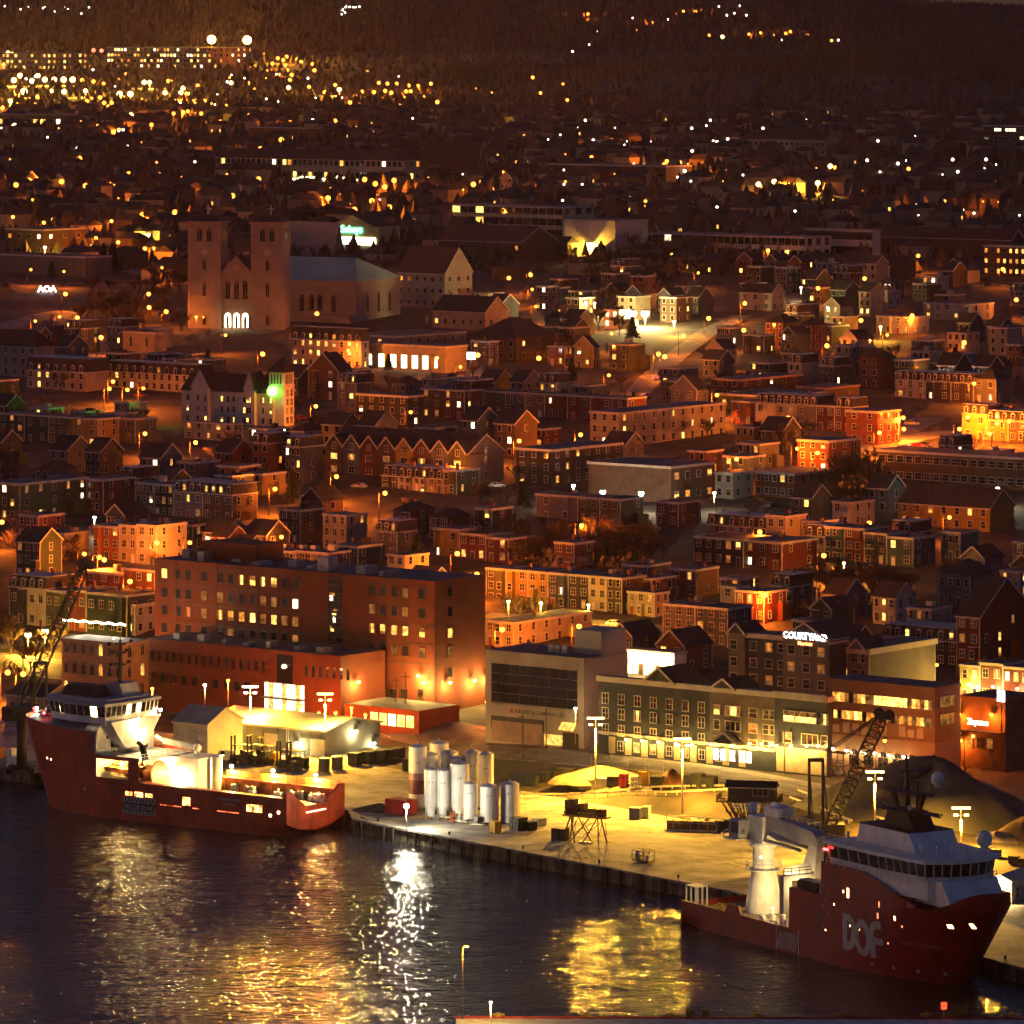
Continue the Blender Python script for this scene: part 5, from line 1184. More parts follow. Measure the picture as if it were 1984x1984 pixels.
# ------------------------------------------------------------------ large buildings along the waterfront street
M_OBRICK = brickmat('orange_red_brick', (0.15, 0.030, 0.010), (0.11, 0.045, 0.026), 1.5)
M_WRED = mat('window_red_curtain', (0.05, 0.012, 0.01), .3)
rb = random.Random(77); streaks(M_OBRICK, (.07, .022, .012), .6, (.35, .35, .08), .48, .72)
plT = Place(300, 842, 940, 1128, 27.0, -38, zb=5.5)
tT = start('brick_office', 'large orange-red brick office block with rows of square windows', plT)
walls(tT, plT.w, plT.d, plT.h, M_OBRICK); flat_roof(tT, plT.w, plT.d, plT.h, M_ROOF, M_OBRICK, .06, .3)
xg0, _ = plT.front(636, 1150); xg1, _ = plT.front(662, 1150)
q = MB(); q.box(xg0, xg1, -.06, -.004, 12.5, 26.4); q.build('stair_glazing', M_GLASS, tT)
for k in range(8): q = MB(); q.box(xg0, xg1, -.1, -.061, 12.8 + k*1.7, 12.9 + k*1.7); q.build('glazing_bar', M_TRIMD, tT)
for k in range(7): q = MB(); x = xg0 + rb.uniform(.2, 1.6); z = rb.uniform(14, 23); q.box(x, x + rb.uniform(.5, 1.2), -.07, -.062, z, z + rb.uniform(.3, 1.4)); q.build('stair_lamp', rb.choice([LIT[3], LIT[2], LIT[1]]), tT)
cols = [880, 952, 1007, 1092, 1178, 1235, 1293, 1352, 1408, 1466, 1522, 1580]; rows_ = [330, 432, 525, 620]
litA = {(0,0): LIT[2], (0,6): LIT[2], (0,7): LIT[0], (0,8): LIT[2], (0,9): LIT[0], (1,3): LIT[4], (1,4): LIT[4], (1,8): LIT[4], (1,11): LIT[3], (1,9): LIT[4], (2,2): emit('window_red', (1, .12, .03), .7, var=.5), (2,3): LIT[4], (2,4): LIT[0], (2,5): LIT[1], (2,6): LIT[1], (2,7): LIT[2], (2,8): LIT[4], (2,9): LIT[0], (2,10): LIT[4], (2,11): LIT[4], (3,5): LIT[4], (3,11): LIT[4]}
M_BTRIM = mat('window_bronze_trim', (0.09, 0.04, 0.02), .5)
for r_, y in enumerate(rows_):
    _, z = plT.front(319, 1000 + y / 2.76)
    for c_, x in enumerate(cols): X, _ = plT.front(x / 2.76, 1150); win_front(tT, plT, X, z, 1.5, 1.95, litA.get((r_, c_)), 'plain', M_BTRIM)
for r_, y in enumerate((283, 383, 485, 592)):
    _, z = plT.front(600 + 335 / 2.76, 1050 + y / 2.76)
    for x in (335, 393, 453, 512, 602): X, _ = plT.front(600 + x / 2.76, 1150); win_front(tT, plT, X, z, 1.5, 1.9, LIT[0] if r_ == 2 else (LIT[4] if rb.random() < .15 else None), 'plain', M_BTRIM)
for y, m in ((290, None), (398, None), (512, LIT[0]), (610, LIT[4]), (722, None)): Y, z = plT.side(600 + 750 / 2.76, 1050 + y / 2.76); win_side(tT, plT, Y, z, 1.5, 1.9, m, 'plain', M_BTRIM)
for y, m in ((835, None), (835, LIT[1])): pass
for x in (270, 328, 387, 446, 505, 593): X, z = plT.front(600 + x / 2.76, 1050 + 838 / 2.76); win_front(tT, plT, X, z, 1.7, 1.9, LIT[4] if rb.random() < .4 else None, 'plain', M_BTRIM)
q = MB(); q.box(9, 24, 5, 14, 27.1, 31); q.build('roof_plant_room', M_OBRICK, tT); q = MB(); q.box(43.5, 46.5, 2, 5, 27.1, 30); q.build('roof_vent', M_STEEL, tT)
for k, z in enumerate((9.9, 13.9, 17.9, 21.9, 25.9)): q = MB(); q.box(-.05, plT.w + .07, -.07, -.004, z, z + .22); q.build('string_course', M_BTRIM, tT)
for k in range(9): q = MB(); x = 4 + k*7.1 + rb.uniform(-1, 1); q.box(x, x + rb.uniform(1, 2.6), rb.uniform(2, 5), rb.uniform(6, 8), 27.13, 27.13 + rb.uniform(.6, 1.9)); q.build('roof_unit', M_STEEL, tT)
for k in range(6): q = MB(); x = 6 + k*11.5; q.box(x, x + .16, -.16, -.005, 12.8, 27); q.build('downpipe', M_BTRIM, tT)
plL = Place(284, 660, 746, 1273, 12.6, -38, zb=5.2)
tL = start('brick_annex', 'lower orange brick wing with slit windows and lit glass entrance', plL)
walls(tL, plL.w, plL.d, plL.h, M_OBRICK); flat_roof(tL, plL.w, plL.d, plL.h, M_ROOF, M_OBRICK, .06, .3)
for k in range(16): X, z = plL.front((813 + k*39.8) / 2.76, 1000 + 785 / 2.76 + k*1.35); _, z0 = plL.front(813/2.76, 1000 + 772/2.76); win_front(tL, plL, X, z0, .75, 2.1, None, 'plain', M_BTRIM)
for k in range(7): X, _ = plL.front((1640 + k*37) / 2.76, 1300); _, z0 = plL.front(813/2.76, 1000 + 772/2.76); win_front(tL, plL, X, z0, .75, 2.1, None, 'plain', M_BTRIM)
for x in (820, 872, 930, 985, 1042, 1155, 1215, 1265, 1320): X, _ = plL.front(x / 2.76, 1300); _, z0 = plL.front(820/2.76, 1000 + 885/2.76); win_front(tL, plL, X, z0, 1.35, 1.8, None, 'plain', M_BTRIM)
x0, _ = plL.front(1482 / 2.76, 1300); x1, _ = plL.front(1565 / 2.76, 1300)
q = MB(); q.box(x0, x1, -.07, -.004, 6.2, 12.0); q.build('stair_glazing', M_GLASS, tL)
q = MB(); q.ball(((x0+x1)/2, -.3, 9.6), .45, 8, 6); q.build('stair_lamp', E_GLD, tL)
x0, _ = plL.front(1415 / 2.76, 1300); x1, _ = plL.front(1628 / 2.76, 1300); n = 9
for k in range(n):
    for z0, z1 in ((3.2, 6.0), (0.3, 2.9)):
        q = MB(); q.box(lerp(x0, x1, k/n) + .06, lerp(x0, x1, (k+1)/n) - .06, -.08, -.005, z0, z1); q.build('entrance_pane', LIT[3] if k % 3 != 1 else LIT[0], tL)
q = MB(); q.box(x0 - .2, x1 + .2, -1.6, -.005, 2.95, 3.15); q.build('entrance_canopy', M_TRIMD, tL)
for k in range(7): q = MB(); x = 5 + k*6.5; q.box(x, x + rb.uniform(1, 2.4), rb.uniform(2, 4), rb.uniform(4.5, 6), 12.73, 12.73 + rb.uniform(.5, 1.4)); q.build('roof_unit', M_STEEL, tL)
plP = Place(668, 812, 890, 1379, 3.6, -38, zb=5.2); tP = start('brick_porch', 'low red brick forecourt block with lit glass front', plP); walls(tP, plP.w, plP.d, plP.h, M_OBRICK); flat_roof(tP, plP.w, plP.d, plP.h, M_ROOF, M_OBRICK, .1, .5)
for k in range(5): q = MB(); x = plP.w * (.35 + k*.12); q.box(x, x + plP.w*.1, -.06, -.005, .2, 2.6); q.build('entrance_pane', LIT[2] if k != 2 else LIT[3], tP)
# lamps on and before the brick office
def wall_lamp(pl, face, px, row, pw, lab, col=GOLD, g=None, r=.34, out=.6):
    if face == 'f': x, z = pl.front(px, row); b = pl.local(x, -out, z); rz = pl.a
    else: y, z = pl.side(px, row); b = pl.local(pl.w + out, y, z); rz = pl.a + math.pi/2
    lamp(px, row, 0.0, 'wall', pw, col, g or E_GLD, lab, 'wall lamp', r, 'wall lamps', b, 'wall_lamp', rz=rz)
for i, (px, row, f_) in enumerate(((687, 1321, 's'), (817, 1309, 'f'), (828, 1322, 'f'), (864, 1322, 's'), (912, 1318, 's'), (940, 1312, 's'))):
    wall_lamp(plL if px < 700 else plT, f_, px, row, 2200, '%s wall lamp from the left along the lower brick office wall' % ORD[i], (1, .6, .14), out=1.0)
for px, row, h_, pw, lab in ((295, 1334, 5.5, 3800, 'sodium street lamp at the left end of the brick wing'), (442, 1318, 7, 3200, 'sodium street lamp before the slit windows of the brick wing'), (397, 1327, 6, 900, 'white-headed street lamp before the brick wing'), (583, 1367, 4.5, 2600, 'lamp post at the glass entrance'), (618, 1381, 4.0, 3800, 'orange lamp right of the glass entrance'),
    (681, 1371, 5, 3600, 'orange lamp above the brick forecourt'), (708, 1385, 3.6, 3200, 'orange lamp at the forecourt glass'), (943, 1360, 6, 1800, 'street lamp at the corner of the dark glass office'), (650, 1381, 3.6, 2800, 'orange lamp left of the forecourt')):
    lamp(px, row, h_, 'post', pw, SODIUM if 'white' not in lab else WARM, E_SOD if 'white' not in lab else E_WHT, lab, r=.36, base=None, D=(plL.D - 6 if px < 640 else plP.D - 2) if px < 900 else 1062)

# dark glass office
M_STUC = mat('beige_stucco', (0.30, 0.25, 0.20), .85, .1, .2)
M_STUCG = mat('grey_stucco', (0.33, 0.32, 0.28), .85, .1, .2)
plH = Place(941, 1131, 1216, 1277, 17.6, -38, zb=5.4); tH = start('glass_office', 'beige office with dark glass front and company sign band', plH)
walls(tH, plH.w, plH.d, plH.h, M_STUC); flat_roof(tH, plH.w, plH.d, plH.h, M_ROOF, M_STUC, .05, .3)
q = MB(); q.box(plH.w + .003, plH.w + .06, .4, plH.d, 0, plH.h - .3); q.build('side_render', M_STUCG, tH)
gx0, gz1 = plH.front(952, 1284); gx1, _ = plH.front(1119, 1290); _, gz0 = plH.front(952, 1359)
nc = 9; nr = 4
for i in range(nc):
    for j in range(nr):
        q = MB(); q.box(lerp(gx0, gx1, i/nc) + .04, lerp(gx0, gx1, (i+1)/nc) - .04, -.05, -.004, lerp(gz0, gz1, j/nr) + .04, lerp(gz0, gz1, (j+1)/nr) - .04); q.build('curtain_pane', M_GLASS, tH)
q = MB(); q.box(gx0 - .2, gx1 + .2, -.4, -.004, gz0 - 2.6, gz0 - .2); q.build('sign_band', M_STUC, tH)
sign_text('A. HARVEY & COMPANY LTD', 1.05, M_BLACK, tH, ((gx0 + gx1)/2 + 1.2, -.42, gz0 - 1.7), 0, .02)
q = MB(); q.box(gx0 + 5.0, gx0 + 5.8, -.42, -.401, gz0 - 1.8, gz0 - .9); q.build('company_badge', M_BOXR, tH)
q = MB(); q.box(gx0, gx0 + 13, -.1, -.004, 2.4, gz0 - 2.7); q.build('recess_shade', M_BLACK, tH)  # black panel stands in for the shade inside a recess
q = MB(); q.box(gx0 + 13.3, gx0 + 20.0, -.09, -.004, .3, 2.3); q.build('garage_opening', LIT[0], tH)
q = MB(); q.box(gx0 + .2, gx0 + 12.8, -.12, -.101, 0, 4.0); q.build('lower_wall', mat('pink_concrete', (.26, .17, .13), .9), tH)
for k in range(4): q = MB(); q.prism([(0, 0), (.75, 0), (.75, .1), (0, .1)], 0, 2.2, 'y'); o = q.build('canopy_pane', LIT[0], tH, (gx1 - 3.6 + k*.95, -1.5, 3.6)); o.rotation_euler = (R(50), 0, 0)
q = MB(); q.box(gx1 - 3.6, gx1 + .2, -.12, -.004, 0, 3.0); q.build('entrance', M_BLACK, tH)
q = MB(); q.box(plH.w*.72, plH.w - .25, plH.d*.42, plH.d - .2, 17.7, 22.4); q.build('penthouse', M_STUCG, tH)
for k in range(3): q = MB(); q.box(plH.w*.5 + k*1.7, plH.w*.5 + 1.4 + k*1.7, plH.d*.3, plH.d*.3 + 1.6, 17.7, 19.2); q.build('roof_unit', M_STEEL, tH)
lamp(1115, 1372, 7, 'post', 700, WARM, E_WHT, 'white street lamp before the dark glass office', r=.3, D=plH.D - 6)

# hotel, lower wing by the street
M_SLATE = clapboard('slate_blue_clapboard', (0.026, 0.032, 0.040), 5)
M_TANB = clapboard('tan_clapboard', (0.42, 0.34, 0.2), 5)
plA = Place(1160, 1603, 1612, 1352, 14.6, -38, zb=5.8); tA = start('hotel_wing', 'slate-blue four-storey hotel wing with cream trim and gold-lit ground floor', plA, 'hotel')
walls(tA, plA.w, plA.d, plA.h, M_SLATE); flat_roof(tA, plA.w, plA.d, plA.h, M_ROOF, M_TRIM2, .35, .9)
gx, _ = plA.front(1250, 1350); gx2, _ = plA.front(1308, 1350); gable_y(tA, gx2 - gx, 9, plA.h, 2.6, M_SHING, M_SLATE, M_TRIM2, .4, gx, -.3)
zz = [plA.front(1297, 1300 + y / 2.76)[1] for y in (205, 285, 372)]
for px in (1173, 1204, 1235, 1266, 1297, 1328, 1359):
    X, _ = plA.front(px, 1400)
    for r_, z in enumerate(zz): win_front(tA, plA, X, z, 1.35, 1.9, LIT[2] if (px, r_) == (1235, 1) else (LIT[4] if rb.random() < .12 else None), 'double', M_TRIM2)
for px, w_ in ((1389, 1.3), (1420, 3.4), (1459, 1.8), (1484, 1.2), (1496, .8)):
    X, _ = plA.front(px, 1400)
    for r_, z in enumerate(zz): win_front(tA, plA, X, z, w_, 1.7, LIT[2] if (px, r_) in ((1389, 0), (1420, 0)) else (LIT[1] if (px, r_) in ((1459, 1), (1459, 2)) else None), 'triple' if w_ > 2 else 'sash', M_TRIM2)
for px, w_, r_, m in ((1550, 7.4, 0, LIT[2]), (1598, 1.3, 0, LIT[2]), (1526, 1.8, 1, LIT[0]), (1569, 3.6, 1, None), (1597, 1.3, 1, None)): X, _ = plA.front(px, 1400); win_front(tA, plA, X, (zz[0] if r_ == 0 else zz[1] - 1.2), w_, 1.9, m, 'triple' if w_ > 2 else 'sash', M_TRIM2)
xa_, _ = plA.front(1375, 1400); xb_, _ = plA.front(1501, 1400); q = MB(); q.box(xa_, xb_, -.03, -.004, 4.1, 13.6); q.build('brown_section', clapboard('brown_grey_section', (.11, .08, .055), 5), tA)
q = MB(); q.box(xb_ + .1, plA.w + .05, -1.0, -.4, plA.h - .7, plA.h + .5); q.build('parapet', M_TRIM2, tA)
gable_y(tA, 5.0, 7, plA.h, 1.7, M_SHING, M_SLATE, M_TRIM2, .4, xa_ + 1.0, -.4)
# ground floor: cream band, doors, lamps
q = MB(); q.box(-.1, plA.w * .78, -.28, -.006, 3.6, 4.1); q.build('string_course', M_TRIM2, tA)
for k in range(9):
    px = 1186 + k*31.5; X, _ = plA.front(px, 1450); q = MB(); q.box(X - .75, X + .75, -.1, -.005, 0, 3.2); q.build('cream_pilaster', M_TANB, tA)
    if k < 7: win_front(tA, plA, X + 2.0, .7, 1.2, 1.7, LIT[0] if k in (1, 2, 4) else None, 'double', M_TRIM)
for px in (1388, 1402, 1419, 1438, 1451): X, _ = plA.front(px, 1450); q = MB(); q.box(X - .62, X + .62, -.13, -.006, .9, 3.0); q.build('restaurant_window', LIT[3], tA)
x0, _ = plA.front(1505, 1450); q = MB(); q.box(x0, plA.w - .1, -.12, -.005, 0, 4.6); q.build('cream_ground_floor', M_TANB, tA)
xg, _ = plA.front(1416, 1400); gable_y(tA, 6.0, .2, 4.4, 1.9, M_SHING, M_SLATE, M_TRIM2, .3, xg - 3.0, -2.2)
for k, px in enumerate((1218, 1249, 1281, 1315, 1346)): wall_lamp(plA, 'f', px, 1432 + k*2.4, 420, '%s gold lamp from the left on the hotel ground floor' % ORD[k], (1, .58, .12), r=.3, out=.8)
for k, px in enumerate((1384, 1425, 1460, 1483, 1512, 1540, 1570, 1592)): wall_lamp(plA, 'f', px, 1440 + (k > 3) * 4, 640, '%s gold lamp from the left along the hotel entrance' % ORD[k], (1, .6, .14), r=.3, out=1.2)
# hotel, upper wing up the slope
M_OLIVE = clapboard('olive_grey_clapboard', (0.13, 0.12, 0.09), 5)
plB = Place(1413, 1608, 1640, 1241, 15.0, -38, zb=9.5); tB = start('hotel_block', 'olive-grey gabled upper hotel block with illuminated white sign', plB, 'hotel')
walls(tB, plB.w, plB.d, plB.h, M_SLATE); flat_roof(tB, plB.w, plB.d, plB.h, M_ROOF, M_TRIM2, .4, .8)
bx0, _ = plB.front(1415, 1260); bx1, _ = plB.front(1446, 1260); gable_y(tB, bx1 - bx0, 6, plB.h, 1.8, M_SHING, M_SLATE, M_TRIM2, .4, bx0, -.6)
cx0, _ = plB.front(1520, 1260); gable_y(tB, plB.w - cx0, 12, plB.h, 3.0, M_SHING, M_SLATE, M_TRIM2, .5, cx0, -.5)
q = MB(); q.box(cx0, plB.w, -.5, -.003, -4, plB.h); q.build('gable_bay', M_OLIVE, tB); q = MB(); q.box(bx0, bx1, -.6, -.004, -4, plB.h); q.build('corner_bay', M_OLIVE, tB)
for px in (1425, 1460, 1490, 1514, 1536, 1565, 1594):
    X, _ = plB.front(px, 1290)
    for r_, y in enumerate((735, 825, 912)):
        z = plB.front(1536, 1000 + y / 2.76)[1]; yo = -.5 if px > 1519 else (-.6 if px < 1446 else 0)
        window(tB, X, yo - .006, z, 1.5, 1.7, 0, 'sash', LIT[1] if (px, r_) == (1490, 0) else (LIT[4] if rb.random() < .1 else M_PANE), M_TRIM2)
X, Z = plB.front(1563, 1238); sign_text('COURTYARD', 1.75, emit('sign_white_glow', (1, .97, .92), 9), tB, (X, -.62, Z), 0, .03); sign_text('Marriott', 1.0, emit('sign_red_glow', (1, .22, .05), 5), tB, (X, -.62, Z - 1.2), 0, .02)
plB2 = Place(1622, 1684, 1812, 1259, 13.0, -38, zb=9.5); tB2 = start('hotel_end_wing', 'olive-grey hotel end wing with small gable and blank side wall', plB2, 'hotel')
walls(tB2, plB2.w, plB2.d, plB2.h, M_OLIVE); flat_roof(tB2, plB2.w, plB2.d, plB2.h, M_ROOF, M_TRIM2, .4, 1.0); gable_y(tB2, plB2.w*.5, 7, plB2.h, 1.9, M_SHING, M_OLIVE, M_TRIM2, .4, plB2.w*.42, -.5)
for px, w_ in ((1635, 1.5), (1656, 1.6), (1672, .9)):
    X, _ = plB2.front(px, 1290)
    for r_, y in enumerate((775, 865)): z = plB2.front(1635, 1000 + y / 2.76)[1]; window(tB2, X, -.006, z, w_, 1.8, 0, 'sash', LIT[2] if (px, r_) == (1635, 1) else M_PANE, M_TRIM2)
corner_boards(tB2, plB2.w, plB2.d, plB2.h, M_TRIM2)

# brown office with ribbon windows over a stone ground floor
M_BROWN = mat('brown_panel', (0.15, 0.095, 0.05), .8, .12, .3)
M_STONE = brickmat('rubble_stone', (0.24, 0.15, 0.09), (0.10, 0.07, 0.05), .9)
plO = Place(1606, 1811, 1860, 1334, 16.4, -38, zb=6.0); tO = start('ribbon_window_office', 'brown office with two lit ribbon windows above a stone arcade', plO)
walls(tO, plO.w, plO.d, plO.h, M_BROWN); flat_roof(tO, plO.w, plO.d, plO.h, M_ROOF, M_BROWN, .15, .5)
q = MB(); q.box(-.05, plO.w + .12, -.12, -.004, -1, 6.2); q.box(plO.w + .004, plO.w + .12, -.004, plO.d, -1, 6.2); q.build('stone_base', M_STONE, tO)
def ribbon(z0, z1, px0, px1, cells):
    x0, _ = plO.front(px0, 1370); x1, _ = plO.front(px1, 1370); n = len(cells)
    for i, c in enumerate(cells): q = MB(); q.box(lerp(x0, x1, i/n) + .05, lerp(x0, x1, (i+1)/n) - .05, -.06, -.005, z0, z1); q.build('ribbon_pane', {'y': LIT[2], 'a': LIT[0], 'd': LIT[4], 'k': M_PANE, 'o': LIT[1]}[c], tO)
z0 = plO.front(1615, 1300 + 160/2.76)[1]; ribbon(z0, z0 + 1.75, 1613, 1807, 'oaodkdoaddyyyyyyyydaodad')
z0 = plO.front(1615, 1300 + 250/2.76)[1]; ribbon(z0, z0 + 1.6, 1615, 1807, 'akoaoyakoodkddkdododoadd')
for k, px in enumerate((1620, 1640, 1657, 1676, 1712, 1748, 1765, 1783)): X, Z = plO.front(px, 1416 + k*1.8); q = MB(); q.box(X - .75, X + .75, -.06, -.005, Z - .2, Z + (1.8 if k % 3 else 1.2)); q.build('blind', mat('pale_blind', (.30, .24, .17), .8), tO)
for k, px in enumerate((1656, 1684, 1712, 1740, 1768)): X, _ = plO.front(px, 1480); window(tO, X, -.125, .6, 2.3, 1.9, 0, 'arch', M_PANE, M_STONE)
for r_ in (0, 1): win_side(tO, plO, plO.d*.5, (12.6, 9.3)[r_], 5.0, 2.0, LIT[4], 'triple', M_BROWN)
for k, (px, row) in enumerate(((1616, 1450), (1643, 1454), (1670, 1456), (1698, 1459), (1725, 1463), (1754, 1466))): wall_lamp(plO, 'f', px, row, 160, '%s sconce from the left on the stone arcade' % ORD[k], WARM, E_WHT, .3, out=.45)
stp = thing('wooden_stair', 'timber entrance stair with landing before the stone arcade', 'stair', plO.local(2.5, -5.5, 0), plO.a)
for k in range(7): q = MB(); q.box(0, 1.6, -k*.3, -k*.3 + .3, .16*(6-k), .16*(6-k) + .08); q.build('tread', M_POLE, stp)
q = MB(); q.box(1.8, 5, -.6, 2, 1.0, 1.15); q.build('landing', M_POLE, stp); q = MB(); railing(q, [(1.8, -.6, 1.1), (5, -.6, 1.1)], 1.1, .06, .8)
for x in (1.9, 4.9): q.beam((x, -.5, 0), (x, -.5, 3.4), .16); q.beam((x, 1.9, 0), (x, 1.9, 3.4), .16)
q.box(1.7, 5.1, -.7, 2.1, 3.4, 3.5); q.build('porch', M_POLE, stp)
container(1582, 1478, 5.5, 2.4, 2.6, M_BIN, 'dark green container beside the hotel entrance', -38)
# corner building right of the brown office with small sign
M_DKBR = mat('dark_brown_render', (0.12, 0.06, 0.035), .85, .2)
plQ = Place(1862, 1948, 2010, 1356, 10.5, -38, zb=8.5); tQ = start('corner_restaurant', 'dark brown corner building with glowing script sign over the door', plQ)
walls(tQ, plQ.w, plQ.d, plQ.h, M_DKBR); flat_roof(tQ, plQ.w, plQ.d, plQ.h, M_SHING, M_DKBR, .3, .4); x, z = plQ.front(1895, 1404); sign_text('Zapatas', 1.5, emit('script_glow', (1, .9, .55), 6), tQ, (x, -.1, z), 0, .02)
q = MB(); q.box(.2, plQ.w, -1.4, -.01, 4.1, 4.3); q.build('awning', M_SHING, tQ)
for x, m in ((2.0, LIT[1]), (4.2, None), (6.5, LIT[4])): win_front(tQ, plQ, x, 1.0, 1.3, 1.9, m, 'sash', M_TRIMD)
for px, row, lab in ((1863, 1383, 'orange lamp on the corner restaurant wall, beside the brown office'), (1926, 1384, 'orange lamp right of the script sign'), (1867, 1434, 'orange lamp beside the restaurant doorway')): wall_lamp(plQ, 'f', px, row, 1500, lab, SODIUM, E_SOD, .36, .8)
o = plQ.local(*plQ.front(1945, 1350)[:1], -1.0, plQ.front(1945, 1358)[1]); t = thing('box_sign', 'glowing white square box sign above the corner restaurant', 'sign', o, plQ.a); q = MB(); q.box(-.75, .75, -.1, .1, 0, 2.0); q.build('sign_face', emit('box_sign_glow', (.95, .97, 1), 7), t); q = MB(); q.box(-.85, .85, .1, .3, -.1, 2.1); q.cyl((0, .2, -6), (0, .2, 0), .12); q.build('sign_frame', M_BLACK, t)
vehicle(1975, 1392, M_CARD, 'dark parked car at the right edge beside the box sign', -38, base=None)
# floodlit shopfronts behind the dark glass office
plS = Place(1214, 1306, 1330, 1266, 5.4, -38, zb=9.0); tS = start('lit_shopfront', 'dazzlingly floodlit white shopfront row behind the slate hotel', plS); walls(tS, plS.w, plS.d, plS.h, mat('white_render', (.6, .56, .46), .8)); flat_roof(tS, plS.w, plS.d, plS.h, M_ROOF, M_TRIM, .2, .4)
for k in range(8): q = MB(); x = .4 + k * (plS.w - .8) / 8; q.box(x, x + 1.0, -.1, -.005, .4, 2.6); q.build('shop_window', LIT[3] if k % 3 != 2 else M_DKBR, tS)
for k in range(9): lamp(0, 0, 0, 'wall', 260, WARM, E_WHT, '%s bulb in the row of shopfront floodlights' % ORD[k], 'wall lamp', .34, 'shopfront floodlights', plS.local(.6 + k * (plS.w - 1.2) / 8, -.8, 4.7), 'wall_lamp')
# street lamps on the waterfront street
for px, row, h_, pw, lab in ((1458, 1400, 8, 4200, 'sodium street lamp before the hotel entrance'), (1714, 1435, 8, 3000, 'sodium street lamp before the stone arcade'), (1815, 1288, 8, 3500, 'sodium street lamp at the end wing of the hotel'), (1885, 1426, 9, 1200, 'lamp on the wooden pole beside the grassy bank')):
    lamp(px, row, h_, 'pole', pw, SODIUM, E_SOD, lab, r=.36)
for px, row, h_, lab in ((1013, 1470, 9, 'bare utility pole at the left of the yard street'), (1058, 1450, 10, 'utility pole before the dark glass office'), (1548, 1480, 11, 'utility pole before the cream hotel entrance'), (1520, 1500, 9, 'thin pole beside the hotel street'), (767, 1395, 9, 'utility pole before the brick forecourt'), (786, 1398, 10, 'second utility pole before the brick forecourt')):
    b = on_ground(px, row); t = thing('utility_pole', lab, 'pole', b); q = MB(); q.cyl((0, 0, 0), (0, 0, h_), .15, .1, 6); q.build('pole_shaft', M_POLE, t); q = MB(); q.box(-1, 1, -.06, .06, h_ - 1, h_ - .85); q.build('cross_arm', M_POLE, t)
# ------------------------------------------------------------------ town houses
PAINT = {'dark red': (0.15, 0.022, 0.016), 'brick red': (0.24, 0.05, 0.028), 'dark grey': (0.055, 0.052, 0.055), 'tan': (0.28, 0.19, 0.09), 'olive': (0.11, 0.11, 0.04), 'rust brown': (0.17, 0.06, 0.03),
         'dark green': (0.03, 0.062, 0.042), 'white': (0.52, 0.49, 0.44), 'lilac grey': (0.22, 0.20, 0.24), 'ochre': (0.42, 0.26, 0.045), 'yellow': (0.55, 0.38, 0.08), 'blue': (0.06, 0.11, 0.20), 'pale blue': (0.22, 0.28, 0.33),
         'navy': (0.03, 0.04, 0.08), 'brown': (0.11, 0.065, 0.035), 'cream': (0.50, 0.42, 0.27), 'grey': (0.19, 0.18, 0.17), 'teal': (0.04, 0.12, 0.11), 'orange': (0.42, 0.14, 0.035), 'purple': (0.11, 0.05, 0.12), 'black': (0.022, 0.02, 0.02)}
def paint(c):
    nm = c.replace(' ', '_') + '_clapboard'
    if nm not in MATS: streaks(clapboard(nm, tuple(v * .56 for v in PAINT[c]), 5), tuple(v * .28 + .008 for v in PAINT[c]), .6, (.5, .5, .16), .5, .75)
    return MATS[nm]
STO = {1: 'single-storey', 2: 'two-storey', 3: 'three-storey', 4: 'four-storey', 5: 'five-storey', 6: 'tall'}
ROOFW = {'flat': 'flat-roofed', 'gable': 'gabled', 'front': 'front-gabled', 'mansard': 'mansard-roofed', 'hip': 'hip-roofed'}
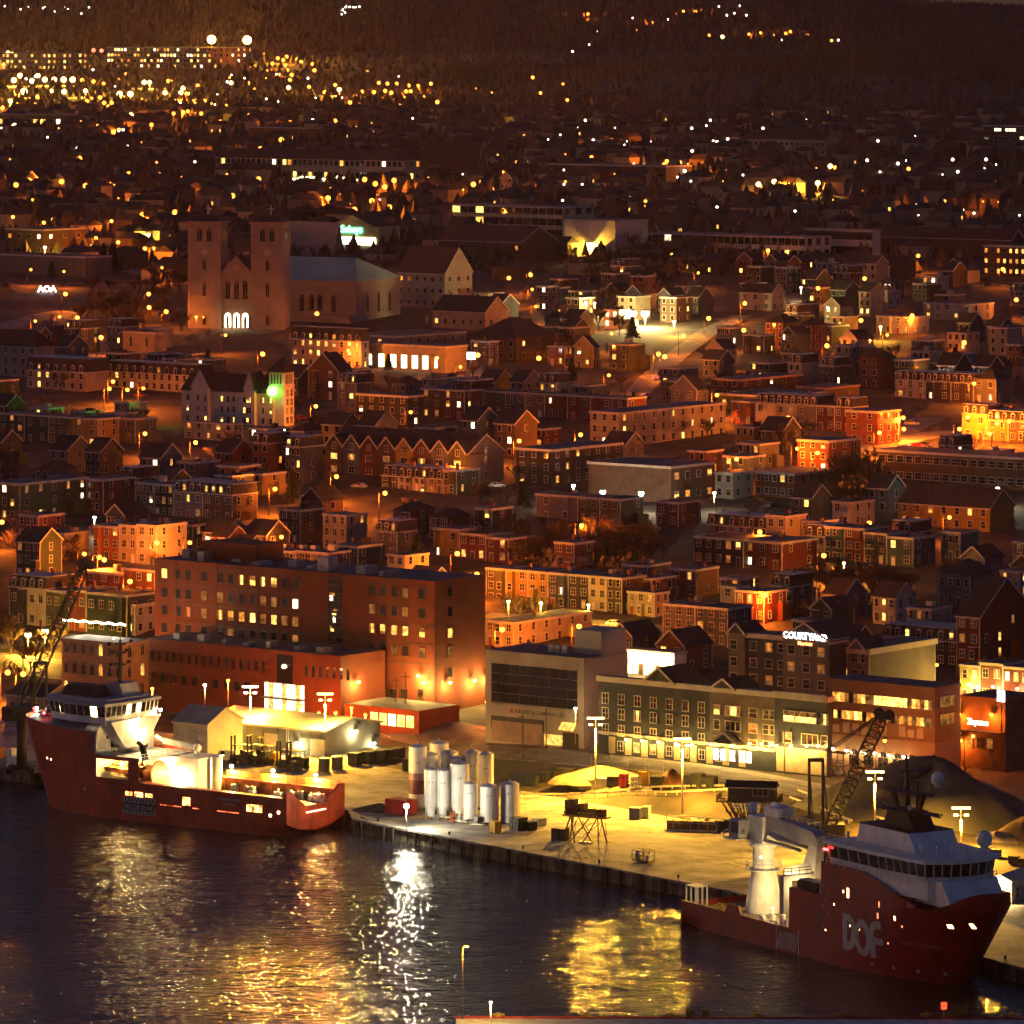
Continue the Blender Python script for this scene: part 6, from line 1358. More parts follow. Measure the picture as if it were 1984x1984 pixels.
def house(pl, label, colour, storeys, cols, roof, rng, lit=0.22, side=2, far=False, group=None, name='row_house', trim=None, litset=None, wall=None, guard=False, ex=True):
    t = start(name, label, pl, 'house', group, guard); w, d, h = pl.w, pl.d, pl.h; m = wall or paint(colour); trim = trim or M_TRIM
    hw = h; 
    walls(t, w, d, h, m, 5.0)
    if not far: corner_boards(t, w, d, h, trim)
    nrows = storeys; sh = h / storeys
    if roof == 'flat': flat_roof(t, w, d, h, M_ROOF if rng.random() < .7 else M_SHING, trim, .22, .38); ro = None
    elif roof == 'gable': ro = gable_x(t, w, d, h, d * .36, M_SHING, m, trim)
    elif roof == 'front': ro = gable_y(t, w, d, h, w * .42, M_SHING, m, trim)
    elif roof == 'hip': ro = hip_roof(t, w, d, h, min(w, d) * .36, M_SHING)
    elif roof == 'mansard':
        ro = mansard(t, w, d, h, 2.5, M_SHING, trim)
        n = max(1, round(w / 2.6))
        for i in range(n): dormer(t, w * (i + .5) / n, .12, h + .45, rng.choice(LIT[:3]) if rng.random() < lit else M_PANE, trim)
    if ex and not far and rng.random() < .6: 
        par = [c for c in t.children if c.name.split('.')[0] == 'roof'][0]; chimney(par, w * rng.uniform(.2, .8), d * rng.uniform(.4, .7), h + (d * .2 if roof in ('gable', 'hip') else 2.4 if roof == 'mansard' else .1), rng.uniform(.8, 1.4))
    if ex and rng.random() < .45:          # lean-to or back extension on the open side
        eh = h * rng.uniform(.45, .7); ed = d * rng.uniform(.3, .5); q = MB(); q.prism([(d - ed, -4), (d, -4), (d, eh * .8), (d - ed, eh)], w + .01, w + rng.uniform(1.2, 2.4), 'x') if rng.random() < .4 else q.box(w * .15, w * .75, d + .01, d + 3, -4, eh + 1)
        q.build('extension', m, t)
    if ex and rng.random() < .35 and roof == 'flat':
        q = MB(); x_ = w * rng.uniform(.2, .7); q.box(x_, x_ + rng.uniform(.8, 2.0), d * .5, d * .5 + 1.6, h + .13, h + rng.uniform(.7, 1.7)); q.build('roof_hatch', rng.choice([m, M_STEEL, M_SHING]), t)
    bay = -1
    if ex and not far and cols > 1 and rng.random() < .4:
        bay = rng.randrange(cols); bx = w * (bay + .5) / cols; bw = min(2.2, w / cols * .8); bh = h * (.95 if rng.random() < .5 else .5)
        q = MB(); q.prism([(bx - bw/2, -.003), (bx - bw*.32, -.75), (bx + bw*.32, -.75), (bx + bw/2, -.003)], 0, bh, 'z'); q.build('bay', m, t)
        q = MB(); q.prism([(bx - bw*.56, -.003), (bx - bw*.38, -.9), (bx + bw*.38, -.9), (bx + bw*.56, -.003)], bh, bh + .18, 'z'); q.build('bay_cornice', trim, t)
        for z in ([sh * .3 + k * sh for k in range(storeys) if (k + 1) * sh <= bh + .3]): window(t, bx, -.755, z, min(1.1, bw*.55), min(1.65, sh * .55), 0.0, 'sash', rng.choice(litset or LIT) if rng.random() < lit else M_PANE, trim)
    ww = min(1.25, w / cols * .42); wh = min(1.65, sh * .55); dcol = rng.randrange(cols) if not far else -1
    style = 'double' if ww > 1.0 else 'sash'
    for r_ in range(nrows):
        for c_ in range(cols):
            x = w * (c_ + .5) / cols; z = r_ * sh + sh * .3
            if c_ == bay and (r_ + 1) * sh <= bh + .3: continue
            if r_ == 0 and c_ == dcol: door(t, x, rng); continue
            win_front(t, pl, x, z, ww, wh, rng.choice(litset or LIT) if rng.random() < lit else None, style, trim, far)
        for c_ in range(side):
            if rng.random() < .8: win_side(t, pl, d * (c_ + .5) / side, r_ * sh + sh * .3, min(ww, .95), wh, rng.choice(litset or LIT) if rng.random() < lit * .8 else None, 'sash', trim, far)
    return t
class Sub:
    """one house of a terrace laid out along a Place"""
    def __init__(s, pl, x0, x1, d, h, last):
        s.a, s.u, s.v = pl.a, pl.u, pl.v; s.w = x1 - x0; s.d = d; s.h = h; s.zb = pl.zb; s.o = pl.local(x0, 0, 0); s.o.z = pl.zb
        s.c = pl.local(x1, 0, 0); s.D = s.c.y; s.s = F / s.D
    local = Place.local; front = Place.front; side = Place.side
def terrace(where, pxL, pxR, row, h, specs, depth=9.0, ang=-38, zb=None, seed=0, far=False, lit=.22, guard=True):
    """specs: (share, colour, roof, storeys, columns[, extra height])"""
    pl = Place(pxL, pxR, pxR + 30, row, h, ang, zb); rng = random.Random(seed * 7 + int(pxL)); tot = sum(s[0] for s in specs); x = 0.0
    for i, sp in enumerate(specs):
        x1 = x + pl.w * sp[0] / tot; hh = h + (sp[5] if len(sp) > 5 else 0) - (2.4 if sp[2] == 'mansard' else 0)
        sub = Sub(pl, x, x1 - .03, depth * (1 + .04 * ((i * 37) % 5 - 2)), hh, i == len(specs) - 1)
        lab = '%s %s house, %s from left in the terrace %s' % (sp[1], ROOFW[sp[2]], ORD[i], where)
        house(sub, lab, sp[1], sp[3], sp[4], sp[2], rng, lit, 2 if i == len(specs) - 1 else 0, far, 'terrace ' + where, guard=guard)
        x = x1
    return pl
def S(*a): return list(a)
terrace('above the string of white lights', 18, 246, 1157, 9.0, S((.16, 'dark grey', 'mansard', 2, 2, 2.6), (.15, 'tan', 'mansard', 2, 2, 2.6), (.2, 'olive', 'flat', 2, 3), (.15, 'brick red', 'flat', 2, 2, .5), (.34, 'dark green', 'flat', 2, 4, .3)), 10, lit=0.27, seed=1)
terrace('beyond the dark glass office', 942, 1205, 1121, 8.0, S((.15, 'olive', 'flat', 3, 2), (.16, 'ochre', 'flat', 3, 2), (.15, 'yellow', 'flat', 3, 2), (.15, 'blue', 'flat', 3, 2), (.15, 'dark grey', 'flat', 3, 2), (.13, 'tan', 'flat', 3, 2), (.11, 'brown', 'flat', 3, 2)), 9, lit=0.06, seed=2)
terrace('just above the brick office roof', 444, 636, 1072, 6.6, S((.16, 'lilac grey', 'gable', 2, 2, -.4), (.1, 'lilac grey', 'flat', 2, 2), (.09, 'ochre', 'flat', 2, 1), (.14, 'white', 'flat', 2, 2), (.14, 'navy', 'flat', 2, 2, -.3), (.16, 'dark red', 'flat', 2, 3), (.15, 'purple', 'flat', 2, 2)), 8, lit=0.09, seed=3)
terrace('climbing behind the crane boom', 181, 303, 1027, 8.6, S((.42, 'orange', 'flat', 3, 3), (.28, 'cream', 'flat', 3, 2, .6), (.3, 'white', 'flat', 3, 2, 1.0)), 10, lit=0.07, seed=4)
terrace('behind the green corner shop', 165, 300, 1118, 5.4, S((.55, 'brick red', 'flat', 2, 3), (.45, 'rust brown', 'flat', 2, 3, 1.4)), 9, lit=0.12, seed=5)
terrace('over the orange retaining lamp', 1370, 1523, 1007, 6.4, S((.25, 'dark red', 'mansard', 2, 2), (.25, 'white', 'mansard', 2, 2), (.25, 'dark grey', 'mansard', 2, 2), (.25, 'cream', 'flat', 2, 2, .8)), 9, lit=0.18, seed=6)
terrace('stepping down right of centre', 1560, 1770, 1032, 8.4, S((.18, 'cream', 'mansard', 2, 2), (.18, 'teal', 'flat', 3, 3), (.18, 'dark red', 'flat', 3, 2), (.2, 'dark green', 'flat', 3, 2, -.8), (.24, 'teal', 'flat', 2, 2, -1.4)), 9, lit=0.07, seed=7)
terrace('by the cream apartments', 922, 1216, 772, 7.4, S((.2, 'olive', 'flat', 2, 2), (.13, 'blue', 'flat', 2, 2), (.13, 'grey', 'flat', 2, 2), (.15, 'rust brown', 'flat', 2, 2), (.15, 'dark red', 'flat', 2, 2), (.14, 'brick red', 'flat', 2, 2), (.1, 'dark red', 'flat', 2, 1)), 9, lit=0.15, seed=8)
terrace('below the orange cornice store', 1418, 1650, 789, 7.2, S((.2, 'brick red', 'flat', 2, 2), (.17, 'tan', 'mansard', 2, 2, 2.4), (.17, 'cream', 'mansard', 2, 2, 2.4), (.17, 'grey', 'mansard', 2, 2, 2.4), (.15, 'dark red', 'flat', 2, 2), (.14, 'dark red', 'mansard', 2, 2, 2.4)), 9, lit=0.05, seed=9)
terrace('facing the orange-lit crossing', 1864, 1990, 800, 8.4, S((.4, 'yellow', 'mansard', 2, 2, 1.4), (.34, 'ochre', 'mansard', 2, 2), (.3, 'brown', 'mansard', 2, 2)), 9, lit=0.15, seed=10)
terrace('on the bend above the crossing', 1735, 1930, 735, 7.4, S((.3, 'white', 'mansard', 2, 3, 1), (.25, 'dark grey', 'mansard', 2, 2, 1), (.22, 'brown', 'mansard', 2, 2, 1), (.22, 'grey', 'hip', 2, 2)), 9, lit=0.09, seed=11)
terrace('with rounded dormers in mid-town', 262, 450, 948, 8.4, S((.2, 'grey', 'flat', 3, 3), (.2, 'black', 'flat', 3, 3), (.3, 'lilac grey', 'mansard', 2, 3, 1), (.3, 'rust brown', 'mansard', 2, 3, 1)), 10, lit=0.24, seed=12)
terrace('at the slope foot', 1284, 1410, 1180, 8.5, S((.5, 'grey', 'flat', 3, 3), (.5, 'navy', 'flat', 3, 3)), 9, lit=0.12, seed=13)
plGd = terrace('lit gold at the right edge', 1860, 1995, 1300, 7.2, S((.3, 'yellow', 'flat', 2, 2), (.35, 'rust brown', 'flat', 2, 2, .8), (.4, 'dark red', 'flat', 2, 3, .4)), 9, lit=.35, zb=10.0, seed=14)
terrace('above the hotel end wing', 1712, 1855, 1222, 8.0, S((.25, 'cream', 'mansard', 2, 2), (.75, 'black', 'mansard', 2, 5)), 10, lit=0.21, seed=15)
terrace('by the black trimmed block', 840, 985, 1040, 6.5, S((.35, 'ochre', 'flat', 2, 2, .8), (.35, 'brick red', 'flat', 2, 3), (.3, 'dark red', 'flat', 2, 2, -.5)), 9, lit=0.18, seed=16)
terrace('with a lilac end wall', 1038, 1202, 968, 6.6, S((.5, 'lilac grey', 'flat', 2, 2), (.26, 'olive', 'flat', 2, 2), (.24, 'olive', 'flat', 2, 2)), 9, lit=0.07, seed=17)
terrace('below the gabled terrace', 740, 885, 912, 6.4, S((.22, 'black', 'mansard', 2, 2), (.2, 'white', 'mansard', 2, 2), (.2, 'tan', 'mansard', 2, 2), (.2, 'ochre', 'mansard', 2, 2), (.18, 'olive', 'flat', 2, 2)), 9, lit=0.18, seed=18)
terrace('left of the white church', 0, 190, 812, 8.0, S((.25, 'dark green', 'flat', 3, 3), (.25, 'dark green', 'flat', 2, 2), (.25, 'olive', 'flat', 3, 3), (.25, 'ochre', 'flat', 3, 2)), 9, lit=0.12, seed=19)
terrace('under the green glow', 160, 262, 812, 6.8, S((.5, 'pale blue', 'flat', 2, 3), (.5, 'grey', 'flat', 2, 2)), 9, lit=0.03, seed=20)
# single houses told apart in the photo
def one(label, colour, pxl, pxc, pxr, row, h, storeys, cols, roof, lit=.2, zb=None, side=2, seed=0, name='house', ang=-38):
    pl = Place(pxl, pxc, pxr, row, h, ang, zb); house(pl, label, colour, storeys, cols, roof, random.Random(seed + int(pxc)), lit, side, name=name, guard=True); return pl
plOr = one('orange-lit two-storey corner building left of the yellow terrace', 'cream', 941, 995, 1146, 1207, 5.6, 2, 3, 'flat', .05, side=6, seed=2)
plYw = one('small pale yellow house beside the parked white car', 'cream', 1216, 1268, 1296, 1150, 5.4, 2, 3, 'flat', .1, seed=3)
one('tall dark red house with gambrel end at the right edge', 'dark red', 1853, 1898, 2000, 1196, 13.0, 4, 2, 'gable', .2, side=4, seed=4)
one('dark red brick building right of the yellow terrace', 'dark red', 1205, 1262, 1310, 1122, 7.0, 2, 2, 'flat', 0, seed=5)
one('white flat-roofed house lit under the green church', 'white', 357, 452, 470, 822, 5.0, 2, 5, 'flat', .3, seed=6)
plYL = one('yellow-lit olive apartment house at the left edge', 'olive', -20, 38, 172, 938, 9.6, 3, 3, 'flat', .55, side=5, seed=7)
one('dark red narrow house right of the olive apartment house', 'dark red', 168, 200, 262, 930, 8.4, 3, 2, 'flat', .12, seed=8)
one('dark red house with white bargeboards beside the terrace', 'dark red', 410, 442, 478, 1042, 6.0, 2, 2, 'gable', .1, seed=9)
one('brick house with lit dormer right of the church tower', 'rust brown', 597, 655, 682, 718, 9.0, 3, 2, 'front', .4, seed=10)
one('grey turreted house behind the lit dormer house', 'grey', 655, 690, 720, 742, 8.2, 3, 2, 'mansard', .4, seed=11)
one('brown verandah house with lit upper porch', 'rust brown', 815, 900, 936, 757, 8.6, 3, 4, 'flat', .35, seed=12)
one('dark red barn-ended house in the middle right', 'dark red', 1440, 1515, 1584, 1052, 6.6, 2, 3, 'flat', .25, seed=13)
one('black house with bright lit windows left of the red barn-end', 'black', 1345, 1440, 1500, 1046, 6.6, 2, 5, 'flat', .5, seed=14)
one('pale gable cottage above the orange store', 'lilac grey', 1300, 1350, 1372, 755, 6.6, 2, 2, 'front', .05, seed=15)
one('blue-grey tall house at the right edge with four lit windows', 'pale blue', 1938, 1975, 2010, 1108, 9.0, 3, 2, 'flat', .55, seed=16)
one('grey verandah house on the dark slope', 'grey', 1818, 1880, 1930, 1115, 7.5, 2, 4, 'hip', .05, seed=17)
one('red house among dark trees with glowing doorway', 'dark red', 1425, 1480, 1524, 1148, 7.0, 2, 3, 'flat', .4, seed=18)
one('white side-walled house left of the glowing doorway', 'white', 1396, 1425, 1450, 1138, 6.0, 2, 1, 'flat', .1, seed=19)
one('white gabled cottage high on the right', 'white', 1433, 1495, 1520, 568, 6.6, 2, 3, 'gable', .1, seed=20)
one('white two-storey block below the far right offices', 'white', 1790, 1880, 1925, 590, 6.0, 2, 5, 'flat', .3, seed=21)
one('long white building with flat roof on the right slope', 'white', 1698, 1765, 1800, 615, 6.0, 2, 4, 'flat', .1, seed=22)
one('brown house with sodium-lit windows on the cross street', 'brown', 1440, 1480, 1500, 650, 6.2, 2, 2, 'flat', .3, seed=23)
one('glowing yellow gable house in the upper centre', 'yellow', 1113, 1150, 1160, 672, 7.0, 2, 2, 'front', .5, seed=24)
one('tall white-trimmed red house beside the bright billboard', 'rust brown', 913, 948, 965, 662, 7.8, 3, 2, 'flat', .1, seed=25)
one('orange trimmed house in the upper centre', 'orange', 1062, 1094, 1108, 672, 6.4, 2, 2, 'flat', .5, seed=26)

# ------------------------------------------------------------------ landmark buildings of the middle distance
M_GSTONE = brickmat('grey_stone', (0.27, 0.22, 0.19), (0.2, 0.17, 0.15), .5)
M_PSTONE = brickmat('pink_stone', (0.30, 0.22, 0.17), (0.2, 0.16, 0.12), .5)
M_COPPER = mat('green_copper_roof', (0.27, 0.42, 0.33), .6, .15, .1)
rl2 = random.Random(31)
def long_block(name, label, pxl, pxc, pxr, row, h, wall, roof, rows, cols, lit, side=0, zb=None, trim=None, ww=1.2, wh=1.6, far=True, style='sash', rise=3.0, cat='building', litset=None, sidelit=None, ang=-38, m_roof=None, z0=.32):
    pl = Place(pxl, pxc, pxr, row, h, ang, zb); t = start(name, label, pl, cat); w, d = pl.w, pl.d; walls(t, w, d, h, wall, 6)
    trim = trim or M_TRIM
    if roof == 'flat': flat_roof(t, w, d, h, m_roof or M_ROOF, trim, .25, .5)
    elif roof == 'gable': gable_x(t, w, d, h, rise, m_roof or M_SHING, wall, trim)
    elif roof == 'hip': hip_roof(t, w, d, h, rise, m_roof or M_SHING, inset=min(w, d)*.45)
    elif roof == 'mansard':
        mansard(t, w, d, h, rise, m_roof or M_SHING, trim)
        n = max(2, round(w / 3.4))
        for i in range(n): dormer(t, w*(i+.5)/n, .12, h + .4, rl2.choice(LIT[:3]) if rl2.random() < lit else M_PANE, trim)
    sh = h / rows
    for r_ in range(rows):
        for c_ in range(cols): win_front(t, pl, w*(c_+.5)/cols, r_*sh + sh*z0, ww, min(wh, sh*.62), rl2.choice(litset or LIT[:4]) if rl2.random() < lit else None, style, trim, far)
        for c_ in range(side): win_side(t, pl, d*(c_+.5)/side, r_*sh + sh*z0, ww, min(wh, sh*.62), rl2.choice(litset or LIT[:4]) if rl2.random() < (lit if sidelit is None else sidelit) else None, style, trim, far)
    return t, pl
# gabled terrace
M_GT = clapboard('brown_grey_clapboard', (0.13, 0.10, 0.085), 5)
tg, pg = long_block('gabled_terrace', 'long terrace of eight steep front gables with a dark end wall', 633, 906, 976, 880, 8.0, M_GT, 'gable', 2, 0, 0, rise=4.6, trim=M_TRIM)
gw = pg.w / 8
for k in range(8):
    m = [paint('brown'), paint('blue'), paint('dark red'), paint('brown'), paint('ochre'), paint('rust brown'), paint('grey'), paint('olive')][k]
    q = MB(); q.box(k*gw + .1, (k+1)*gw - .1, -.5, -.003, -4, 8.0); q.build('bay_wall', m, tg); gable_y(tg, gw - .2, pg.d*.45, 8.0, 3.1, M_SHING, m, M_TRIM, .25, k*gw + .1, -.5)
    window(tg, k*gw + gw/2, -.505, 4.6, 2.1, 1.5, 0, 'triple', LIT[0] if k in (0, 1, 5, 7) else (LIT[4] if k % 2 else M_PANE), M_TRIM); window(tg, k*gw + gw/2, -.505, 7.4, 1.2, 1.5, 0, 'double', M_PANE, M_TRIM); window(tg, k*gw + gw/2, -.505, 1.2, 1.8, 1.5, 0, 'double', LIT[4] if k % 3 == 0 else M_PANE, M_TRIM)
for z in (1.5, 3.6, 5.7, 7.8, 9.6): win_side(tg, pg, pg.d*.5, z, .8, 1.4, LIT[4] if z in (5.7, 7.8) else None, 'sash', M_TRIM)
# black trimmed block
tk, pk = long_block('black_trimmed_block', 'black clapboard block with white cornice lines beside the gabled terrace', 1000, 1070, 1206, 872, 9.6, paint('black'), 'flat', 3, 3, .03, side=7, far=False, sidelit=.12)
q = MB(); q.box(1.2, 4.2, -.06, -.005, 1.5, 6.5); q.build('blind_panel', paint('dark grey'), tk)
# cream apartment block
tc, pc = long_block('cream_apartments', 'cream three-storey apartment block with long side and small balconies', 1143, 1200, 1406, 800, 9.8, paint('cream'), 'flat', 3, 3, .1, side=11, far=False, sidelit=.12)
q = MB()
for z in (3.2, 6.4): q.box(2, 4.6, -1.2, -.01, z, z + .12); railing(q, [(2, -1.2, z), (4.6, -1.2, z)], 1, .04, .5)
q.build('balcony', M_TRIM, tc)
long_block('orange_cornice_store', 'flat-roofed red store with orange-lit cornice above the mansards', 1378, 1432, 1556, 736, 6.0, paint('rust brown'), 'flat', 2, 3, .1, side=5, far=False, trim=mat('orange_lit_trim', (.55, .3, .12), .6))  # trim colour carries the orange light falling on the cornice
long_block('yellow_annex_store', 'low yellow-lit annex right of the orange cornice store', 1544, 1600, 1665, 752, 4.6, paint('ochre'), 'flat', 1, 2, 0, side=2, far=False, trim=mat('orange_lit_trim', (.55, .3, .12), .6))
long_block('flat_commercial_block', 'low olive commercial block in front of the orange cornice store', 1390, 1500, 1600, 768, 5.0, paint('olive'), 'flat', 1, 4, .2, side=3, far=False)
long_block('red_corner_house', 'red corner house with white windows left of the orange crossing', 1640, 1700, 1744, 798, 9.5, paint('brick red'), 'flat', 3, 2, .1, side=3, far=False)
long_block('dark_school', 'long dark two-storey school building right of centre', 1700, 1985, 2040, 888, 8.5, paint('brown'), 'flat', 2, 16, .03, far=False, ww=2.0)
long_block('dark_barn_roofed_hall', 'dark gabled hall with ochre end wall in front of the school', 1740, 1918, 1965, 985, 6.0, paint('ochre'), 'gable', 2, 7, .12, far=False, rise=4.2)
long_block('brown_brick_school', 'windowless dark brown block beside the two white lamps', 1140, 1300, 1385, 905, 9.5, mat('dark_brown_brick', (.09, .05, .03), .9), 'flat', 2, 0, 0, side=4, sidelit=.5, ww=1.8, far=False)
long_block('white_side_house', 'white house with wires crossing it below the brown block', 1385, 1420, 1460, 917, 6.8, paint('white'), 'flat', 2, 2, 0, side=2, far=False)
long_block('orange_row_houses', 'sodium-lit row stepping up the cross street right of centre', 1462, 1540, 1620, 918, 6.6, paint('rust brown'), 'flat', 2, 5, .2, side=5, far=False)
long_block('red_brick_porch_house', 'red brick house with lit porches beside the bare trees', 1545, 1605, 1668, 855, 8.6, paint('brick red'), 'flat', 3, 3, .25, side=3, far=False)
long_block('dark_red_roof_house', 'dark mansarded house between centre and the church', 690, 790, 820, 768, 9.0, paint('black'), 'flat', 3, 5, .15, side=1, far=False)
long_block('stone_warehouse', 'tan stone warehouse with arched windows behind the red ship bridge', 120, 238, 288, 1248, 12.5, mat('tan_stone', (.30, .19, .10), .85, .15, .3), 'flat', 3, 7, .25, side=2, zb=5.5, far=False, ww=1.0, wh=1.9, style='arch', trim=mat('tan_trim', (.33, .24, .15), .8))
long_block('low_dock_shed', 'low white dock shed with dark roof left of the red ship bow', 12, 85, 150, 1352, 4.5, paint('cream'), 'gable', 1, 3, .1, side=1, zb=3.0, far=False, rise=2.0)
long_block('white_end_house', 'white end house with climbing plant left of the brick office', 245, 262, 301, 1172, 7.0, paint('white'), 'flat', 2, 1, .4, side=2, far=False)

# white church with belfry and green lamp
M_CHW = clapboard('church_white_clapboard', (0.46, 0.44, 0.40), 5)
plX = Place(352, 530, 570, 762, 9.5, -30); tX = start('white_church', 'white clapboard church turned flats with gables and square belfry', plX, 'church'); walls(tX, plX.w, plX.d, plX.h, M_CHW, 6); gable_x(tX, plX.w, plX.d, plX.h, plX.d*.42, M_SHING, M_CHW, M_TRIM)
for px, wd, ris in ((392, 6.0, 5.0), (487, 3.6, 4.6)): X, _ = plX.front(px, 760); q = MB(); q.box(X - wd/2, X + wd/2, -1.2, -.003, -5, plX.h + 1); q.build('bay_wall', M_CHW, tX); gable_y(tX, wd, plX.d*.5, plX.h + 1, ris, M_SHING, M_CHW, M_TRIM, .2, X - wd/2, -1.2)
for px in (364, 388, 403, 430, 442, 453, 478, 484, 489, 510, 525):
    X, _ = plX.front(px, 780); yo = -1.206 if (abs(px - 392) < 17 or abs(px - 487) < 10) else -.006
    for r_, z in enumerate((6.6, 3.6, .6)): window(tX, X, yo, z, .75, 1.5, 0, 'sash', LIT[2] if rl2.random() < .42 else M_PANE, M_TRIM)
tw_, yw = plX.w - 1.0, 2.0
q = MB(); q.box(plX.w - 1.8, plX.w + 3.4, 0.4, 5.6, -5, 15.5); q.box(plX.w - 2.0, plX.w + 3.6, .2, 5.8, 11.2, 11.5); q.build('belfry', M_CHW, tX)
q = MB(); q.prism([(plX.w - 2.3, 0.0 - .1), (plX.w + 3.9, -.1), (plX.w + 3.9, 6.1), (plX.w - 2.3, 6.1)], 15.5, 15.7, 'z'); c0 = len(q.v); q.v += [(plX.w + .8, 3.0, 19.6)]
for a, b in ((4, 5), (5, 6), (6, 7), (7, 4)): q.f.append((a, b, c0)); q.m.append(0); q.sm.append(False)
q.build('belfry_roof', M_SHING, tX)
for k in range(4): q = MB(); q.box(plX.w - 1.1 + k*1.0, plX.w - .6 + k*1.0, .3, .396, 12.2, 15.0); q.build('louvre', M_TRIMD, tX)
for k in range(4): q = MB(); q.box(plX.w + 3.402, plX.w + 3.5, 1.0 + k*1.0, 1.5 + k*1.0, 12.2, 15.0); q.build('louvre', M_TRIMD, tX)
for r_ in range(4): window(tX, plX.w + 3.42, 2.0, .8 + r_*2.6, 1.1, 1.9, math.pi/2, 'double', LIT[4] if r_ % 2 else M_PANE, M_TRIM); window(tX, plX.w + 3.42, 4.2, .8 + r_*2.6, 1.1, 1.9, math.pi/2, 'double', M_PANE, M_TRIM)
gl = plX.local(plX.w + .5, -1.2, 10.2); t = thing('green_floodlight', 'intense green floodlight on the front of the church belfry', 'floodlight', gl)
q = MB(); q.ball((0, 0, 0), 1.7, 14, 10); q.build('lantern', emit('green_halo_glow', (.12, 1, .06), 3), t); q = MB(); q.ball((0, -1.0, 0), .95, 12, 8); q.build('lamp_core', emit('green_core_glow', (.8, 1, .7), 40), t); q = MB(); q.box(-.3, .3, .6, 1.6, -.2, .2); q.build('bracket', M_STEEL, t)  # outer green ball stands in for the glow around the lamp core
point(t, (-1.6, -.6, .2), 22000, (.10, 1, .04), .3, R(50), (R(84), 0, R(97)))  # spot added to tint the houses at the left green

# twin-towered stone basilica
plN = Place(470, 690, 776, 545, 14.5, -25); tN = start('stone_basilica', 'twin-towered grey stone basilica with green copper nave roof', plN, 'church')
D0 = plN.D
walls(tN, plN.w, plN.d, plN.h, M_GSTONE, 6); hip_roof(tN, plN.w, plN.d, plN.h, 7.5, M_COPPER, .6, inset=9)
for px in (585, 604, 620, 646): X, _ = plN.front(px, 590); window(tN, X, -.01, 3.5, 1.8, 5.0, 0, 'arch', M_PANE, M_PSTONE)
for k in range(3): win_side(tN, plN, plN.d*(.25 + k*.25), 3.0, 2.0, 6.0, None, 'arch', M_PSTONE)
q = MB(); q.box(-2, plN.w + .6, -6, -.004, -5, 2.6); q.build('aisle', M_GSTONE, tN)
# facade: plane facing the camera more squarely, left of the nave
plF = Place(365, 549, 560, 500, 25.0, -10, zb=plN.zb - 1.0); plF.d = 10.0
tF = thing('basilica_front', 'front of the basilica with two clock towers and three lit arches', 'church', plF.o, plF.a); FOOT.append((plF.local(plF.w/2, 5, 0).x, plF.local(plF.w/2, 5, 0).y, plF.w*.6)); PROTECT.append((360, 400, 780, 668, plF.D))
s_ = plF.s; tw0 = plF.w * .335; hT = (650 - 445) / s_
q = MB(); q.box(tw0 - .2, plF.w - tw0 + .2, 1.2, 9, -4, 19.0); q.build('wall', M_GSTONE, tF); gable_y(tF, plF.w - 2*tw0 + .4, 12, 19.0, 6.4, M_SHING, M_GSTONE, M_PSTONE, .3, tw0 - .2, 1.2)
q = MB(); q.lathe([(2.0, -.15), (2.0, .15), (1.5, .15), (1.5, -.15)], n=20); o = q.build('rose_window', M_PSTONE, tF, (plF.w/2, 1.1, 21.0)); o.rotation_euler = (R(90), 0, 0)
for k in range(3):
    x = plF.w/2 + (k - 1) * 3.1
    window(tF, x, 1.19, 10.5, 1.7, 5.5, 0, 'arch', M_PANE, M_PSTONE)
    q = MB(); pts = [(-1.0, 0), (1.0, 0), (1.0, 4.0)] + [(math.cos(math.pi*j/8), 4.0 + math.sin(math.pi*j/8)) for j in range(1, 8)] + [(-1.0, 4.0)]; q.prism(pts, -.12, 0, 'y'); q.build('lit_arch', emit('portal_glow', (1, .86, .55), 4.5), tF, (x, 1.19, .6))
    q = MB(); q.box(-.5, .5, -.2, -.125, 0, 3.2); q.ball((0, -.15, 3.6), .5, 8, 6); q.build('door', M_BLACK, tF, (x, 1.19, .6))
for k in range(4): q = MB(); q.cyl((plF.w/2 + (k - 1.5)*3.1, .9, 0), (plF.w/2 + (k - 1.5)*3.1, .9, 5), .28, n=8); q.build('column', M_PSTONE, tF)
q = MB(); q.box(tw0, plF.w - tw0, .2, 1.19, 0, .4); q.build('steps', M_PSTONE, tF)
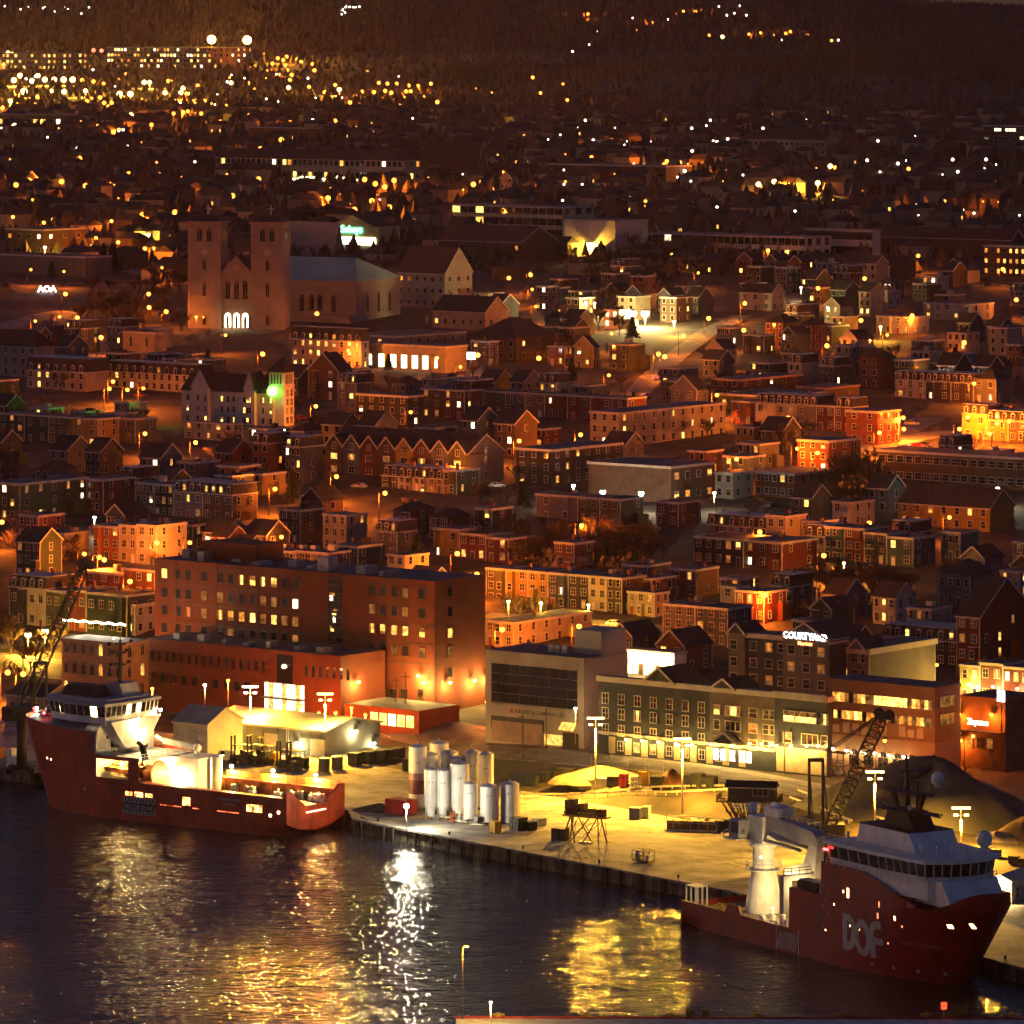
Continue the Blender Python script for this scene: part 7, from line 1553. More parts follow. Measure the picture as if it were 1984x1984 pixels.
for i, x0 in enumerate((0, plF.w - tw0)):
    q = MB(); q.box(x0, x0 + tw0, 0, tw0, -4, hT)
    for z in (8.2, 19.2, hT - 7.2): q.box(x0 - .2, x0 + tw0 + .2, -.2, tw0 + .2, z, z + .45)
    for xx in (x0, x0 + tw0 - .9): q.box(xx - .15, xx + 1.05, -.15, 1.0, -4, hT - .1)
    tw = q.build('tower', M_GSTONE, tF)
    q = MB(); q.box(x0 - .7, x0 + tw0 + .7, -.7, tw0 + .7, hT, hT + .7); q.build('tower_cornice', M_PSTONE, tw)
    q = MB(); q.v = [(x0 - .5, -.5, hT + .7), (x0 + tw0 + .5, -.5, hT + .7), (x0 + tw0 + .5, tw0 + .5, hT + .7), (x0 - .5, tw0 + .5, hT + .7), (x0 + tw0*.3, tw0*.3, hT + 3.0), (x0 + tw0*.7, tw0*.3, hT + 3.0), (x0 + tw0*.7, tw0*.7, hT + 3.0), (x0 + tw0*.3, tw0*.7, hT + 3.0)]; q.f = [(0,1,5,4), (1,2,6,5), (2,3,7,6), (3,0,4,7), (4,5,6,7)]; q.m = [0]*5; q.sm = [False]*5; q.build('tower_roof', M_SHING, tw)
    q = MB(); c = x0 + tw0/2; q.box(c - .2, c + .2, tw0/2 - .2, tw0/2 + .2, hT + 2.9, hT + 6.4); q.box(c - 1.1, c + 1.1, tw0/2 - .18, tw0/2 + .18, hT + 4.8, hT + 5.2); q.build('cross', M_TRIM, tw)
    for dx in (-1.7, 1.7): window(tF, c + dx, -.02, hT - 6.2, 1.7, 3.6, 0, 'arch', M_PANE, M_PSTONE); o = window(tF, x0 + tw0 + .02, tw0/2 + dx, hT - 6.2, 1.7, 3.6, math.pi/2, 'arch', M_PANE, M_PSTONE)
    q = MB(); q.cyl((0, 0, 0), (0, -.12, 0), 1.35, n=20, m=0); q.cyl((0, -.12, 0), (0, -.16, 0), 1.1, n=20, m=1); q.beam((0, -.18, 0), (0, -.18, .8), .12, m=2); q.beam((0, -.18, 0), (.5, -.18, -.2), .12, m=2); q.build('clock_face', [M_PSTONE, M_TRIM, M_BLACK], tF, (c, -.02, hT - 10.0))
    for z, hh in ((20.6, 3.0), (11.5, 4.2), (1.5, 3.0)): window(tF, c, -.02, z, 1.2, hh, 0, 'arch', M_PANE, M_PSTONE)
lamp(0, 0, 4.5, 'post', 350, SODIUM, E_SOD, 'orange lamp at the foot of the basilica left tower', r=.5, base=plF.local(4, -5, 0))
lamp(0, 0, 3.0, 'post', 500, WARM, E_WHT, 'small lamp before the basilica steps', r=.2, base=plF.local(plF.w*.45, -3, 0))
# convent and halls behind the basilica
long_block('stone_convent', 'dark stone convent with steep roof right behind the basilica', 770, 862, 915, 530, 13, M_GSTONE, 'gable', 3, 6, .02, side=3, rise=9, m_roof=mat('dark_red_roof', (.10, .035, .028), .9, .2))
long_block('stone_gable_hall', 'low stone hall with three gables before the convent', 838, 940, 985, 605, 6.5, M_PSTONE, 'gable', 1, 6, .05, side=2, rise=5)
long_block('dark_hip_hall', 'dark hip-roofed hall right of the stone gables', 905, 1000, 1085, 655, 8.0, paint('brown'), 'hip', 2, 5, .05, side=3, rise=6)
long_block('lilac_rear_house', 'lilac-grey flat house with three lit windows behind the halls', 1040, 1062, 1082, 555, 9.0, paint('lilac grey'), 'flat', 3, 4, .25, side=1)
long_block('college_block', 'flat-roofed grey college block behind the arcade hall', 680, 770, 902, 652, 8.0, paint('lilac grey'), 'flat', 2, 4, .12, side=8, sidelit=.15, zb=33)
ta, pa = long_block('arcade_hall', 'cream hall with five glowing tall windows', 705, 862, 905, 672, 8.4, paint('cream'), 'flat', 1, 0, 0, far=False)
for k, px in enumerate((739, 762, 783, 804, 824)): X, _ = pa.front(px, 690); q = MB(); q.box(X - 1.15, X + 1.15, -.08, -.005, 1.0, 5.2); q.build('tall_window', emit('hall_window_glow', (1, .85, .45), 2.0, var=.25), ta)
for px in (718, 845): X, _ = pa.front(px, 690); window(ta, X, -.01, 1.5, 1.2, 3.0, 0, 'arch', LIT[3], M_TRIM)
long_block('french_mansard_building', 'stone building with black mansard and rows of warm windows', 565, 700, 715, 662, 9.0, M_PSTONE, 'mansard', 3, 9, .45, side=1, rise=4, far=False, litset=LIT[:1] + LIT[2:3])
long_block('stone_villa', 'grey stone villa with quoins at the left edge', -30, 70, 105, 672, 10, M_GSTONE, 'hip', 3, 6, .1, rise=5, far=False)
long_block('mansard_villa', 'wide mansard villa with lit dormers at the left', 52, 165, 212, 722, 6.0, M_PSTONE, 'mansard', 2, 7, .2, rise=4, far=False)
long_block('long_mansard_range', 'long low mansard range left of the white church', 205, 380, 412, 728, 5.5, paint('tan'), 'mansard', 2, 12, .15, rise=3.2, far=False)
long_block('ruined_gate_lodge', 'small stone arch monument before the basilica lawn', 238, 300, 322, 645, 7.0, M_PSTONE, 'flat', 1, 2, 0, style='arch', wh=3.0, far=False)
# upper town institutions
long_block('cream_school', 'long cream school with wide dark windows on the skyline of roofs', 877, 1090, 1150, 402, 14, mat('cream_render', (.46, .38, .22), .8, .1), 'flat', 3, 14, .07, side=3, ww=4.0, wh=3.0)
long_block('white_concert_hall', 'pale windowless hall block with bright floodlight', 1093, 1192, 1255, 428, 15, mat('pale_render', (.45, .40, .33), .8, .1), 'flat', 1, 0, 0)
long_block('pale_long_wing', 'long pale two-storey wing right of the windowless hall', 1250, 1560, 1610, 460, 10, mat('pale_render', (.45, .40, .33), .8, .1), 'flat', 2, 24, .04, side=3, ww=3.0, wh=3.0)
long_block('pale_end_wing', 'pale end wing with dark window pairs', 1560, 1690, 1706, 446, 12, mat('pale_render', (.45, .40, .33), .8, .1), 'flat', 2, 10, .03, ww=3.4, wh=3.2)
tv, pv_ = long_block('supermarket', 'yellow-lit gabled supermarket with glowing teal sign', 634, 735, 775, 440, 8.0, mat('yellow_lit_render', (.55, .45, .16), .8, .1), 'front', 1, 0, 0)  # yellow light on the store is put into the wall colour
gable_y(tv, pv_.w*.8, pv_.d, 8.0, 4.5, M_SHING, mat('yellow_lit_render', (.55, .45, .16), .8, .1), M_TRIM2, .3, pv_.w*.1, -.3)
sign_text('Sobeys', 4.2, emit('teal_sign_glow', (.1, 1, .75), 5), tv, (pv_.w*.48, -.5, 5.4), 0, .06)
q = MB(); q.box(1.0, pv_.w - 2, -.2, -.005, .3, 3.4); q.build('shop_window', emit('shop_glow', (1, .9, .45), 5, var=.4), tv)
long_block('dark_office_slab', 'dark office slab with a lit wall at the far left', 10, 85, 165, 445, 11, paint('brown'), 'flat', 2, 4, .3, side=3, ww=1.6)
long_block('brown_slab', 'low dark grey slab building on the left slope', -20, 165, 215, 498, 8, paint('grey'), 'flat', 1, 0, 0)
long_block('red_roof_school', 'dark school with red gable roof left of the cream school', 850, 1010, 1080, 470, 9, paint('brown'), 'gable', 2, 9, .3, rise=6, litset=LIT[:2], m_roof=mat('dark_red_roof', (.10, .035, .028), .9, .2))
long_block('brick_offices_right', 'brick offices with rows of amber windows at the right edge', 1905, 2000, 2020, 478, 12, paint('rust brown'), 'flat', 3, 8, .75, litset=LIT[:2])
long_block('grey_chapel', 'grey chapel with steep pale roof beside the supermarket', 540, 648, 662, 470, 6, M_GSTONE, 'gable', 1, 6, .1, rise=8, m_roof=mat('slate_roof_pale', (.2, .19, .18), .8))
long_block('far_hall_right', 'far long hall with porch and three lit windows on the right', 1700, 1960, 1984, 465, 8, paint('brown'), 'gable', 1, 8, .4, rise=4)

for i, f_ in enumerate((.12, .45, .75)): lamp(0, 0, 4.0, 'post', 1500, GOLD, E_GLD, '%s gold post lamp before the gold-lit right edge terrace' % ORD[i], r=.3, base=plGd.local(plGd.w * f_, -5, 0))
for i, f_ in enumerate((.15, .5, .85)): lamp(0, 0, 3.5, 'wall', 700, WARM, E_WHT, '%s white lamp under the eaves of the gold-lit terrace' % ORD[i], 'wall lamp', .25, 'wall lamps', plGd.local(plGd.w * f_, -.7, 0), 'wall_lamp')
# ------------------------------------------------------------------ the rest of the packed slope
MARK = [(110, 1180, 'green corner shop'), (560, 1090, 'brick office roof'), (1060, 1120, 'yellow-lit terrace'), (1560, 1230, 'upper hotel block'), (1900, 1240, 'red gambrel house'), (770, 870, 'gabled terrace'), (460, 770, 'white church'), (1090, 890, 'black trimmed block'), (1270, 790, 'cream apartments'),
        (1470, 745, 'orange cornice store'), (1840, 830, 'orange crossing'), (1840, 920, 'dark school'), (80, 960, 'olive apartment house'), (350, 960, 'rounded-dormer terrace'), (1480, 1040, 'red barn-ended house'), (1660, 1040, 'coloured stepping terrace'), (450, 540, 'twin-towered basilica'), (780, 690, 'arcade hall'),
        (1230, 610, 'twin white floodlights'), (1460, 560, 'white gabled cottage'), (1850, 590, 'white two-storey block'), (1100, 440, 'cream school'), (1480, 460, 'pale long wing'), (100, 690, 'mansard villa'), (640, 660, 'French mansard building'), (240, 1000, 'crane-boom terrace'), (900, 1020, 'ochre corner house'), (1290, 940, 'windowless brown block'), (700, 440, 'supermarket')]
_seen = {}
def place_label(colour, roof, kind, px, row):
    d, mx, my, nm = min(((px - a) ** 2 + (2.2 * (row - b)) ** 2, a, b, n) for a, b, n in MARK)
    dx, dy = px - mx, row - my
    rel = ('left of' if dx < 0 else 'right of') if abs(dx) > 1.6 * abs(dy) else ('above' if dy < 0 else 'below')
    base = '%s %s %s %s the %s' % (colour, ROOFW[roof], kind, rel, nm); _seen.setdefault(base, []).append(1); k = len(_seen[base])
    return base if k == 1 else base + ', %s such there' % (ORD[k - 1] if k <= 20 else 'another')
def hides(px0, row0, px1, D):
    for a, b, c, d, dep in PROTECT:
        if D < dep - 1 and px1 > a and px0 < c and row0 < d and row0 > b - 60: return True
    return False
rf = random.Random(404)
COLS = ['dark red', 'brick red', 'dark grey', 'tan', 'olive', 'rust brown', 'dark green', 'white', 'lilac grey', 'ochre', 'blue', 'pale blue', 'navy', 'brown', 'cream', 'grey', 'teal', 'black']
ua = R(-38); U = Vector((math.cos(ua), math.sin(ua))); V = Vector((-U.y, U.x))
LAMPS = [(219,738),(212,752),(247,754),(281,839),(379,856),(533,946),(652,922),(4,1010),(612,786),(509,684),(1006,853),(1125,841),(746,954),(1127,1017),(886,897),(845,760),
 (1389,764),(1482,771),(1704,837),(1750,808),(1751,830),(1859,830),(1875,807),(1917,839),(1932,819),(1955,815),(1887,742),(1584,876),(1684,1012),(1472,1029),(1527,808),(1427,888),
 (1675,538),(1585,557),(1443,586),(1373,615),(1441,638),(1324,649),(1288,689),(1602,668),(1668,619),(1767,610),(1868,662),(1969,579),(1488,484),(1943,520),
 (986,537),(1028,531),(614,606),(642,691),(1276,684),(1132,664),(926,686),(25,419),(85,430),(137,442),(276,419),(339,411),(216,427),(186,460),(229,468),(281,480),(297,480),(289,594),(322,602),(288,568),(150,614),(196,652),
 (192,1078),(202,1083),(252,1125),(304,1050),(886,1071),(924,1111),(973,1218),(1122,1212),(1596,1075),(1482,1151),(1817,1187),(15,1301),(45,1304),(1044,692),(1779,494),(127,568)]
WL = [(1168, 953, .7, 'left of two round white lamps beside the brown block'), (1242, 956, .7, 'right of two round white lamps beside the brown block'), (1226, 607, 1.4, 'left of the twin glaring white floodlights'), (1250, 607, 1.4, 'right of the twin glaring white floodlights'), (1142, 473, 1.1, 'yellow floodlight against the pale windowless hall'), (1111, 941, .5, 'pale green-white lamp on the black trimmed block'),
      (1826, 736, .5, 'white lamp on the mansard house above the crossing'), (1384, 955, .4, 'white lamp below the windowless brown block'), (1933, 946, .5, 'white lamp on the dark school roof'), (1136, 587, .4, 'left small white lamp near the twin floodlights'), (1152, 587, .4, 'right small white lamp near the twin floodlights'), (289, 455, .95, 'brightest yellow lamp left of the basilica towers'), (87, 479, .7, 'yellow floodlight on the dark office slab'),
      (1706, 633, .5, 'gold porch lamp on the upper right slope'), (1362, 787, .8, 'strong orange floodlight beside the pale gable cottage'), (1306, 623, .6, 'gold lamp on the lit tree by the cross street'), (1040, 638, .55, 'yellow-green lamp before the dark hip hall'), (1048, 639, .5, 'second yellow-green lamp before the dark hip hall'), (74, 959, .8, 'yellow floodlight on the olive apartment house wall'), (54, 1230, .75, 'gold lamp among branches at the left edge'), (87, 1223, .8, 'brightest gold lamp among branches at the left'), (146, 1315, .6, 'gold lamp on the tan stone warehouse'), (1552, 557, .4, 'white lamp on the upper right slope'), (183, 1002, .4, 'white lamp beside the olive house yard'),
      (985, 1165, .4, 'gold lamp before the olive end of the yellow-lit terrace'), (1048, 1168, .4, 'gold lamp before the yellow house of the lit terrace'), (1140, 1172, .35, 'gold lamp before the tan house of the lit terrace'), (1635, 1091, .4, 'gold lamp before the teal stepping house')]
for a_, b_ in LAMPS + [(q[0], q[1]) for q in WL]:
    if 440 < b_ < 1150: PROTECT.append((a_ - 9, b_ - 12, a_ + 13, b_ + 6, on_ground(a_, b_, 6).y))
PROTECT.append((1200, 580, 1285, 640, on_ground(1238, 607, 6).y))
NOBUILD = [(1085, 478, 1430, 560), (990, 1050, 1290, 1112), (150, 565, 362, 650), (1590, 900, 1700, 1000), (1700, 800, 1990, 862), (1560, 1140, 1760, 1175)]
CORR = [on_ground(a_, b_) for a_, b_ in ((1210, 790), (1260, 735), (1310, 690), (1370, 645), (1440, 612), (1500, 580))]
def blocked(x, y):
    px, row = CX + x * F / y, HY + (H - ground(x, y)) * F / y
    if any(a_ < px < c_ and b_ < row < d_ for a_, b_, c_, d_ in NOBUILD): return True
    for p, q in zip(CORR, CORR[1:]):
        d = q - p; t = max(0, min(1, ((x - p.x) * d.x + (y - p.y) * d.y) / (d.x * d.x + d.y * d.y)))
        if math.hypot(x - p.x - t * d.x, y - p.y - t * d.y) < 10: return True
    return False
fill_n = 0; FILLED = []
class Spot:
    local = Place.local; front = Place.front; side = Place.side
    def __init__(s, x, y, w, d, h, a):
        s.a = a; s.u = Vector((math.cos(a), math.sin(a))); s.v = Vector((-s.u.y, s.u.x)); s.w, s.d, s.h = w, d, h
        s.c = Vector((x + s.u.x * w, y + s.u.y * w, 0)); s.zb = min(ground(x, y), ground(s.c.x, s.c.y)) + .2; s.o = Vector((x, y, s.zb)); s.c.z = s.zb; s.D = s.c.y; s.s = F / s.D
rowk = 0; vq = 40.0
base0 = Vector((-28, 962))
MASS = MB()
while vq < 1050:
    gap = 24 + rf.uniform(-2, 5) + (0 if vq < 420 else 6)
    uq = -620.0 + rf.uniform(0, 10)
    while uq < 560:
        n = rf.choice((1, 2, 3, 3, 4, 5)); roof = rf.choice(('flat', 'flat', 'flat', 'mansard', 'gable', 'gable', 'front', 'hip')); st = rf.choice((2, 2, 2, 3)); hrow = st * rf.uniform(2.8, 3.2); da = rf.uniform(-4, 4)
        for i in range(n):
            w = rf.uniform(5.0, 7.5); d = rf.uniform(7.5, 10); x, y = base0 + U * uq + V * vq; uq += w + .15
            if y < 1120 or y > 2080: continue
            px = CX + (x + U.x * w / 2) * F / y
            if px < -30 or px > 2010: continue
            t_ = y - quay_y(x)
            if t_ < 175: continue
            if rf.random() < (.10 if y < 1500 else .34): continue
            h = hrow + rf.uniform(-.5, .5); sp = Spot(x, y, w, d, h, ua + R(da)); cc = sp.local(w / 2, d / 2, 0)
            if not free(cc.x, cc.y, 2.6) or blocked(cc.x, cc.y): continue
            p0 = CX + sp.o.x * F / sp.o.y; p1 = CX + sp.local(w, d, 0).x * F / sp.local(w, d, 0).y; r0 = HY + (H - sp.zb - h - 2.5) * F / sp.D
            if hides(p0, r0, p1, sp.D): continue
            col = rf.choice(COLS); far = y > 1330; r_ = roof if rf.random() < .8 else 'flat'
            if fill_n < 330:
                house(sp, place_label(col, r_, 'house', px, HY + (H - sp.zb - h) * F / sp.D), col, st, rf.choice((2, 2, 3)), r_, rf, rf.choice((.02, .04, .1, .2)), 2 if i == n - 1 else (1 if y < 1500 else 0), far, 'houses packed on the town slope', guard=False); fill_n += 1
                FILLED.append((px, y))
            else:
                o = sp.o; q = [sp.local(*c, -3) for c in ((0, 0), (w, 0), (w, d), (0, d))] + [sp.local(*c, h) for c in ((0, 0), (w, 0), (w, d), (0, d))]
                k = rf.choice((0, 1, 2)); MASS._add(q, [(0,1,5,4), (1,2,6,5), (2,3,7,6), (3,0,4,7)], k); MASS._add([sp.local(-.2, -.2, h), sp.local(w + .2, -.2, h), sp.local(w + .2, d + .2, h), sp.local(-.2, d + .2, h), sp.local(w*.1, d/2, h + 2.2), sp.local(w*.9, d/2, h + 2.2)], [(0,1,5,4), (1,2,5), (2,3,4,5), (3,0,4)], 3)
                for c_ in (.3, .7):
                    if rf.random() < .5: MASS.face([sp.local(w*c_ - .5, -.03, 1.2), sp.local(w*c_ + .5, -.03, 1.2), sp.local(w*c_ + .5, -.03, 2.6), sp.local(w*c_ - .5, -.03, 2.6)], 4 if rf.random() < .25 else 5)
            FOOT.append((cc.x, cc.y, 3.4))
        uq += rf.choice((1.5, 3, 6, 9, 14))
    vq += gap
# farther suburb, too many and too small to pick apart singly
while True:
    break
rs = random.Random(9)
for k in range(900):
    y = rs.uniform(2050, 3700); px = rs.uniform(-20, 2000); x = (px - CX) * y / F; w, d, h = rs.uniform(8, 14), rs.uniform(8, 11), rs.uniform(4.5, 6.5)
    if not free(x, y, 5): continue
    sp = Spot(x, y, w, d, h, R(rs.choice((-38, -38, 52)) + rs.uniform(-12, 12)))
    if hides(px - 8, HY + (H - sp.zb - h - 2.5) * F / y, px + 12, y): continue
    q = [sp.local(*c, -3) for c in ((0, 0), (w, 0), (w, d), (0, d))] + [sp.local(*c, h) for c in ((0, 0), (w, 0), (w, d), (0, d))]
    MASS._add(q, [(0,1,5,4), (1,2,6,5), (2,3,7,6), (3,0,4,7)], rs.choice((0, 1, 2))); MASS._add([sp.local(-.3, -.3, h), sp.local(w + .3, -.3, h), sp.local(w + .3, d + .3, h), sp.local(-.3, d + .3, h), sp.local(w*.1, d/2, h + 2.6), sp.local(w*.9, d/2, h + 2.6)], [(0,1,5,4), (1,2,5), (2,3,4,5), (3,0,4)], 3)
    for c_ in (.25, .6, .85):
        if rs.random() < .35: MASS.face([sp.local(w*c_ - .6, -.04, 1.2), sp.local(w*c_ + .6, -.04, 1.2), sp.local(w*c_ + .6, -.04, 2.8), sp.local(w*c_ - .6, -.04, 2.8)], 4 if rs.random() < .35 else 5)
tag(MASS.build('far_houses', [paint('brown'), paint('grey'), paint('cream'), M_SHING, LIT[0], M_PANE]), 'dark mass of small far suburban houses with scattered lit windows', 'houses', kind='stuff')

# streets climbing the slope
def road_px(pts, wid, m=None, lift=.25):
    P = [on_ground(a, b) for a, b in pts]; return strip('street', [(p.x, p.y) for p in P], wid, m or mat('town_asphalt', (0.17, 0.15, 0.13), .8, .3, .3), lift)
road_px([(1210, 790), (1260, 735), (1310, 690), (1370, 645), (1440, 612)], 8)
road_px([(1640, 880), (1700, 862), (1790, 845), (1890, 838), (2010, 850)], 14); road_px([(1700, 862), (1760, 830), (1800, 812)], 10)
road_px([(-10, 640), (60, 620), (120, 605), (150, 640), (190, 690), (260, 712)], 12)
road_px([(230, 520), (300, 535), (350, 552)], 10); road_px([(1590, 708), (1650, 690), (1690, 675)], 7)
road_px([(940, 1195), (1050, 1202), (1180, 1212), (1290, 1222)], 9); road_px([(0, 1250), (120, 1240), (250, 1250)], 9)
# parked and moving cars
for i, (px, row, m, rz, lab, li) in enumerate(((962, 945, M_CARW, 20, 'white car parked beside the gabled terrace end wall', False), (1192, 1214, M_CARW, -38, 'white car parked below the small pale yellow house', False), (1277, 735, M_CARW, 60, 'white car climbing the cross street', True), (1767, 824, M_CARS, -20, 'silver car at the orange-lit crossing', False),
    (1775, 868, M_CARR, 150, 'car with red tail lights waiting at the crossing', True), (1790, 866, M_CARD, 150, 'second car with red tail lights at the crossing', True), (1670, 905, M_CARD, -38, 'dark car in the tree-shaded lane', False), (1608, 1103, M_CARD, -38, 'dark car before the coloured stepping terrace', False), (1630, 1106, M_CARS, -38, 'grey car before the coloured stepping terrace', False),
    (388, 690, M_CARD, 0, 'dark car on the basilica forecourt', False), (293, 528, M_CARW, 200, 'car with headlights on the road behind the basilica', True), (1670, 673, M_CARD, 40, 'dark car on the steep upper street', True))):
    vehicle(px, row, m, lab, rz, lights=li, group='cars in the town streets')

# ------------------------------------------------------------------ street lamps of the town
STRONG = {(1750,808): 2.2, (1751,830): 2.2, (1859,830): 2, (1917,839): 2, (1875,807): 1.6, (973,1218): 1.6, (1122,1212): 1.4, (1584,876): 1.2, (252,1125): 1.2}
_lseen = {}
def near_label(head, px, row):
    d, mx, my, nm = min(((px - a) ** 2 + (2.2 * (row - b)) ** 2, a, b, n) for a, b, n in MARK); dx, dy = px - mx, row - my
    rel = ('left of' if dx < 0 else 'right of') if abs(dx) > 1.6 * abs(dy) else ('above' if dy < 0 else 'below'); base = '%s %s the %s' % (head, rel, nm); _lseen[base] = _lseen.get(base, 0) + 1; k = _lseen[base]
    return base if k == 1 else base + ', %s there' % ORD[k - 1]
for px, row in LAMPS:
    s_ = STRONG.get((px, row), 1.0); lamp(px, row, 7.0, 'pole', 14000 * s_, SODIUM, E_SOD, near_label('sodium street lamp', px, row), r=.58 if row > 700 else .75, group='sodium street lamps in the town')
rx = random.Random(70); k_ = 0
for q_ in range(600):
    y = rx.uniform(1180, 2050); px = rx.uniform(10, 1975); x = (px - CX) * y / F
    if y - quay_y(x) < 185 or not free(x, y, .6): continue
    z = ground(x, y) + 6.5; row = HY + (H - z) * F / y
    if any(abs(px - a) < 26 and abs(row - b) < 22 for a, b in LAMPS): continue
    LAMPS.append((px, row)); FOOT.append((x, y, .6)); lamp(px, row, 6.5, 'pole', 5500, SODIUM, E_SOD, near_label('sodium street lamp', px, row), r=.5, group='sodium street lamps in the town', base=Vector((x - 1.6, y, ground(x, y)))); k_ += 1
    if k_ >= 34: break
for q_ in range(400):
    y = rx.uniform(1170, 1700); px = rx.uniform(20, 1960); x = (px - CX) * y / F
    if y - quay_y(x) < 180 or not free(x, y, 2.2): continue
    row = HY + (H - ground(x, y)) * F / y; m_, nm_ = rx.choice(((M_CARW, 'white'), (M_CARD, 'dark'), (M_CARR, 'red'), (M_CARS, 'silver'))); vehicle(px, row, m_, near_label('%s car parked' % nm_, px, row), rx.choice((-38, 142, 52)), base=Vector((x, y, ground(x, y))), group='cars in the town streets'); FOOT.append((x, y, 2.4)); k_ += 1
    if k_ >= 60: break
for px, row, r, lab in WL:
    wh = 'white' in lab; pw = (16000 if 'twin' in lab else 8500) * (r / .5) ** 1.1 * (.35 if wh and r < .6 else 1)
    if row > 1150: pw *= .8
    if 'round white' in lab: pw *= .22
    lamp(px, row, 5.0, 'post', pw, (1, .75, .25) if 'twin' in lab else WHITE if wh else (SODIUM if 'orange' in lab else (.8, 1, .3) if 'green' in lab else GOLD), E_WHT if wh else E_GLD, lab, r=r)
# string of white bulbs under the green corner shop
sb = thing('string_lights', 'string of white bulbs along the shopfronts at the left', 'string lights', (0, 0, 0))
for k in range(30):
    p = at_depth(123 + k*4.1, 1201 + k*.33 + 1.2*math.sin(k*1.1), 1118); q = MB(); q.ball((0,0,0), .2, 6, 4); q.build('bulb', E_WHT, sb, p)
q = MB()
for k in range(29): q.beam(at_depth(123 + k*4.1, 1200 + k*.33, 1118.2), at_depth(127.1 + k*4.1, 1200.3 + k*.33, 1118.2), .06)
q.build('cable', M_BLACK, sb)
for px in (150, 195, 230): point(sb, at_depth(px, 1210, 1115), 900, WHITE, .3)
bb = on_ground(910, 690, 4); t = thing('billboard', 'small glowing white billboard right of the arcade hall', 'billboard', bb, R(-20)); q = MB(); q.box(-1.9, 1.9, -.1, .1, 3.0, 5.2); q.build('sign_face', emit('billboard_glow', (1, .97, .9), 6), t); q = MB(); q.cyl((0, .3, 0), (0, .3, 5), .15); q.build('post', M_STEEL, t)
bb = on_ground(91, 560, 1.5); t = thing('glowing_sign', 'small glowing white arched sign on the left lawn', 'sign', bb); sign_text('AOA', 3.2, emit('lawn_sign_glow', (1, 1, .95), 6), t, (0, 0, .5), 0, .06)
# ------------------------------------------------------------------ far city and hills
E_FAR = [emit('far_sodium_glow', (1.0, 0.26, 0.03), 2.2), emit('far_gold_glow', (1.0, 0.58, 0.14), 4.0), emit('far_white_glow', (1.0, 0.90, 0.72), 4.5), emit('far_red_glow', (1.0, 0.10, 0.05), 2.5)]
_fm = {}
MARKF = [(350, 105, 'far hospital'), (60, 130, 'far left mall'), (540, 135, 'orange cluster on the far road'), (620, 325, 'far residence'), (60, 235, 'far depot'), (240, 180, 'pair of far gold lamps'), (560, 250, 'far orange warehouse'), (760, 170, 'far middle road'), (1250, 40, 'far ridge lights'), (1480, 65, 'far right ridge road'), (1050, 200, 'hill-foot lamps'), (1180, 325, 'far low school'), (1500, 275, 'far pale apartment row'), (1940, 250, 'far right block'), (1500, 350, 'gold lamps in the right suburb'), (150, 380, 'far lit gable houses'), (430, 400, 'roofs behind the basilica'), (960, 340, 'far lit cottages'), (1300, 235, 'foot of the wooded hill'), (1700, 330, 'dark right suburb'), (800, 260, 'far dark slope')]
_fs = {}
NUM = ORD + ['twenty-first', 'twenty-second', 'twenty-third', 'twenty-fourth', 'twenty-fifth', 'twenty-sixth', 'twenty-seventh', 'twenty-eighth', 'twenty-ninth', 'thirtieth', 'thirty-first', 'thirty-second', 'thirty-third', 'thirty-fourth', 'thirty-fifth', 'thirty-sixth', 'thirty-seventh', 'thirty-eighth', 'thirty-ninth', 'fortieth', 'forty-first', 'forty-second', 'forty-third', 'forty-fourth', 'forty-fifth']
def far_label(kind, px, row):
    d, mx, my, nm = min(((px - a) ** 2 + (2.2 * (row - b)) ** 2, a, b, n) for a, b, n in MARKF); dx, dy = px - mx, row - my
    rel = ('left of' if dx < 0 else 'right of') if abs(dx) > 1.6 * abs(dy) else ('above' if dy < 0 else 'below'); base = 'distant %s light %s the %s' % (('orange', 'gold', 'white', 'red')[kind], rel, nm); k = _fs[base] = _fs.get(base, 0) + 1
    return base if k == 1 else base + ', %s there' % NUM[min(k, len(NUM)) - 1]
FAINT = MB()
def faint(px, row, rpx, kind, lift=5.0):
    b = on_ground(px, row, lift, 1900.0); FAINT.ball((b.x, b.y, b.z + lift), max(.3, rpx * b.y / F), 6, 4, kind); FAINT.cyl(b, (b.x, b.y, b.z + lift), .1, n=4, m=4)
def far_lamp(px, row, rpx, kind, lab='distant orange street light among the far houses', power=0, lift=5.0):
    b = on_ground(px, row, lift, 1900.0); D = b.y; r = max(.35, rpx * D / F)
    key = (round(r * 4) / 4, kind)
    if key not in _fm:
        m = MB(); rr = max(.3, key[0]); m.ball((0, 0, lift), rr, 8, 6, 0); m.cyl((0, 0, 0), (0, 0, lift - rr * .9), .12, n=5, m=1); _fm[key] = m.mesh('distant_lamp', [E_FAR[kind], M_POLE])
    o = link('distant_lamp', _fm[key], None, b); tag(o, lab if 'huge' in lab else far_label(kind, px, row), 'street lamp', {'o': 'distant orange lamps', 'w': 'distant white lamps', 'y': 'distant gold lamps'}.get('oywo'[kind]))
    if power: point(o, (0, -r - .6, lift), power, (SODIUM, GOLD, WHITE, (1, .1, .05))[kind], .6)
    return o
L_O, L_Y, L_W = 'distant orange street light among the far houses', 'distant gold light in the far city', 'distant white light in the far city'
Q1 = lambda x, y: (x / 1.932, y / 1.932)
Q2 = lambda x, y: (984 + x / 1.932, y / 1.932)
for i, (x, y) in enumerate(((792, 148), (925, 150))): px, row = Q1(x, y); far_lamp(px, row, 9, 1, ('left of two huge yellow floodlights on the far skyline', 'right of two huge yellow floodlights on the far skyline')[i], 260000, 22)
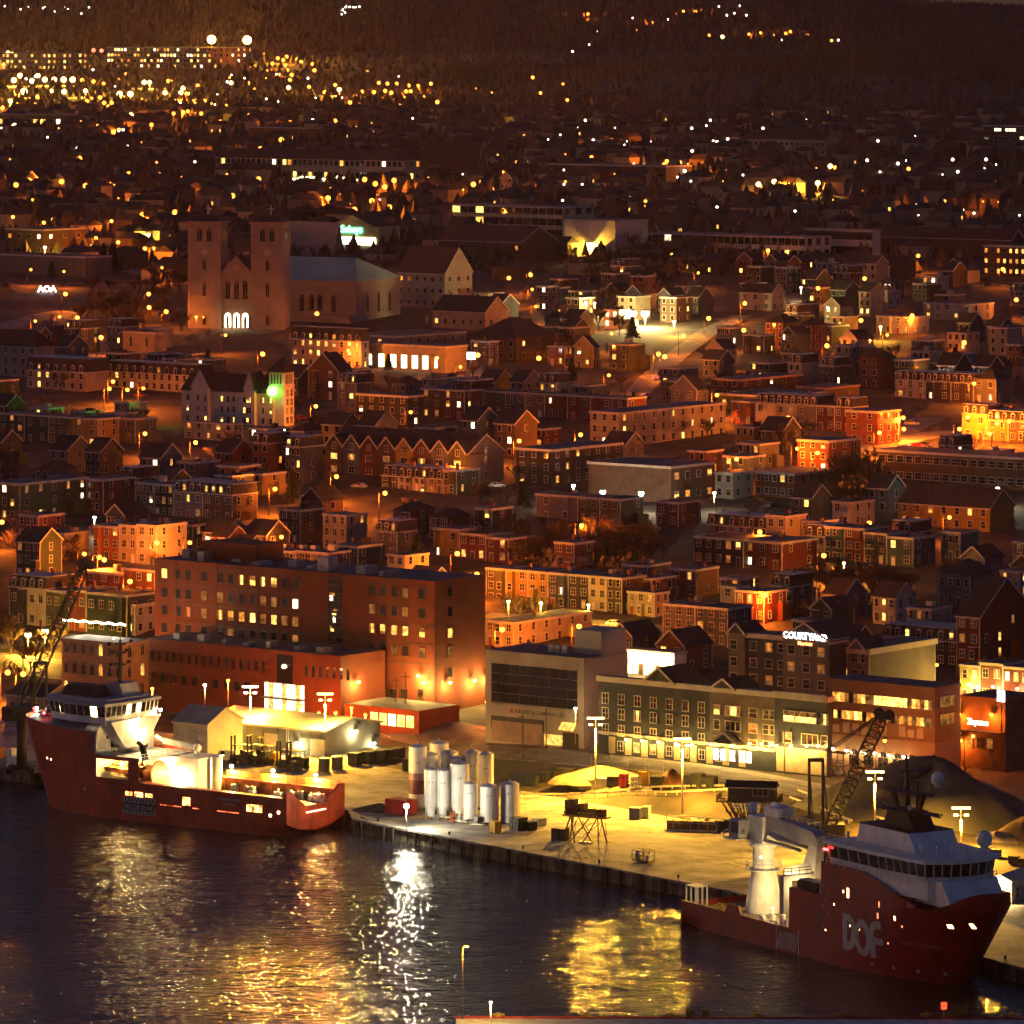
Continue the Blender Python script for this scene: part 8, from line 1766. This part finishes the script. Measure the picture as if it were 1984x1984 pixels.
NEARO = [(110,675),(230,680),(320,695),(303,732),(297,594),(483,650),(597,708),(598,655),(323,518),(445,488),(407,428),(825,455),(1086,458),(1255,452),(1215,735),(1228,742),(1273,735),(1392,752),(1457,775),(1327,785),(870,733),(1405,688),(1440,700),(1365,672),(1708,705),(1795,572),(1783,603),(1830,632),(1772,690),(1840,710),(975,558),(1053,523),(968,670),(935,690),(60,692),(763,620),(1475,675),(1240,577),(533,805),(655,795),(1085,300),(1070,245),(1075,262),(1092,280),(1060,225),(1112,222),(1127,232),(990,204),(1020,238),(1170,240),(1177,263),(1040,218),(1073,212),(1157,325),(1215,345),(1255,318),(1310,383),(1330,360),(1355,343),(1400,345),(1418,310),(1450,313),(1485,313),(1520,342),(1537,342),(1530,320),(1565,322),(1613,313),(1465,347),(1442,340),(1637,382),(1495,397),(703,417),(753,425),(845,397),(665,378),(722,380),(767,378),(650,425),(765,460),(605,460),(567,467),(740,320),(630,303),(697,350),(390,385),(405,398),(340,400),(418,385),(375,365),(325,378),(388,313),(350,305),(308,300),(132,393),(140,362),(10,402),(30,525),(100,588)]
for i, (x, y) in enumerate(NEARO): px, row = Q1(x, y); far_lamp(px, row, (5.0 if y > 480 else 3.8), 0, L_O, 26000 if i % 3 == 0 else 0)
GOLDL = [(448,352,6),(488,352,6),(490,432,5),(540,432,5.5),(588,432,5),(540,308,4.5),(560,308,4),(272,298,6),(238,298,6),(203,298,5),(168,298,5),(120,303,5),(90,343,7),(75,283,5),(142,283,4.5),(52,300,5),(240,343,5),(193,340,4),(320,340,4.5),(55,473,6),(618,347,4.5),(677,347,4.5),(685,330,4),(712,352,4),(1270,335,4.5),(865,310,4),(1080,328,4),(38,378,4),(45,205,5),(20,212,5),(70,208,4.5),(130,225,4),(160,210,3.5),(5,230,6),(90,232,4.5),(50,225,5),(110,212,4),(30,198,4),(75,222,5),(15,238,5),(350,188,4),(380,190,4)]
for i, (x, y, r) in enumerate(GOLDL): px, row = Q1(x, y); far_lamp(px, row, r, 3 if (x, y) in ((350,188),(380,190)) else 1, L_Y if x != 350 else 'distant red light on the far left skyline', 140000 if i % 3 == 0 else 0)
Q2L = [(300,52,0),(480,115,0),(543,73,0),(540,85,0),(630,55,0),(657,42,0),(703,43,0),(790,25,2),(867,22,2),(848,50,2),(893,57,2),(820,57,2),(468,68,2),(484,68,2),(598,73,2),(568,67,2),(753,132,0),(803,138,1),(903,128,0),(946,123,0),(993,132,0),(1057,118,0),(1040,125,0),(1120,130,0),(1023,150,2),(1212,152,0),(1237,150,2),(1307,142,2),(338,118,2),(242,193,2),(160,278,0),(93,290,0),(122,348,0),(222,375,0),(90,403,0),(153,432,0),(130,445,1),(387,263,2),(305,168,2),
 (35,607,0),(85,685,0),(165,707,0),(57,717,0),(355,643,1),(450,665,1),(662,640,2),(313,588,0),(318,575,0),(230,620,0),(290,620,0),(205,620,0),(595,603,0),(585,615,0),(645,608,0),(823,636,0),(997,680,1),(938,690,1),(1018,685,0),(1207,622,1),(1225,627,0),(1147,652,0),(1218,598,0),(515,753,0),(1160,685,1),(1822,712,0),(1863,738,0),(1635,753,0),(1357,800,0),(1500,632,0),(320,525,2),(285,542,2),(442,530,2),(955,480,2),(1090,483,2),(1117,450,2),(930,453,2),(713,455,2),(583,470,2),(583,495,2),(500,458,2),(290,450,2),(115,493,2),(653,472,2),(758,450,2),(783,530,2),(823,520,2),(823,545,2),(943,545,2),(963,545,2),(988,550,2),(1230,487,2),(1240,487,2),(1355,470,2),(1455,470,2),(1500,530,2),(1385,527,2),(1410,600,2),(1345,600,2),(1460,612,2),(1685,643,2),(1665,597,2),(1810,510,1),(1912,512,2),(1875,497,2),(1835,497,2),(1795,487,2),(278,690,2),(210,690,2),(480,693,2),(685,678,2),(730,698,2),(635,663,2),(880,655,2),(1062,657,2),(1048,622,2),(620,725,2),(455,738,2),(783,775,2),(815,800,2),(853,797,2),(1703,785,2),(1745,798,2),(1075,790,2),(205,750,2),(885,750,2),(1790,597,2),(1325,635,2),(690,565,2),(688,480,2),(390,525,0)]
for i, (x, y, k) in enumerate(Q2L): px, row = Q2(x, y); far_lamp(px, row, {0: 3.4, 1: 4.5, 2: 2.4}[k] * (.8 if y < 200 else 1), k, (L_O, L_Y, L_W)[k], 26000 if (k < 2 and i % 3 == 0) else 0)
rz_ = random.Random(55)
for k in range(130):
    px = rz_.uniform(0, 1100) if k % 2 else rz_.uniform(0, 700); row = rz_.uniform(135, 400); kd = rz_.choice((0, 0, 0, 2, 2)); faint(px, row, rz_.uniform(1.4, 2.6), kd)
for k in range(60): faint(rz_.uniform(1000, 1984), rz_.uniform(240, 420), rz_.uniform(1.2, 2.0), rz_.choice((2, 2, 0)))
for k in range(22): faint(rz_.choice((rz_.uniform(0, 180), rz_.uniform(660, 700))), rz_.uniform(12, 30) if k > 5 else 14, 1.6, 2)
tag(FAINT.build('distant_lights', E_FAR + [M_POLE]), 'scatter of tiny faint lights across the far suburbs', 'lights', kind='stuff')
# far complexes
long_block('far_hospital', 'long far hospital with lit upper floors under the big floodlights', 208, 400, 490, 92, 20, paint('cream'), 'flat', 4, 30, .4, side=8, ww=2.6, wh=2.4, litset=[LIT[3], LIT[2], LIT[0], LIT[1]])
long_block('far_mall', 'far low commercial building with bright windows at the left edge', -20, 90, 180, 103, 16, paint('cream'), 'flat', 3, 14, .6, side=9, ww=3, wh=2.6, litset=[LIT[2], LIT[0], LIT[1]])
tm, pm_ = long_block('far_seniors_residence', 'long far three-storey residence over bright shopfronts', 418, 780, 815, 312, 12, paint('tan'), 'hip', 2, 36, .2, side=3, ww=2.2, wh=2.6, rise=5, z0=.5)
for k in range(14): x = pm_.w * (.42 + k*.04); q = MB(); q.box(x, x + pm_.w*.036, -.4, -.1, -1.5, 3.2 if k % 4 else 2.2); q.build('shop_window', emit('far_shop_glow', (1, .85, .4), 2, var=.6), tm)
long_block('far_depot', 'far yellow-lit depot at the left edge', -20, 90, 150, 222, 9, paint('ochre'), 'flat', 1, 8, .5, side=4, ww=4, wh=3)
long_block('far_hillside_block', 'far dark block with dotted lit windows at the right edge', 1905, 1990, 2010, 244, 14, paint('brown'), 'flat', 3, 12, .4, ww=2.0, litset=[LIT[3]])
long_block('far_school', 'far low school with one bright lamp right of the residence', 1060, 1290, 1340, 322, 8, paint('brown'), 'flat', 1, 12, .1, ww=4)
long_block('far_orange_store', 'far orange-lit warehouse in the middle distance', 480, 600, 625, 248, 10, paint('orange'), 'flat', 1, 5, .4, ww=3)
long_block('far_dark_hall', 'far dark tent-roofed hall right of the residence', 805, 925, 945, 330, 6, paint('brown'), 'gable', 1, 0, 0, rise=14)
long_block('far_tan_terrace', 'far pale stepped apartment row on the right suburb', 1440, 1600, 1625, 272, 9, paint('cream'), 'gable', 2, 16, .15, rise=4, ww=1.8)
for i, (px, row) in enumerate(((68, 345), (120, 348), (960, 315), (985, 345), (1395, 372))): one('%s gabled house lit orange in the far suburb' % ORD[i], 'cream' if i > 1 else 'tan', px - 16, px + 6, px + 18, row, 6.0, 2, 3, 'front', .2, seed=60 + i)
# wooded hills: one dark mass of conifers
FO = MB(); rt = random.Random(12)
def conifer(x, y, h, r):
    z = ground(x, y); n = 5; i = len(FO.v); a0 = rt.uniform(0, 6)
    FO.v += [(x + r*math.cos(a0 + 6.283*k/n)*rt.uniform(.7, 1.2), y + r*math.sin(a0 + 6.283*k/n), z + h*.08) for k in range(n)] + [(x, y, z + h)]
    for k in range(n): FO.f.append((i + k, i + (k+1) % n, i + n)); FO.m.append(rt.choice((0, 0, 1))); FO.sm.append(False)
for k in range(15000):
    y = rt.uniform(3950, 4850); px = rt.uniform(860, 2010); x = (px - CX) * y / F
    if y < 4100 + (1984 - px) * .5: continue
    conifer(x, y, rt.uniform(5, 10), rt.uniform(2, 3.6))
for k in range(15000):
    y = rt.uniform(5250, 6620); px = rt.uniform(-20, 2010); conifer((px - CX) * y / F, y, rt.uniform(5, 11), rt.uniform(2.5, 5))
for k in range(7000):
    y = rt.uniform(2100, 5200); px = rt.uniform(-20, 2010); conifer((px - CX) * y / F, y, rt.uniform(4, 9), rt.uniform(2, 4))
tag(FO.build('wooded_hillside', [mat('dark_conifer', (0.045, 0.04, 0.022), .95, .3, .05), mat('brown_conifer', (0.07, 0.05, 0.03), .95, .3, .05)]), 'dark conifer woods covering the far hills', 'woods', kind='stuff')
for i, px in enumerate((1495, 1853)):
    p = on_ground(px, 24 + i*0, 0, 5600); p = Vector(((px - CX) * 6450 / F, 6450, ground((px - CX) * 6450 / F, 6450))); q = MB()
    for a, b in ((-5, 0), (5, 0)): q.beam((a, 0, 0), (0, 0, 26), .9)
    for z in (12, 18, 23): q.beam((-7, 0, z), (7, 0, z), .6)
    tag(q.build('pylon', M_STEEL, None, p), ('lattice pylon on the ridge nearer the centre', 'lattice pylon on the ridge toward the right edge')[i], 'pylon', 'pylons on the far ridge')
# ------------------------------------------------------------------ bare trees and shrubs between the houses
M_BARK = mat('bare_bark', (0.055, 0.038, 0.024), .95, .25, .8)
M_TWIG = mat('bare_twigs', (0.085, 0.052, 0.028), .95, .3, .8)
M_EVER = mat('evergreen_needles', (0.03, 0.045, 0.02), .95, .3, .8)
def bare_tree(seed, hgt=9.0):
    r = random.Random(seed); tr = MB(); tw = MB(); ends = []
    base = Vector((0, 0, 0)); fork = Vector((r.uniform(-.2, .2), r.uniform(-.2, .2), hgt * .22)); tr.cyl(base, fork, hgt * .024, hgt * .018, 7, caps=False)
    def limb(p, d, L, rad, lev):
        q = p + d * L; tr.cyl(p, q, rad, rad * .6, 5 if lev == 0 else 4, caps=False)
        for k in range(4): ends.append((p.lerp(q, .35 + .65 * k / 3), d))
        if lev >= 2: return
        for k in range(4):
            a = r.uniform(0, 6.28); nd = (d + Vector((math.cos(a), math.sin(a), r.uniform(-.15, .4))) * r.uniform(.4, .8)).normalized(); limb(p.lerp(q, r.uniform(.45, 1)), nd, L * r.uniform(.5, .72), rad * .55, lev + 1)
    for k in range(6):
        a = 6.283 * k / 6 + r.uniform(-.4, .4); t = r.uniform(.35, .95); limb(fork.lerp(base, r.uniform(0, .25)), Vector((math.cos(a) * t, math.sin(a) * t, 1)).normalized(), hgt * r.uniform(.28, .4), hgt * .012, 0)
    for _ in range(1500):
        p, d0 = r.choice(ends); d = (d0 + Vector((r.uniform(-1, 1), r.uniform(-1, 1), r.uniform(-.35, .7))) * .9).normalized(); L = r.uniform(.35, 1.1) * hgt / 9; s = d.cross(Vector((.3, .8, .1))).normalized() * .035; tw.face([p - s, p + s, p + d * L])
    return tr.mesh('trunk', M_BARK), tw.mesh('crown', M_TWIG)
def evergreen(seed, hgt=9.0):
    r = random.Random(seed); tr = MB(); cr = MB(); tr.cyl((0, 0, 0), (0, 0, hgt * .9), .2, .05, 6)
    for k in range(2200):
        f = r.random() ** .7; z = hgt * (.1 + .9 * f); R_ = hgt * .24 * (1 - f) * (1 + .25 * math.sin(f * 40)) + .1; a = r.uniform(0, 6.28); rr = R_ * r.uniform(.45, 1.1)
        p = Vector((rr * math.cos(a), rr * math.sin(a), z)); o = Vector((math.cos(a), math.sin(a), -.35)).normalized(); s = Vector((-math.sin(a), math.cos(a), 0)) * r.uniform(.12, .3); cr.face([p - s, p + s, p + o * r.uniform(.4, .9)]); cr.face([p - o * .2, p + o * .5 + Vector((0, 0, .2)), p + s + Vector((0, 0, -.25))])
    return tr.mesh('trunk', M_BARK), cr.mesh('crown', M_EVER)
def shrub(seed):
    r = random.Random(seed); tr = MB(); cr = MB()
    for k in range(9): a = r.uniform(0, 6.28); tr.beam((0, 0, 0), (r.uniform(.6, 1.5) * math.cos(a), r.uniform(.6, 1.5) * math.sin(a), r.uniform(1, 2.2)), .06)
    for k in range(380): a = r.uniform(0, 6.28); q = r.random() ** .5 * 2.0; p = Vector((q * math.cos(a), q * math.sin(a), r.uniform(.2, 2.4) * (1 - q * .25))); d = Vector((r.uniform(-1, 1), r.uniform(-1, 1), r.uniform(0, 1))).normalized(); s = d.cross(Vector((.2, .5, .7))).normalized() * .05; cr.face([p - s, p + s, p + d * r.uniform(.3, .8)])
    return tr.mesh('trunk', M_BARK), cr.mesh('crown', M_TWIG)
BT = [bare_tree(i) for i in range(5)]; EV = [evergreen(i) for i in range(3)]; SH = [shrub(i) for i in range(3)]
_tseen = {}
rtt = random.Random(8)
def plant(kind, p, sc, px, row):
    name, head, pool, cat = {'b': ('bare_tree', 'bare brown tree', BT, 'tree'), 'e': ('evergreen_tree', 'dark evergreen tree', EV, 'tree'), 's': ('bare_shrub', 'bare brown shrub', SH, 'shrub')}[kind]
    d, mx, my, nm = min(((px - a) ** 2 + (2.2 * (row - b)) ** 2, a, b, n) for a, b, n in MARK); dx, dy = px - mx, row - my
    rel = ('left of' if dx < 0 else 'right of') if abs(dx) > 1.6 * abs(dy) else ('above' if dy < 0 else 'below'); base = '%s %s the %s' % (head, rel, nm); k = _tseen[base] = _tseen.get(base, 0) + 1
    t = thing(name, base if k == 1 else base + ', %s there' % NUM[min(k, len(NUM)) - 1], cat, p, rtt.uniform(0, 6.28), 'trees and shrubs on the town slope'); t.scale = (sc, sc, sc * rtt.uniform(.9, 1.15)); a, b = rtt.choice(pool); link('trunk', a, t); link('crown', b, t)
# trees the photo shows
for kind, px, row, sc in [('b', 985, 1198, .75), ('b', 1010, 1200, .8), ('b', 1040, 1203, .8), ('b', 1062, 1200, .7), ('b', 20, 1270, 1.0), ('b', 45, 1290, .9), ('b', 70, 1280, 1.0), ('b', 100, 1265, .95), ('b', 5, 1250, 1.1), ('b', 60, 1300, .9), ('s', 10, 1300, 1.3), ('s', 30, 1310, 1.3),
    ('b', 190, 600, 1.1), ('b', 215, 615, 1.2), ('b', 240, 610, 1.2), ('b', 262, 620, 1.2), ('b', 180, 625, 1.1), ('b', 230, 640, 1.1), ('b', 280, 640, 1.0), ('b', 330, 560, 1.1), ('b', 350, 575, 1.1), ('b', 300, 555, 1.1), ('b', 310, 590, 1.0), ('e', 200, 525, 1.1), ('e', 218, 522, 1.2), ('e', 100, 540, .8), ('e', 340, 465, 1.1), ('e', 250, 480, 1.0), ('b', 270, 500, 1.0), ('b', 300, 505, 1.0), ('b', 160, 630, 1.0),
    ('b', 1060, 690, 1.2), ('b', 1080, 700, 1.3), ('b', 1100, 690, 1.2), ('b', 1010, 660, 1.1), ('b', 1160, 640, 1.2), ('b', 1200, 650, 1.1), ('e', 1225, 660, 1.0), ('b', 1180, 600, 1.4), ('b', 1220, 570, 1.4), ('b', 1270, 560, 1.4), ('b', 1310, 560, 1.4), ('b', 1150, 540, 1.4), ('b', 1190, 530, 1.5), ('b', 1260, 530, 1.4), ('b', 1330, 540, 1.3), ('b', 1380, 530, 1.3), ('b', 1230, 500, 1.4), ('b', 1300, 500, 1.4), ('b', 1350, 500, 1.3), ('b', 1410, 510, 1.3), ('b', 1100, 520, 1.3),
    ('b', 1640, 950, 1.4), ('b', 1665, 965, 1.4), ('b', 1620, 960, 1.2), ('b', 1690, 970, 1.3), ('b', 1650, 990, 1.2), ('b', 1600, 970, 1.2), ('b', 1885, 890, 1.1), ('b', 1520, 880, 1.1), ('b', 1500, 890, 1.0), ('b', 1560, 870, 1.1), ('b', 930, 985, .9), ('b', 960, 990, .9), ('b', 980, 985, .8), ('e', 1015, 985, .8), ('b', 1000, 1110, 1.0), ('b', 1050, 1105, 1.1), ('b', 1100, 1100, 1.1), ('b', 1150, 1105, 1.1), ('b', 1200, 1100, 1.0), ('b', 1080, 1075, 1.0), ('b', 1250, 1095, 1.0),
    ('b', 1560, 1150, .9), ('b', 1600, 1155, .9), ('b', 1650, 1160, 1.0), ('b', 1700, 1160, .9), ('b', 1740, 1165, .9), ('e', 1625, 1140, .8), ('s', 1540, 1170, 1.5), ('s', 1680, 1170, 1.5), ('b', 30, 1040, .9), ('b', 60, 1035, .9), ('b', 85, 1045, .9), ('b', 110, 1060, 1.0), ('s', 20, 1060, 1.6), ('s', 50, 1060, 1.6), ('s', 80, 1068, 1.6), ('s', 120, 1080, 1.6), ('s', 150, 1085, 1.5), ('b', 140, 1090, .9), ('b', 445, 885, .9), ('b', 470, 890, .8), ('b', 420, 905, .8), ('b', 520, 900, .8), ('b', 1390, 820, .9), ('b', 1370, 830, .9), ('b', 300, 1100, .6)]:
    p = on_ground(px, row); k = 0
    while not free(p.x, p.y, .4) and k < 12: k += 1; p.y -= 2.5; p.x *= (p.y / (p.y + 2.5)); p.z = ground(p.x, p.y)
    plant(kind, p, sc, px, row)
for a_, b_, c_, d_, n_t in ((1085, 478, 1430, 560, 46), (990, 1050, 1290, 1112, 30), (150, 565, 355, 645, 24), (1590, 900, 1700, 1000, 16), (1560, 1140, 1760, 1172, 16)):
    for k in range(n_t): px, row = rtt.uniform(a_, c_), rtt.uniform(b_, d_); p = on_ground(px, row); (plant('b', p, rtt.uniform(.7, 1.15), px, row) if free(p.x, p.y, .3) else None)
# and wherever the slope is open
n_ = 0
for k in range(2200):
    y = rtt.uniform(1150, 2050) if k % 3 else rtt.uniform(1500, 2050); px = rtt.uniform(0, 1984); x = (px - CX) * y / F
    if y - quay_y(x) < 180 or not free(x, y, .8): continue
    z = ground(x, y); kd = rtt.choice('bbbbes'); sc = rtt.uniform(.55, 1.0); h = (9 if kd != 's' else 2.4) * sc; row = HY + (H - z) * F / y
    if hides(px - 18, HY + (H - z - h) * F / y, px + 18, y): continue
    plant(kd, Vector((x, y, z)), sc, px, row); n_ += 1
    if n_ > 120: break
# ------------------------------------------------------------------ haze over the town
hz = MB(); hz.box(-3000, 3000, -30, 9600, -1.0, 345)
hm = bpy.data.materials.new('haze_air'); hm.use_nodes = True; nt = hm.node_tree; nt.nodes.clear()
pv = nt.nodes.new('ShaderNodeVolumePrincipled'); pv.inputs['Color'].default_value = (1.0, 0.72, 0.80, 1); pv.inputs['Density'].default_value = 0.000014
pv.inputs['Anisotropy'].default_value = 0.8
mo = nt.nodes.new('ShaderNodeOutputMaterial'); nt.links.new(pv.outputs[0], mo.inputs['Volume'])
tag(hz.build('haze', hm), 'thin brown evening haze over the town', 'haze', kind='stuff')
